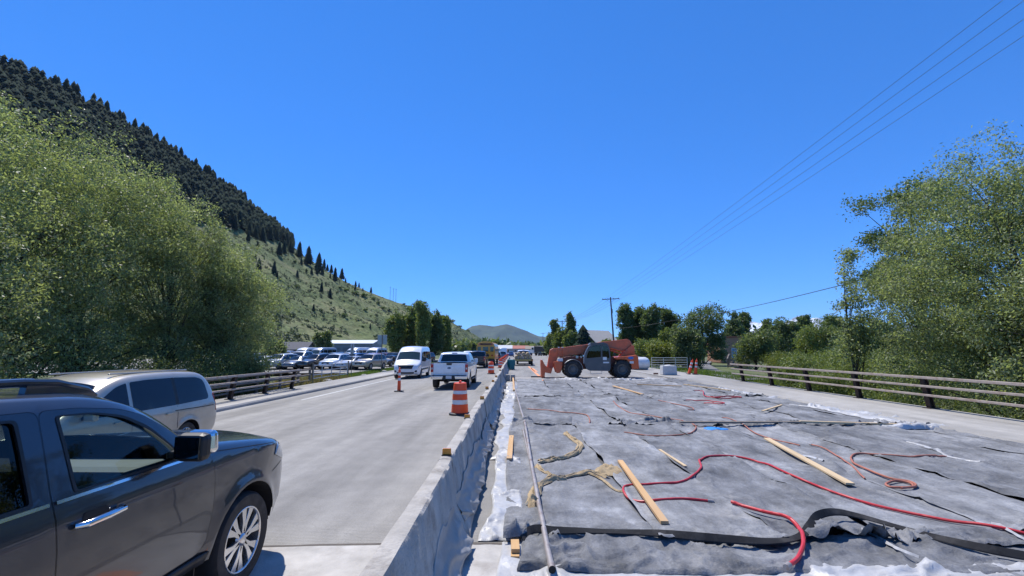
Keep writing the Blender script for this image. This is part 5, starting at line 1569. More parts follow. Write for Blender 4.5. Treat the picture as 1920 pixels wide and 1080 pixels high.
t = thing('dump_truck', 'dark dump truck standing far down the closed side of the road', 'truck', (6.2, 150, 0), R(35))
b = MB(); b.prism([(-3.4, 1.3), (.9, 1.2), (1.2, 3.1), (-3.6, 2.9)], -1.2, 1.2, 'X'); b.build('dump_body', mat('dark_truck_box', (.03, .032, .035), .6, var=.2), t, bevel=.04)
b = MB(); b.prism([(1.3, .8), (4.0, .8), (4.0, 1.7), (3.0, 1.9), (2.7, 2.8), (1.3, 2.8)], -1.15, 1.15, 'X'); b.build('cab', m_white_paint, t, bevel=.08)
b = MB(); b.box((0, 2.88, 2.35), (2.0, .1, .75), (R(17), 0, 0)); b.build('windshield', m_glass, t)
for sx in (1, -1):
    b = MB(); b.box((sx * 1.155, 2.0, 2.3), (.03, 1.0, .7)); b.build('cab_window', m_glass, t)
    for y in (-2.4, -1.2, 3.0): wheel(t, sx * 1.0, y, .52, .3, .28, 5, m_steel_rim, 'disc')
b = MB(); b.box((0, .2, .85), (.9, 7.4, .3)); b.build('chassis', m_black, t)

# ------------------------------------------------------------------ telehandler
def telehandler():
    P0 = G(1121, 710, 0)
    t = thing('telehandler', 'orange telehandler with grey cab parked across the closed deck', 'telehandler', (P0.x, P0.y + 1.2, 0))
    S = .00478
    def q(pts): return [((a - 970) * S, (722 - c) * S) for a, c in pts]
    def pr(name, pts, y0, y1, m, par=None, bev=.02):
        b = MB(); b.prism(q(pts), y0, y1, 'Y'); return b.build(name, m, par or t, bevel=bev)
    # wheels with lugs
    for wx in (608, 1335):
        for y, sg in ((-.98, -1), (.98, 1)):
            x = (wx - 970) * S; r_ = .645
            b = MB(); h = .19
            b.lathe([(.36, -h), (.40, -h * 1.05), (.58, -h), (.615, -h * .8), (.615, h * .8), (.58, h), (.40, h * 1.05), (.36, h)], 40, 'Y', (x, y, r_), closed=True)
            w_ = b.build('wheel', m_rubber, t, smooth=True, angle=45)
            for k in range(20):
                a = 2 * math.pi * k / 20
                for s2 in (-1, 1):
                    aa = a + (0.157 if s2 > 0 else 0)
                    c = (x + .615 * math.cos(aa), y + s2 * .095, r_ + .615 * math.sin(aa))
                    m_ = Matrix.Rotation(-aa, 3, 'Y') @ Matrix.Rotation(s2 * .5, 3, 'X')
                    MB().box(c, (.06, .2, .065), m_).build('tread_lug', m_rubber, w_)
            b = MB(); b.lathe([(.36, sg * h * .95), (.33, sg * h * .9), (.32, sg * h * .3), (.2, sg * h * .2), (.19, sg * h * .7), (.11, sg * h * .75), (.10, sg * h * .9), (0, sg * h * .9)], 32, 'Y', (x, y, r_)); b.build('rim', m_tele_grey, w_, smooth=True, angle=30)
    # frame
    pr('chassis', [(430, 430), (560, 400), (1210, 400), (1420, 440), (1420, 560), (1180, 590), (760, 590), (430, 540)], -.52, .52, mat('machine_dark_orange', (.20, .04, .014), .55, var=.2, scale=3), bev=.03)
    for wx in (608, 1335):
        b = MB(); b.box(((wx - 970) * S, 0, .645), (.28, 1.7, .28)); b.build('axle', m_tele_grey, t, bevel=.04)
    pr('engine_cover', [(1230, 410), (1430, 395), (1560, 375), (1585, 400), (1592, 580), (1480, 588), (1470, 500), (1400, 445), (1240, 440)], -1.05, .95, m_tele, bev=.05)
    pr('rear_tower', [(1330, 420), (1430, 300), (1530, 225), (1560, 240), (1575, 390), (1440, 420)], -.42, -.30, m_tele)
    pr('rear_tower', [(1330, 420), (1430, 300), (1530, 225), (1560, 240), (1575, 390), (1440, 420)], .34, .46, m_tele)
    # boom (three nested sections)
    pr('boom', [(760, 232), (1080, 178), (1470, 136), (1510, 160), (1545, 230), (1500, 300), (1170, 318), (780, 372)], -.24, .28, m_tele, bev=.03)
    pr('boom_section', [(470, 268), (770, 226), (800, 360), (560, 396), (470, 405)], -.19, .23, m_tele, bev=.03)
    pr('boom_section', [(380, 282), (480, 262), (490, 408), (400, 410)], -.15, .19, m_tele, bev=.03)
    pr('boom_head', [(285, 300), (330, 278), (400, 275), (405, 410), (380, 470), (310, 600), (235, 575), (262, 420)], -.22, .26, m_tele, bev=.03)
    for i, cx in enumerate((418, 478)):
        bx(t, 'boom_bracket', m_reflect_white, ((cx - 970) * S, -.1, (722 - 264) * S), (.10, .2, .07), bevel=.01)
    b = MB(); b.tube([((1180 - 970) * S, -.36, (722 - 300) * S), ((1400 - 970) * S, -.36, (722 - 370) * S)], .06, 12); b.build('lift_cylinder', m_tele, t, smooth=True)
    b = MB(); b.tube([((1160 - 970) * S, -.36, (722 - 262) * S), ((1420 - 970) * S, -.36, (722 - 330) * S)], .07, 12); b.build('lift_cylinder', m_tele, t, smooth=True)
    # tilt carriage with forks
    pr('fork_carriage', [(138, 455), (160, 450), (200, 530), (245, 565), (310, 590), (290, 655), (200, 640), (192, 712), (140, 712)], -.62, .66, m_tele, bev=.015)
    for y in (-.45, .45):
        MB().box(((70 - 970) * S + .12, y, .06), (1.0, .12, .05)).build('fork', m_black, t, bevel=.01)
    pr('stabiliser', [(325, 480), (400, 470), (460, 480), (455, 560), (430, 640), (370, 648), (350, 580)], -.80, -.60, m_tele, bev=.02)
    pr('stabiliser', [(325, 480), (400, 470), (460, 480), (455, 560), (430, 640), (370, 648), (350, 580)], .60, .80, m_tele, bev=.02)
    b = MB(); b.box(((395 - 970) * S, 0, (722 - 520) * S), (.25, 1.5, .2)); b.build('front_beam', m_tele_grey, t, bevel=.02)
    # cab on the near side
    cab = [(770, 420), (790, 345), (835, 262), (880, 222), (940, 206), (1060, 204), (1130, 225), (1160, 290), (1168, 420), (1165, 570), (1145, 612), (860, 608), (805, 575), (778, 500)]
    inner_f = [(808, 425), (830, 345), (868, 275), (920, 236), (1026, 230), (1026, 405)]
    inner_r = [(1048, 232), (1112, 244), (1142, 295), (1146, 300), (1048, 300)]
    def pane(name, pts, y, m, par): 
        b = MB(); b.prism(q(pts), y - .01, y + .01, 'Y'); return b.build(name, m, par)
    V2, F2 = tri_panel(q(cab), [q(inner_f), q([(1048, 232), (1112, 244), (1142, 295), (1150, 420), (1048, 420)])], .15)
    for y in (-1.12, -.42):
        b = MB(); b.add([(a, y, c) for a, c in V2], [tuple(f) for f in F2])
        o = b.build('cab_side', m_tele_grey, t); s_ = o.modifiers.new('thick', 'SOLIDIFY'); s_.thickness = .05; s_.offset = 0
    g_ = glass_mat('cab_glass', (.30, .34, .34))
    for y in (-1.11, -.43):
        pane('cab_window', inner_f, y, g_, t); pane('cab_window', [(1048, 232), (1112, 244), (1142, 295), (1150, 420), (1048, 420)], y, g_, t)
    # cab wrap: roof, floor, back, lower front, open front glass
    pq = q(cab); wr = MB(); gl = MB()
    for i in range(len(pq)):
        a, c = pq[i], pq[(i + 1) % len(pq)]
        tgt = gl if i in (0, 1, 2) else wr
        tgt.add([(a[0], -1.12, a[1]), (c[0], -1.12, c[1]), (c[0], -.42, c[1]), (a[0], -.42, a[1])], [(0, 1, 2, 3)])
    wr.build('cab_shell', m_tele_grey, t, fixn=False); gl.build('cab_windshield', g_, t, fixn=False)
    b = MB()
    arc = [(770, 500), (772, 420), (792, 345), (837, 262), (880, 224)]
    b.tube([(p_[0], -1.15, p_[1]) for p_ in q(arc)], .028, 8); b.build('cab_frame', m_galv, t, smooth=True)
    pr('cab_roof', [(850, 230), (880, 196), (1060, 190), (1135, 214), (1130, 235), (1050, 215), (930, 216)], -1.16, -.38, m_tele_grey)
    bx(t, 'operator_seat', m_black, ((985 - 970) * S, -.78, 1.42), (.42, .42, .2), bevel=.05)
    bx(t, 'operator_seat', m_black, ((1050 - 970) * S, -.78, 1.72), (.14, .42, .6), bevel=.05)
    b = MB(); cxy = q([(930, 380)])[0]; b.tube([(cxy[0] + .03 * math.sin(a), -.78 + .17 * math.cos(a), cxy[1] + .16 * math.sin(a)) for a in [2 * math.pi * k / 20 for k in range(21)]], .015, 6, cap=False); b.build('steering_wheel', m_black, t, smooth=True)
    bx(t, 'warning_sticker', m_reflect_white, q([(1082, 428)])[0][:1] + (-1.15,) + q([(1082, 428)])[0][1:], (.27, .006, .21), bevel=0)
    bx(t, 'warning_sticker', m_reflect_white, q([(1100, 487)])[0][:1] + (-1.15,) + q([(1100, 487)])[0][1:], (.42, .006, .10), bevel=0)
    b = MB(); b.lathe([(0, -.006), (.20, -.006), (.205, 0)], 24, 'Y'); e = q([(1472, 420)])[0]; b.v = [(x + e[0], y - 1.053, z * .5 + e[1]) for x, y, z in b.v]
    b.build('maker_badge', mat('badge_blue', (.05, .16, .48), .4, var=.5, scale=16), t)
    bx(t, 'data_label', m_reflect_white, q([(1482, 485)])[0][:1] + (-1.053,) + q([(1482, 485)])[0][1:], (.28, .006, .16), bevel=0)
    # front mudguard
    b = MB(); V = []
    for k in range(17):
        a = R(-5 + 150 * k / 16); c0_ = q([(608, 588)])[0]
        V += [(c0_[0] + .70 * math.cos(a), -1.2, c0_[1] + .70 * math.sin(a)), (c0_[0] + .70 * math.cos(a), -.78, c0_[1] + .70 * math.sin(a))]
    b.add(V, [(2 * k, 2 * k + 1, 2 * k + 3, 2 * k + 2) for k in range(16)])
    o = b.build('mudguard', m_galv, t, smooth=True, fixn=False); s_ = o.modifiers.new('thick', 'SOLIDIFY'); s_.thickness = .02
    bx(t, 'work_light', m_clear_lens, q([(680, 408)])[0][:1] + (-.8,) + q([(680, 408)])[0][1:], (.18, .14, .18), bevel=.02)
    bx(t, 'work_light', m_clear_lens, q([(742, 408)])[0][:1] + (-.8,) + q([(742, 408)])[0][1:], (.12, .14, .12), bevel=.02)
    bx(t, 'battery_box', m_reflect_white, q([(430, 452)])[0][:1] + (-.62,) + q([(430, 452)])[0][1:], (.38, .2, .2), bevel=.02)
    b = MB(); e0, e1 = q([(865, 612)])[0], q([(1035, 652)])[0]
    b.tube([(e0[0], -1.08, e0[1]), (e0[0], -1.1, e1[1]), (e1[0], -1.1, e1[1]), (e1[0], -1.08, e0[1])], .018, 8); b.build('step', m_galv, t, smooth=True)
    return t
telehandler()

# ------------------------------------------------------------------ drums, cones, bins, tank
def drum(label, x, y, z, group='orange drums along the barrier'):
    t = thing('traffic_drum', label, 'drum', (x, y, z), random.uniform(0, 6), group)
    b = MB(); b.lathe([(.0, .0), (.34, 0), (.35, .02), (.34, .05), (.27, .075), (0, .08)], 24); b.build('base', m_black, t, smooth=True, angle=40)
    zs = [.06, .33, .335, .47, .475, .65, .655, .76, .765, .985]; rs = [.275, .258, .252, .25, .245, .236, .23, .228, .222, .205]
    for k in range(5):
        b = MB(); b.lathe([(rs[2 * k], zs[2 * k]), (rs[2 * k + 1], zs[2 * k + 1])], 28)
        if k == 4: b.lathe([(.205, .985), (.19, 1.0), (0, 1.0)], 28)
        b.build('shell' if k % 2 == 0 else 'band', m_orange if k % 2 == 0 else m_reflect_white, t, smooth=True, angle=30)
    MB().box((0, 0, 1.035), (.26, .05, .075)).build('handle', m_orange, t, bevel=.015)
    return t
p_ = G(862, 777, road_z(-1.9)); drum('nearest orange and white traffic drum standing left of the barrier', p_.x, p_.y, road_z(p_.x))
p_ = G(921, 701, road_z(-2.3)); drum('second orange traffic drum, right of the black pickup truck', p_.x, p_.y, road_z(p_.x))
for k in range(7):
    y = 52 + k * 8.5
    drum('%s drum of the distant line beyond the black pickup, from the camera' % ('first' if k == 0 else ORD[k]), -2.15 - .012 * (y - 50), y, road_z(-2.2))
def cone(label, x, y, z, tilt=(0, 0), hgt=1.12, cat='traffic cone', wide=.095, group='traffic cones'):
    t = thing('traffic_cone', label, cat, (x, y, z), 0, group)
    t.rotation_euler = (tilt[0], tilt[1], random.uniform(-.3, .3))
    b = MB(); b.prism([(.26 * math.cos(R(45 * k + 22)), .26 * math.sin(R(45 * k + 22))) for k in range(8)], 0, .045, 'Z'); b.build('base', m_black, t, bevel=.01)
    seq = [(.045, .50, 'o'), (.50, .62, 'w'), (.62, .74, 'o'), (.74, .86, 'w'), (.86, 1.0, 'o')]
    for a, c, k in seq:
        r0 = wide * (1 - .36 * a); r1 = wide * (1 - .36 * c)
        e = .002 if k == 'w' else 0
        MB().lathe([(r0 + e, a * hgt), (r1 + e, c * hgt)], 20).build('body' if k == 'o' else 'band', m_orange if k == 'o' else m_reflect_white, t, smooth=True)
    MB().lathe([(wide * .64, hgt), (.03, hgt + .02), (.025, hgt + .07), (.045, hgt + .10), (0, hgt + .12)], 14).build('handle', m_orange, t, smooth=True)
    return t
p_ = G(748, 734, road_z(-6.2)); cone('slim orange traffic cone on the lane line in front of the white van', p_.x, p_.y, road_z(p_.x))
cone('left of two tall orange cones leaning together by the footpath', 13.75, 38.2, .03, (0, R(16)), 1.15, wide=.13)
cone('right of two tall orange cones leaning together by the footpath', 14.2, 38.0, .03, (R(4), R(7)), 1.15, wide=.13)
m_teal = mat('teal_plastic', (.012, .16, .17), .5, var=.1, scale=4)
for k, (x, y, lab) in enumerate(((-.80, 46.8, 'teal wheeled bin with closed lid beside the barrier, front one'), (-1.02, 47.8, 'dark teal wheeled bin half hidden behind the front bin'))):
    t = thing('wheeled_bin', lab, 'bin', (x, y, 0), 0, 'teal bins by the barrier')
    MB().box((0, 0, .50), (.50, .55, .86), None, 1.14).build('bin_body', m_teal, t, bevel=.03)
    MB().box((0, 0, .97), (.64, .70, .07)).build('lid', m_teal, t, bevel=.02)
    for sx in (-.22, .22): MB().lathe([(0, -.03), (.1, -.03), (.1, .03), (0, .03)], 14, 'X', (sx, .28, .1)).build('wheel', m_rubber, t)
for k, x in enumerate((-.80, -.47)):
    o = MB().box((0, 0, .21), (.30, .42, .42), None, .94).build('concrete_block', m_barrier, None, bevel=.05, seg=3)
    o.location = (x, 30.6, 0); tag(o, ('left' if k == 0 else 'right') + ' one of two small grey ballast blocks at the far blanket corner', 'block', 'ballast blocks')
t = thing('storage_tank', 'white rounded tank lying behind the telehandler', 'tank', (11.9, 46.6, .04))
b = MB(); b.lathe([(0, -1.05), (.30, -1.0), (.52, -.85), (.62, -.6), (.62, .6), (.52, .85), (.30, 1.0), (0, 1.05)], 28, 'X', (0, 0, .62)); b.build('shell', m_tank, t, smooth=True)
for sx in (-.7, .7): MB().box((sx, 0, .08), (.12, .8, .16)).build('skid', m_galv, t)
MB().lathe([(.12, 1.18), (.12, 1.30), (0, 1.32)], 14).build('filler_cap', m_galv, t)
t = thing('concrete_block', 'pale grey block bin with white plastic on top by the curb', 'block', (11.75, 37.1, .05))
MB().box((0, 0, .36), (1.12, .8, .70), None, .97).build('block_body', mat('pale_block', (.52, .53, .53), .7, var=.12, scale=4), t, bevel=.03)
lp = lump('plastic_top', 0, 0, .45, .34, .10, m_plastic_white, 31, None, None); lp.parent = t; lp.location = (0, 0, .70 - surf(0, 0))
o = MB().box((0, 0, .06), (.35, .2, .12)).build('brick_block', mat('brown_block', (.14, .08, .06), .8, var=.2), None, bevel=.01); o.location = (10.95, 37.8, .05); tag(o, 'small brown block lying on the pavement left of the pale block bin', 'block')
# ------------------------------------------------------------------ foliage kit
def unit(n, rs):
    v = rs.normal(size=(n, 3)); return v / np.linalg.norm(v, axis=1)[:, None]
def leaf_quads(P, rs, ln, wd, droop=0.35, upn=0.35):
    n = len(P)
    d = unit(n, rs); d[:, 2] -= droop; d /= np.linalg.norm(d, axis=1)[:, None]
    u = unit(n, rs); u[:, 2] += upn
    s = np.cross(d, u); s /= np.maximum(np.linalg.norm(s, axis=1)[:, None], 1e-6)
    L = (ln * rs.uniform(.65, 1.3, n))[:, None]; W = (wd * rs.uniform(.7, 1.25, n))[:, None]
    V = np.stack([P, P + d * L * .45 + s * W * .5, P + d * L, P + d * L * .5 - s * W * .5], 1).reshape(-1, 3)
    F = np.arange(4 * n).reshape(n, 4)
    return V, F
def crown_centres(lobes, n, rs, shell=.45):
    lb = np.array(lobes, float)
    w = (lb[:, 3] * lb[:, 4] * lb[:, 5]) ** (2 / 3); w /= w.sum()
    k = rs.choice(len(lb), n, p=w)
    d = unit(n, rs)
    r = shell + (1 - shell) * rs.rand(n) ** .6
    bump = 1 + .16 * fbm(d[:, 0] * 2.2 + k * 7.1, d[:, 2] * 2.2 + d[:, 1] * 1.7, 77, 3)
    return lb[k, :3] + d * lb[k, 3:6] * (r * bump)[:, None]
def tree_mesh(lobes, nclus, per, rad, ln, wd, rs, droop=.35, shell=.45, flat=.75):
    C = crown_centres(lobes, nclus, rs, shell)
    rr = rad * rs.uniform(.55, 1.25, nclus)
    P = np.repeat(C, per, 0) + rs.normal(size=(nclus * per, 3)) * np.repeat(rr, per)[:, None] * np.array([1, 1, flat]) * .55
    V, F = leaf_quads(P, rs, ln, wd, droop)
    return C, V, F
def limbs(b, base, top, C, n, r0, rs, bend=.25, ns=6):
    base = Vector(base); top = Vector(top)
    pts = []; k = 9
    off = Vector((rs.uniform(-1, 1), rs.uniform(-1, 1), 0)) * bend
    for i in range(k):
        t = i / (k - 1); q = base.lerp(top, t) + off * math.sin(t * math.pi) + Vector((rs.uniform(-.05, .05), rs.uniform(-.05, .05), 0)) * bend
        pts.append(q)
    b.tube(pts, [r0 * (1 - .8 * i / (k - 1)) for i in range(k)], 9)
    idx = rs.choice(len(C), min(n, len(C)), replace=False)
    for j in idx:
        c = Vector(C[j])
        t = min(.9, max(.12, (c.z - base.z) / max(.1, (top.z - base.z)) * .55 + rs.uniform(-.12, .12)))
        s = pts[int(t * (k - 1))]
        mid = s.lerp(c, .5) + Vector((rs.uniform(-.2, .2), rs.uniform(-.2, .2), .12 * (c - s).length))
        r_ = r0 * (1 - .8 * t) * .42
        b.tube([s, s.lerp(mid, .5) + Vector((0, 0, .03)), mid, mid.lerp(c, .55), c], [r_, r_ * .8, r_ * .6, r_ * .4, r_ * .15], ns, cap=False)
def tree(name, label, cat, base, lobes, nclus, per, rad, ln, wd, m, seed, trunks=None, r0=.16, nl=26, droop=.35, shell=.45, group=None, mb=None):
    """lobes are relative to base"""
    rs = np.random.RandomState(seed)
    t = thing(name, label, cat, base, 0, group)
    C, V, F = tree_mesh(lobes, nclus, per, rad, ln, wd, rs, droop, shell)
    me = fast_mesh('crown', V, F); me.materials.append(m)
    link_mesh('crown', me, t)
    b = MB()
    ctop = max(l[2] + l[5] * .5 for l in lobes)
    trunks = trunks or [((0, 0, 0), (lobes[0][0], lobes[0][1], ctop))]
    for a, c in trunks:
        limbs(b, a, c, C, nl, r0, rs)
    b.build('trunk' if cat == 'tree' else 'stems', mb or m_bark, t, smooth=True, fixn=False)
    return t
def gzf(x, y): return float(terrain_z(np.array([x]), np.array([y]))[0])

# ------------------------------------------------------------------ willows on the left bank
def willow(label, x, y, topz, rx, seed, n=520, m=None, lean=0.0, name='willow_tree', group='willows on the left bank', low=.5, ln=.125, wd=.048, per=96):
    z = gzf(x, y); h = topz - z
    rs = np.random.RandomState(seed)
    lobes = [(lean, 0, h * .60, rx * .80, rx * .80, h * .36)]
    for k in range(9):
        a = 2 * math.pi * k / 9 + rs.uniform(-.3, .3); zz = h * rs.uniform(low - .12, .72)
        lobes.append((lean + math.cos(a) * rx * .62, math.sin(a) * rx * .62, zz, rx * rs.uniform(.36, .52), rx * rs.uniform(.36, .52), h * rs.uniform(.14, .24)))
    for k in range(4):
        a = rs.uniform(0, 6.28); lobes.append((lean + math.cos(a) * rx * .3, math.sin(a) * rx * .3, h * rs.uniform(.74, .84), rx * .38, rx * .38, h * .15))
    for k in range(7):
        a = 2 * math.pi * k / 7 + rs.uniform(-.3, .3); lobes.append((lean + math.cos(a) * rx * .6, math.sin(a) * rx * .6, h * rs.uniform(.18, .34), rx * .42, rx * .42, h * .15))
    tr = [((rs.uniform(-.3, .3), rs.uniform(-.3, .3), 0), (lean + rs.uniform(-1, 1) * rx * .5, rs.uniform(-1, 1) * rx * .5, h * .62)) for _ in range(3)]
    return tree(name, label, 'tree', (x, y, z), lobes, n, per, .50, ln, wd, m or m_leaf_a, seed, tr, .19, 24, .45, .68, group)
willow('tall willow at the left picture edge, nearest one above the grey vehicle', -17.4, 11.5, 10.4, 3.5, 21, 760)
willow('tall willow with dark trunks above the beige minivan roof', -19.4, 16.8, 12.0, 3.8, 22, 860)
willow('willow in the middle of the left bank behind the minivan', -20.2, 21.0, 12.4, 3.7, 23, 820)
willow('broad willow further along the left bank with pale crown', -18.8, 24.2, 10.3, 3.4, 24, 760)
willow('rounded willow at the right end of the left bank, above the fence', -17.0, 26.5, 8.5, 2.8, 25, 760)
def shrub(label, x, y, h, r, seed, m, group, n=110, per=50, ln=.11, wd=.05, rad=.4, name='willow_shrub', z=None):
    z = gzf(x, y) if z is None else z
    rs = np.random.RandomState(seed)
    lobes = [(0, 0, h * .5, r * .8, r * .8, h * .45)] + [(rs.uniform(-.6, .6) * r, rs.uniform(-.6, .6) * r, h * rs.uniform(.3, .68), r * .45, r * .45, h * .30) for _ in range(6)]
    tr = [((rs.uniform(-.15, .15), rs.uniform(-.15, .15), 0), (rs.uniform(-.5, .5) * r, rs.uniform(-.5, .5) * r, h * .8)) for _ in range(4)]
    return tree(name, label, 'shrub', (x, y, z), lobes, n, per, rad, ln, wd, m, seed, tr, .03, 7, .1, .35, group)
LB = [(-14.6, 10.5, 3.0, 1.5), (-14.9, 13.2, 3.4, 1.6), (-14.7, 16.0, 3.3, 1.6), (-15.0, 18.7, 3.5, 1.6), (-15.2, 21.2, 3.2, 1.5), (-15.4, 23.6, 2.9, 1.3), (-15.0, 25.6, 2.2, 1.0)]
for k, (x, y, h, r) in enumerate(LB):
    shrub('%s leafy shrub behind the left railing, counting away from the camera' % ('first' if k == 0 else ORD[k]), x, y, h, r, 40 + k, m_leaf_d, 'shrubs behind the left railing', 150, 52)

# ------------------------------------------------------------------ right bank
willow('big willow at the right picture edge overhanging the railing', 20.0, 18.8, 11.0, 4.7, 31, 1800, m_leaf_a, 0, group='willows on the right bank', per=92)
willow('lower willow in front of the big one at the right edge', 18.3, 14.6, 5.9, 3.0, 32, 760, m_leaf_a, 0, group='willows on the right bank', per=92)
willow('willow at the far right end of the railing', 22.8, 15.0, 10.6, 3.7, 33, 900, m_leaf_a, 0, group='willows on the right bank')
# cottonwood behind
z = gzf(25, 31)
rs_ = np.random.RandomState(5)
lob = [(0, 0, 8.6, 2.0, 2.0, 3.6)] + [(math.cos(a) * 2.1, math.sin(a) * 2.1, zz, 1.5, 1.5, .55) for a, zz in zip(rs_.uniform(0, 6.28, 16), rs_.uniform(5.5, 13.0, 16))] + [(0, 0, 12.8, 1.2, 1.2, 1.6), (2.2, 0, 12.4, 1.4, 1.4, 1.3)]
tree('cottonwood_tree', 'dark cottonwood with level branches behind the big right willow', 'tree', (26.4, 30.5, z), lob, 480, 64, .55, .16, .11, m_leaf_c, 51, None, .2, 30, .2, .2)
# slender sparse tree
x, y = 16.6, 23.0; z = gzf(x, y)
lob = [(0, 0, 5.8, .75, .75, 2.4), (.3, 0, 4.2, .95, .95, 1.2), (-.3, .2, 3.6, .8, .8, .9), (0, 0, 7.6, .45, .45, 1.1)]
tree('slender_tree', 'slender sparse young tree standing behind the right railing', 'tree', (x, y, z), lob, 210, 30, .30, .12, .075, m_leaf_a, 52, [((0, 0, 0), (-.25, 0, 8.2))], .06, 26, .1, .05)
RB = [(15.6, 20.2, 2.2, 1.3, 'b'), (16.6, 17.2, 2.3, 1.4, 'd'), (15.9, 24.5, 2.3, 1.5, 'b'), (18.8, 26.5, 2.9, 2.0, 'b'), (21.5, 25.0, 3.2, 2.2, 'd'), (18.0, 30.0, 2.2, 1.7, 'b'), (22.0, 31.5, 2.6, 2.2, 'b'), (25.5, 35.0, 2.8, 2.3, 'b'), (22.5, 37.5, 2.1, 1.8, 'b'), (28.0, 41.0, 2.9, 2.4, 'b'), (32.0, 45.0, 3.0, 2.6, 'b'), (26.0, 46.0, 2.2, 2.0, 'y'), (36.0, 50.0, 3.2, 2.8, 'b'), (16.0, 12.2, 2.4, 1.5, 'd'), (15.4, 15.2, 1.9, 1.0, 'b'), (30.0, 37.0, 3.2, 2.4, 'b'), (34.0, 39.5, 3.4, 2.5, 'd'), (27.0, 29.0, 3.6, 2.4, 'd')]
LM = {'b': m_leaf_b, 'd': m_leaf_d, 'y': m_leaf_y}
LW = {'b': 'light green', 'd': 'dark green', 'y': 'yellow green'}
for k, (x, y, h, r, c) in enumerate(RB):
    far = y > 28
    shrub('%s creek shrub beyond the right railing, %s of that colour from the camera' % (LW[c], ORD[sum(1 for q in RB if q[4] == c and q[1] < y)].replace('nearest', 'first')), x, y, h, r, 60 + k, LM[c], 'shrubs along the creek on the right', 190 if not far else 170, 50 if not far else 44, .11 if not far else .16, .045 if not far else .06, .42 if not far else .5)

# ------------------------------------------------------------------ middle-distance trees
def far_tree(label, px, top, wpx, Y, m, kind='round', seed=0, base_z=None, name='cottonwood_tree', group='trees in the middle distance'):
    c = AT(px, top, Y); zb = gzf(c.x, Y) if base_z is None else base_z
    h = c.z - zb; r = wpx / 2 / FPX * Y
    rs = np.random.RandomState(seed + 300)
    if kind == 'column':
        lobes = [(0, 0, h * .55, r * .8, r * .8, h * .42)] + [(rs.uniform(-.4, .4) * r, rs.uniform(-.4, .4) * r, h * q, r * .6, r * .6, h * .14) for q in (.2, .35, .5, .65, .8, .88)]
    elif kind == 'aspen':
        lobes = [(0, 0, h * .6, r * .7, r * .7, h * .38)] + [(rs.uniform(-.6, .6) * r, rs.uniform(-.6, .6) * r, h * q, r * .4, r * .4, h * .1) for q in (.3, .45, .6, .75, .9)]
    else:
        lobes = [(0, 0, h * .52, r * .75, r * .75, h * .40)] + [(math.cos(a) * r * .6, math.sin(a) * r * .6, h * q, r * .45, r * .45, h * .2) for a, q in zip(rs.uniform(0, 6.28, 9), rs.uniform(.22, .78, 9))]
    sz = Y / 80.0
    n = int(min(420, max(80, 36 * h * r / max(.5, sz))))
    return tree(name, label, 'tree' if h > 4 else 'shrub', (c.x, Y, zb), lobes, n, 34, .55 * max(.8, min(1.6, r * .35)), 0.30 * max(.7, sz), .20 * max(.7, sz), m, seed, [((0, 0, 0), (0, 0, h * .9))], .10 + .012 * h, 14, .15, .3 if kind != 'aspen' else .1, group)
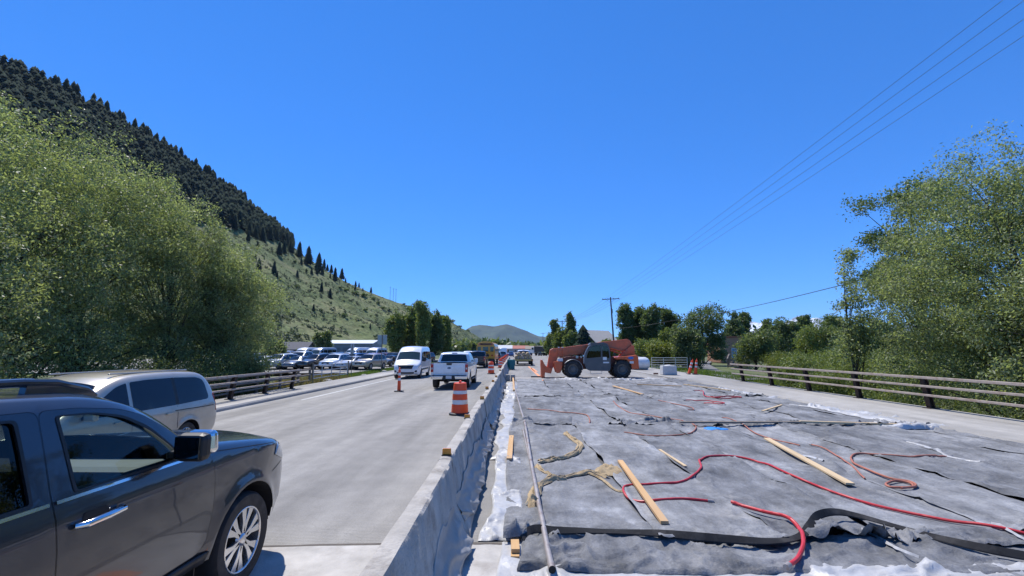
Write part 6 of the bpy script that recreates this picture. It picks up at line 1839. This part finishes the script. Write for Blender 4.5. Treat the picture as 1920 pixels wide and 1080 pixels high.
FT = [
 (1172, 570, 40, 88, 'c', 'column', 'first tall dark cottonwood right of the utility pole'),
 (1198, 576, 36, 90, 'c', 'column', 'second tall dark cottonwood right of the utility pole'),
 (1222, 572, 48, 86, 'c', 'column', 'third and broadest dark cottonwood right of the utility pole'),
 (1252, 580, 44, 88, 'c', 'column', 'fourth dark cottonwood right of the utility pole, last of the row'),
 (1250, 606, 26, 78, 'b', 'round', 'small light green tree in front of the dark cottonwood row'),
 (1312, 562, 80, 72, 'c', 'round', 'big rounded dark cottonwood above the leaning cones'),
 (1288, 608, 50, 52, 'd', 'round', 'willowy tree in front of the big rounded cottonwood'),
 (1372, 580, 44, 105, 'c', 'round', 'dark tree behind the terracotta building, left one'),
 (1392, 586, 34, 108, 'c', 'column', 'dark tree behind the terracotta building, right one'),
 (1412, 612, 80, 56, 'd', 'round', 'round dark green bush tree beside the footpath'),
 (1440, 590, 34, 118, 'c', 'round', 'dark tree in front of the snowy peaks, left one'),
 (1466, 593, 50, 112, 'c', 'round', 'dark tree in front of the snowy peaks, right one'),
 (1508, 591, 34, 125, 'c', 'column', 'narrow dark tree right of the snowy peaks'),
 (1530, 600, 84, 84, 'b', 'round', 'broad bright green tree beyond the creek shrubs'),
 (1558, 586, 56, 100, 'c', 'round', 'dark rounded tree behind the broad bright green tree'),
 (1600, 606, 56, 70, 'b', 'round', 'light green tree behind the slender young tree'),
 (1648, 588, 66, 66, 'c', 'round', 'dark tree between slender tree and big right willow'),
 (1246, 636, 66, 58, 'y', 'round', 'yellow green bush behind the pale farm gate'),
 (1278, 640, 50, 56, 'y', 'round', 'yellow green bush beside the leaning cones'),
 (1213, 634, 52, 62, 'b', 'round', 'grey green bush behind the white tank'),
 (1041, 599, 18, 120, 'd', 'aspen', 'thin aspen left of the second utility pole'),
 (1071, 586, 20, 115, 'd', 'aspen', 'tallest thin aspen right of the second utility pole'),
 (1052, 612, 34, 118, 'b', 'round', 'light green tree around the second utility pole, left one'),
 (1072, 617, 30, 112, 'b', 'round', 'light green tree around the second utility pole, right one'),
 (1032, 624, 22, 130, 'b', 'round', 'small light green tree near the dump truck'),
 (1098, 630, 26, 104, 'c', 'round', 'dark bush between spruce and tan roofed house'),
 (1140, 634, 34, 100, 'y', 'round', 'yellow green bush below the tan roof'),
 (742, 574, 38, 92, 'b', 'round', 'first light poplar behind the white van, leftmost'),
 (772, 568, 40, 96, 'b', 'round', 'second poplar behind the white van'),
 (794, 564, 34, 90, 'b', 'aspen', 'third poplar behind the white van, tallest'),
 (816, 578, 36, 94, 'c', 'round', 'fourth poplar behind the white van, dark'),
 (836, 592, 26, 98, 'b', 'column', 'last poplar behind the white van, small and pale'),
 (606, 616, 30, 102, 'd', 'round', 'dark green tree between the grey house and the long shed'),
 (514, 630, 36, 62, 'c', 'round', 'dark bush at the end of the left willows beside the cars'),
]
LM2 = {'c': m_leaf_c, 'd': m_leaf_d, 'b': m_leaf_b, 'y': m_leaf_y}
for k, (px, top, w, Y_, c, kd, lab) in enumerate(FT):
    far_tree(lab, px, top, w, Y_, LM2[c], kd, k + 1, name='poplar_tree' if 'poplar' in lab else ('aspen_tree' if 'aspen' in lab else ('bush' if 'bush' in lab and 'tree' not in lab else 'cottonwood_tree')))
# distant tree belts that read as one mass
def belt(name, pxs_, top0, top1, Y, n, seed, m, label):
    rs = np.random.RandomState(seed)
    P = []
    for k in range(n):
        px = rs.uniform(*pxs_); q = AT(px, rs.uniform(top0, top1), Y * rs.uniform(.9, 1.15)); 
        h = max(1.5, q.z + .4); r = rs.uniform(.25, .4) * h
        P.append(np.array([q.x, q.y, -.4 + h * .55]) + unit(60, rs) * np.array([r, r, h * .5]) * (rs.rand(60, 1) ** .4))
    V, F = leaf_quads(np.concatenate(P), rs, Y * .011, Y * .007)
    me = fast_mesh(name, V, F); me.materials.append(m)
    tag(link_mesh(name, me), label, 'trees', kind='stuff')
belt('distant_trees', (900, 952), 636, 648, 420, 40, 1, m_leaf_c, 'dark distant trees at the far end of the road')
belt('distant_trees', (960, 1035), 644, 651, 480, 46, 2, m_leaf_d, 'low distant trees beyond the dump truck')
belt('distant_trees', (1080, 1420), 628, 648, 190, 70, 3, m_leaf_c, 'distant trees behind the cottonwoods and houses')
belt('distant_trees', (1400, 1960), 616, 638, 170, 110, 4, m_leaf_c, 'distant tree line beyond the creek on the right')
belt('distant_trees', (850, 905), 636, 648, 260, 30, 5, m_leaf_d, 'distant trees at the foot of the hillside')

# ------------------------------------------------------------------ conifers
def proj(P):
    d = CR.transposed() @ (Vector(P) - Vector((0, 0, CAM_H)))
    return 960 + FPX * d.x / -d.z, 540 - FPX * d.y / -d.z
def conifer_arrays(h, r, rs, tiers=8, pts=9):
    V = []; F = []
    for k in range(tiers):
        t = k / tiers
        z0 = h * (.06 + .86 * t); z1 = z0 + h * (.20 - .06 * t)
        rr = r * (1 - t) ** .85 * rs.uniform(.82, 1.12) + .06
        n0 = len(V)
        ph = rs.uniform(0, 6.28)
        for j in range(pts * 2):
            a = ph + math.pi * j / pts
            q = rr * (rs.uniform(.85, 1.2) if j % 2 == 0 else rs.uniform(.45, .7))
            V.append((q * math.cos(a), q * math.sin(a), z0 - (h * .035 if j % 2 == 0 else -h * .01)))
        V.append((0, 0, min(z1 + h * .05, h)))
        for j in range(pts * 2): F.append((n0 + j, n0 + (j + 1) % (pts * 2), n0 + pts * 2))
    return np.array(V), np.array(F)
con_mesh = []
for k in range(5):
    rs = np.random.RandomState(700 + k)
    V, F = conifer_arrays(1.0, .17 + .03 * (k % 3), rs, 9, 8)
    me = fast_mesh('crown', V, F); me.materials.append(m_needle); con_mesh.append(me)
b = MB(); b.tube([(0, 0, -.06), (0, 0, .5), (0, 0, .95)], [.022, .015, .004], 6); tr_o = b.build('trunk', m_bark); trunk_me = tr_o.data; bpy.data.objects.remove(tr_o)
def hill_at(px, py):
    lo, hi = 0.0, 1.0
    for _ in range(26):
        mid = (lo + hi) / 2
        if proj(hill_pt(px, mid))[1] > py: lo = mid
        else: hi = mid
    return Vector(hill_pt(px, (lo + hi) / 2)), (lo + hi) / 2
def conifer(label, pos, h, k, group, w=1.0):
    t = thing('conifer_tree', label, 'tree', pos, random.uniform(0, 6.28), group)
    c = link_mesh('crown', con_mesh[k % 5], t); c.scale = (h * w, h * w, h)
    c = link_mesh('trunk', trunk_me, t); c.scale = (h, h, h)
    return t
SC = [(110, 200, 90), (185, 250, 60), (205, 410, 100), (320, 440, 110), (345, 460, 50), (370, 480, 30), (495, 470, 70), (350, 300, 110), (385, 290, 110), (430, 280, 100), (445, 290, 90), (500, 320, 130), (570, 370, 150), (600, 440, 60), (650, 420, 150), (690, 400, 80), (745, 385, 70), (825, 420, 90), (775, 490, 110), (740, 465, 40), (855, 500, 40), (930, 500, 45), (928, 550, 40), (955, 530, 40), (1045, 560, 48), (680, 580, 95), (745, 625, 95), (630, 700, 55), (520, 370, 60), (600, 540, 35), (710, 520, 35), (985, 560, 30), (715, 372, 55), (680, 440, 70), (640, 440, 60), (560, 430, 40), (240, 330, 30), (175, 330, 45), (440, 470, 20), (400, 440, 18), (1050, 830, 45), (1680, 875, 32), (300, 120, 90), (340, 150, 100), (375, 170, 80)]
for k, (zx, zy, zh) in enumerate(SC):
    px, py = 420 + zx / 3.84, 400 + zy / 3.84
    pos, v = hill_at(px, py)
    h = zh / 3.84 / FPX * pos.y
    conifer('lone dark conifer scattered on the open grassy slope', pos - Vector((0, 0, .3)), h, k, 'conifers scattered on the slope', 1.05)
VLOW = np.array([(-1400, .3), (0, .40), (200, .45), (330, .52), (430, .68), (480, .80), (520, .93), (545, 1.02)])
rs = np.random.RandomState(99)
# ridge-line and lower-edge trees as individuals
n_ind = 0
for k in range(130):
    px = rs.uniform(0, 528) ; v = rs.uniform(.985, 1.0)
    p_ = Vector(hill_pt(px, v)); h = rs.uniform(10, 17) * (1 if rs.rand() > .2 else .7)
    conifer('dark conifer of the forest edge along the ridge skyline', p_ - Vector((0, 0, .5)), h, k, 'conifers along the ridge skyline', 1.15)
for k in range(60):
    px = rs.uniform(400, 535); v = np.interp(px, VLOW[:, 0], VLOW[:, 1]) + rs.uniform(-.05, .10)
    p_ = Vector(hill_pt(px, min(v, .99)))
    conifer('dark conifer at the lower edge of the mountain forest', p_ - Vector((0, 0, .5)), rs.uniform(10, 16), k, 'conifers at the lower forest edge', 1.1)
bank = [conifer_arrays(1.0, .19 + .03 * (k % 3), np.random.RandomState(800 + k), 6, 6) for k in range(6)]
VV = []; FF = []; n0 = 0
for k in range(4200):
    px = rs.uniform(-700, 532); lo = np.interp(px, VLOW[:, 0], VLOW[:, 1])
    if lo >= .985: continue
    v = lo + (.985 - lo) * rs.rand() ** .8
    q = np.asarray(hill_pt(px, v)).reshape(3); h = rs.uniform(8, 15) * (.75 if rs.rand() < .25 else 1)
    Vb, Fb = bank[k % 6]; a = rs.uniform(0, 6.28); ca, sa = math.cos(a), math.sin(a)
    W = np.stack([(Vb[:, 0] * ca - Vb[:, 1] * sa) * h * 1.35, (Vb[:, 0] * sa + Vb[:, 1] * ca) * h * 1.35, Vb[:, 2] * h], 1) + q - np.array([0, 0, .5])
    VV.append(W); FF.append(Fb + n0); n0 += len(Vb)
me = fast_mesh('conifer_forest', np.concatenate(VV), np.concatenate(FF)); me.materials.append(m_needle)
tag(link_mesh('conifer_forest', me), 'dense dark conifer forest covering the upper mountainside', 'forest', kind='stuff')
# spruce right of the road
c_ = AT(1093, 608, 104); t = conifer('pointed dark spruce between the aspens and the tan roofed house', (c_.x, 104, -.5), c_.z + .5, 2, 'spruce', 1.6)

# shrubs on the slope: individuals, then sagebrush as stuff
sh_mesh = []
for k in range(4):
    rs2 = np.random.RandomState(900 + k)
    lobes = [(0, 0, .42, .5, .5, .42)] + [(rs2.uniform(-.45, .45), rs2.uniform(-.45, .45), rs2.uniform(.25, .6), .3, .3, .28) for _ in range(5)]
    C, V, F = tree_mesh(lobes, 26, 12, .22, .26, .18, rs2)
    me = fast_mesh('hillside_shrub', V, F); me.materials.append(m_leaf_c); sh_mesh.append(me)
SH = [(685, 700, 26), (850, 745, 44), (630, 700, 20), (700, 740, 18), (910, 640, 20), (1010, 700, 26), (990, 820, 24), (560, 805, 18), (775, 720, 16), (940, 590, 46), (1000, 600, 40), (1100, 650, 26), (850, 630, 18), (495, 530, 26), (470, 350, 22), (560, 415, 18), (640, 600, 14), (1140, 690, 30), (1180, 700, 24), (780, 870, 30), (880, 860, 22), (830, 890, 30), (440, 770, 20), (380, 760, 26), (710, 820, 18), (650, 850, 22), (540, 880, 24), (1290, 650, 18), (1560, 720, 40), (1600, 735, 40), (1640, 760, 34), (1700, 790, 26), (1760, 820, 22), (1480, 690, 30), (930, 735, 14), (1050, 740, 14), (960, 840, 16), (860, 560, 30), (1060, 620, 30), (820, 540, 24)]
for k, (zx, zy, w) in enumerate(SH):
    px, py = 420 + zx / 3.84, 400 + zy / 3.84
    pos, v = hill_at(px, py)
    if v > .995: pos = Vector(hill_pt(px, .985))
    s = w / 3.84 / FPX * pos.y
    o = link_mesh('hillside_shrub', sh_mesh[k % 4]); o.location = pos - Vector((0, 0, .2)); o.scale = (s, s, s * .75); o.rotation_euler = (0, 0, k)
    tag(o, 'dark rounded shrub dotting the open grassy slope', 'shrub', 'shrubs dotted on the slope')
VV = []; FF = []; n0 = 0
small = []
for k in range(4):
    rs2 = np.random.RandomState(950 + k)
    V, F = leaf_quads(unit(26, rs2) * np.array([.5, .5, .32]) + np.array([0, 0, .2]), rs2, .5, .32)
    small.append((V, F))
for k in range(7000):
    px = rs.uniform(350, 905); v = rs.uniform(.01, .99)
    q = np.asarray(hill_pt(px, v)).reshape(3)
    if float(vnoise(q[0] / 16, q[1] / 16, 55)) + rs.uniform(-.5, .5) < .02: continue
    Vb, Fb = small[k % 4]; s = rs.uniform(.6, 2.1) * (1.5 if v < .35 and rs.rand() < .3 else 1)
    VV.append(Vb * np.array([s, s, s * .8]) + q); FF.append(Fb + n0); n0 += len(Vb)
me = fast_mesh('sagebrush', np.concatenate(VV), np.concatenate(FF)); me.materials.append(mat('sage_leaf', (.075, .098, .048), .7, var=.3, scale=.05, island=.3, trans=.15))
tag(link_mesh('sagebrush', me), 'low grey green sagebrush covering the open hillside', 'brush', kind='stuff')

# ------------------------------------------------------------------ verge grass
def grass(x0, x1, y0, y1, n, h, m, label, seed, zf=None):
    rs = np.random.RandomState(seed)
    x = rs.uniform(x0, x1, n); y = rs.uniform(y0, y1, n); z = terrain_z(x, y)
    keep = fbm(x / 1.3, y / 1.3, seed, 3) + rs.uniform(-.6, .9, n) > 0
    x, y, z = x[keep], y[keep], z[keep]; n = len(x)
    a = rs.uniform(0, 6.28, n); hh = h * rs.uniform(.4, 1.3, n); w = .02 + .015 * rs.rand(n)
    d = np.stack([np.cos(a), np.sin(a), np.zeros(n)], 1); le = rs.normal(size=(n, 2)) * .35 * hh[:, None]
    P = np.stack([x, y, z - .02], 1)
    T = P + np.concatenate([le, hh[:, None]], 1)
    V = np.stack([P - d * w[:, None], P + d * w[:, None], T], 1).reshape(-1, 3)
    me = fast_mesh('grass', V, np.arange(3 * n).reshape(n, 3)); me.materials.append(m)
    tag(link_mesh('grass', me), label, 'grass', kind='stuff')
m_gr = mat('fresh_grass_blade', (.105, .165, .03), .6, var=.2, scale=.5, trans=.4, island=.3)
m_gd = mat('dry_grass_blade', (.24, .20, .09), .7, var=.2, scale=.5, trans=.3, island=.3)
grass(13.9, 19.5, 30.5, 58, 16000, .30, m_gr, 'fresh green grass between pavement and footpath', 1)
grass(-15.8, -13.2, 36, 78, 12000, .28, m_gr, 'green grass strip between sidewalk and parking lot', 2)
grass(-17.0, -13.3, 20, 38, 12000, .40, m_gd, 'dry tall grass around the wooden fence and gate', 3)
grass(13.9, 30, 8, 34, 26000, .45, mat('creek_grass_blade', (.15, .175, .05), .6, var=.2, scale=.5, trans=.4, island=.3), 'tall pale grass on the creek bank below the railing', 4)
# ------------------------------------------------------------------ buildings
def house(name, label, c, size, eave, ridge, wall_m, roof_m, rz=0, over=.35, windows=(), door=None, axis='X'):
    """gable house, ridge along local x; windows: (x, z, w, h) on the camera side"""
    t = thing(name, label, 'building', c, rz)
    L, W = size
    b = MB(); b.prism([(-W / 2, 0), (W / 2, 0), (W / 2, eave), (0, ridge - .05), (-W / 2, eave)], -L / 2, L / 2, 'X'); b.build('wall', wall_m, t)
    sl = (ridge - eave) / (W / 2)
    for sg in (-1, 1):
        b = MB(); y1 = sg * (W / 2 + over); z1 = eave - sl * over
        b.prism([(0, ridge), (y1, z1), (y1, z1 + .14), (0, ridge + .16)], -L / 2 - over, L / 2 + over, 'X'); b.build('roof', roof_m, t)
    for x, z, w, h in windows:
        f_ = MB().box((x, -W / 2 - .03, z), (w + .16, .06, h + .16)).build('window', m_reflect_white, t)
        MB().box((x, -W / 2 - .065, z), (w, .03, h)).build('pane', m_glass, f_)
    if door:
        f_ = MB().box((door[0], -W / 2 - .03, 1.05), (.95, .06, 2.1)).build('door', m_reflect_white, t)
    return t
m_grey_wall = mat('grey_siding', (.12, .115, .115), .8, var=.1, scale=2)
m_grey_roof = mat('grey_shingle', (.10, .10, .11), .85, var=.15, scale=3)
m_shed_wall = mat('shed_siding', (.27, .27, .28), .6, var=.06, scale=1)
m_shed_roof = mat('pale_metal_roof', (.50, .53, .56), .4, .3, var=.05)
p_ = AT(556, 655, 106)
house('house', 'low dark grey house behind the parking lot', (p_.x, 106, -.4), (6.6, 5.0), 2.5, 4.0, m_grey_wall, m_grey_roof, windows=((1.0, 1.3, .8, 1.1), (-1.6, 1.4, .8, 1.1)), door=(2.2,))
p_ = AT(663, 655, 120)
t = house('long_shed', 'long pale metal-roofed shed behind the parked vans', (p_.x, 121, -.4), (11.6, 8.0), 3.9, 4.7, m_shed_wall, m_shed_roof)
for k in range(3): MB().box((-3.8 + 3.4 * k, -4.04, 1.5), (2.6, .06, 2.8)).build('shed_door', mat('shed_door_grey', (.2, .2, .21), .6, var=.05), t)
p_ = AT(1122, 655, 116)
house('lodge', 'house with tan gabled roof behind the telehandler boom', (p_.x, 118, -.3), (7.5, 6.5), 4.3, 7.0, mat('brown_siding', (.13, .07, .045), .8, var=.2, scale=2), mat('tan_roof', (.46, .41, .34), .8, var=.1, scale=2), R(38), .8, windows=((0, 2.2, 1.2, 1.2), (2.2, 2.2, 1.0, 1.2)))
p_ = AT(1367, 655, 84)
t = thing('terracotta_building', 'flat-roofed terracotta building among the trees at right', 'building', (p_.x + .6, 86, -.3))
bx(t, 'wall', mat('terracotta_stucco', (.42, .22, .14), .85, var=.12, scale=1.5), (0, 0, 2.2), (5.2, 6, 4.4), bevel=.03)
bx(t, 'roof', mat('terracotta_coping', (.30, .10, .06), .7, var=.1), (0, 0, 4.52), (5.6, 6.4, .22), bevel=.03)
for x in (-.2, 1.4):
    f_ = bx(t, 'window', m_reflect_white, (x, -3.03, 1.7), (.9, .06, 1.7), bevel=0)
    MB().box((x, -3.07, 1.7), (.75, .03, 1.5)).build('pane', mat('blue_pane', (.10, .2, .35), .1, var=.1), f_)
for k, (px, Y_, w, h, c) in enumerate(((972, 330, 14, 5, (.45, .16, .12)), (947, 300, 9, 5, (.6, .6, .6)), (1000, 300, 10, 4.5, (.3, .24, .18)))):
    p_ = AT(px, 655, Y_)
    house('distant_house', ['distant house with reddish roof at the end of the road', 'distant pale house left of the road end', 'distant brown house right of the road end'][k], (p_.x, Y_, -.4), (w, 8), h * .6, h, mat('far_wall_%s' % 'abc'[k], (.42, .40, .36), .8, var=.05), mat('far_roof_%s' % 'abc'[k], c, .8, var=.05), windows=((-2, 1.5, 1.2, 1.2), (2, 1.5, 1.2, 1.2)))

# arched wooden footbridge by the path
t = thing('footbridge', 'small arched wooden footbridge on the footpath', 'bridge', (29.0, 62.0, -.12), R(-28))
for sx in (-1.1, 1.1):
    arc = [(sx, -4 + 8 * k / 12, .95 + .55 * math.sin(math.pi * k / 12)) for k in range(13)]
    MB().tube(arc, .09, 8).build('handrail', m_old_wood, t, smooth=True)
    for k in range(0, 13, 2): MB().tube([(arc[k][0], arc[k][1], arc[k][2] - 1.05), arc[k]], .07, 8).build('post', m_old_wood, t, smooth=True)
for k in range(26):
    y = -4 + 8 * (k + .5) / 26
    MB().box((0, y, .02 + .5 * math.sin(math.pi * (k + .5) / 26)), (2.1, .27, .06)).build('plank', m_old_wood, t)

# ------------------------------------------------------------------ utility poles and wires
def upole(label, x, y, h, arm=2.6, tilt=0.0, rz=0.0, group='utility poles along the road'):
    t = thing('utility_pole', label, 'utility pole', (x, y, -.4), rz, group)
    t.rotation_euler = (0, tilt, rz)
    b = MB(); b.tube([(0, 0, 0), (0, 0, h * .5), (0, 0, h)], [.17, .14, .11], 10); b.build('pole', m_pole_wood, t, smooth=True)
    MB().box((0, -.14, h - .35), (arm, .10, .13)).build('crossarm', m_pole_wood, t, bevel=.01)
    for sx in (-1, 1): MB().bar((0, -.14, h - 1.0), (sx * arm * .28, -.14, h - .42), .04, .04).build('brace', m_galv, t)
    for u in (-.46, -.16, .16, .46):
        MB().lathe([(.03, h - .29), (.055, h - .24), (.03, h - .2), (.05, h - .16), (0, h - .12)], 10, 'Z', (u * arm, -.14, 0)).build('insulator', m_tele_grey, t, smooth=True)
    MB().lathe([(0, -.45), (.16, -.45), (.16, .3), (0, .32)], 14, 'Z', (.0, -.3, h - 2.4)).build('transformer', m_tele_grey, t, smooth=True)
    return t
p1 = AT(1150, 557, 80); upole('tall utility pole with crossarm behind the telehandler', p1.x, 80, p1.z + .4, 3.0, R(-2.5))
p2 = AT(1054, 601, 150); upole('second utility pole further down the road', p2.x, 150, p2.z + .4, 2.8)
p3 = AT(1018, 624, 265); upole('third and farthest utility pole near the dump truck', p3.x, 265, p3.z + .4, 2.8)
upole('utility pole outside the right picture edge carrying the wires', 23.0, 4.0, 12.2, 3.0)
m_wire = mat('wire', (.22, .23, .25), .5, 0, var=0)
m_cable = mat('black_cable', (.012, .012, .012), .6, var=0)
def wire(a, c, sag, r, m, label, name='overhead_wire', n=40):
    a = Vector(a); c = Vector(c)
    pts = [a.lerp(c, k / n) - Vector((0, 0, sag * 4 * (k / n) * (1 - k / n))) for k in range(n + 1)]
    o = MB().tube(pts, r, 5).build(name, m, None, smooth=True, fixn=False)
    return tag(o, label, 'wire', 'overhead wires')
WN = ['leftmost', 'second', 'third', 'rightmost']
# wire ends chosen so that they leave the frame where the photo shows
for k, u in enumerate((-.46, -.16, .16, .46)):
    A = (p1.x + u * 3.0 - .0, 79.9, p1.z - .22)
    B = AT([1868, 1908, 1960, 2000][k], [0, 0, -2, 3][k] if k < 2 else [0, 0, -2, 4][k], 17.5)
    d = (Vector(B) - Vector(A)); B2 = Vector(B) + d * .22
    wire(A, B2, .35, .011, m_wire, '%s of the four thin wires rising to the upper right corner' % WN[k])
    wire(A, (p2.x + u * 2.8, 149.9, p2.z - .22), .9, .018, m_wire, '%s wire between the first and second utility poles' % WN[k])
    wire((p2.x + u * 2.8, 149.9, p2.z - .22), (p3.x + u * 2.8, 264.9, p3.z - .22), 1.4, .02, m_wire, '%s wire between the second and third utility poles' % WN[k])
wire(AT(1262, 601, 76), (22.9, 4.0, 8.3), .9, .028, m_cable, 'thick black cable sagging from the big cottonwood to the right willow', 'black_cable')
wire(AT(1155, 616, 80), AT(1262, 601, 76), .15, .022, m_cable, 'black cable from the utility pole to the big cottonwood', 'black_cable')
for k, (px, top) in enumerate(((729, 537), (735, 540), (740, 541))):
    pos, v = hill_at(px, 560)
    h = (pos.z * 0 + AT(px, top, pos.y).z) - pos.z
    t = thing('hill_pole', '%s of three thin power poles on the hill shoulder' % ['left', 'middle', 'right'][k], 'utility pole', pos - Vector((0, 0, .3)), 0, 'power poles on the hill')
    MB().tube([(0, 0, 0), (0, 0, h)], [.24, .18], 8).build('pole', m_pole_wood, t, smooth=True)
    MB().box((0, 0, h - 1.0), (2.4, .15, .2)).build('crossarm', m_pole_wood, t)

# ------------------------------------------------------------------ road signs seen from behind
def sign(label, px, Y, top_py, w, h, zg, yaw=0.0):
    c = AT(px, top_py, Y)
    t = thing('road_sign', label, 'sign', (c.x, Y, zg), yaw, 'road signs seen from behind')
    H_ = c.z - zg
    MB().box((0, 0, H_ / 2), (.06, .06, H_)).build('post', m_old_wood, t)
    MB().box((0, .045, H_ - h / 2), (w, .012, h)).build('sign_board', m_galv, t, bevel=.004)
    return t
sign('narrow grey sign back on a post beside the pipe gate', 661, 40, 645, .30, .85, -.2, R(20))
sign('large grey sign back on a post left of the white van', 717, 46, 628, .95, .95, -.2)
# roadside stones by the verge
for k, (x, y, s) in enumerate(((-13.7, 33.0, .35), (-13.6, 40.4, .32), (-13.9, 47.5, .3), (13.95, 29.8, .4))):
    rs2 = np.random.RandomState(k)
    bm = bmesh.new(); bmesh.ops.create_icosphere(bm, subdivisions=2, radius=s)
    for v in bm.verts: v.co *= rs2.uniform(.82, 1.12); v.co.z *= .55
    me = bpy.data.meshes.new('stone'); bm.to_mesh(me); bm.free(); me.materials.append(m_barrier)
    o = link_mesh('stone', me); o.location = (x, y, gzf(x, y) + s * .3 + (.3 if k == 3 else 0)); tag(o, ['pale stone at the foot of the left pipe gate', 'pale stone beyond the left pipe gate', 'pale stone in the left verge near the sign', 'pale stone at the end of the right railing'][k], 'stone', 'stones on the verge')
# ------------------------------------------------------------------ mountain air
hz = bpy.data.materials.new('mountain_air'); hz.use_nodes = True
hz.node_tree.nodes.clear()
_o = hz.node_tree.nodes.new('ShaderNodeOutputMaterial'); _v = hz.node_tree.nodes.new('ShaderNodeVolumePrincipled')
_v.inputs['Color'].default_value = (.62, .78, 1.0, 1); _v.inputs['Density'].default_value = 4.5e-5; _v.inputs['Anisotropy'].default_value = .0
hz.node_tree.links.new(_v.outputs[0], _o.inputs['Volume'])
o = MB().box((0, 6900, 470), (18600, 15400, 950)).build('haze', hz)
tag(o, 'thin blue mountain air in front of the far mountains', 'haze', kind='stuff')
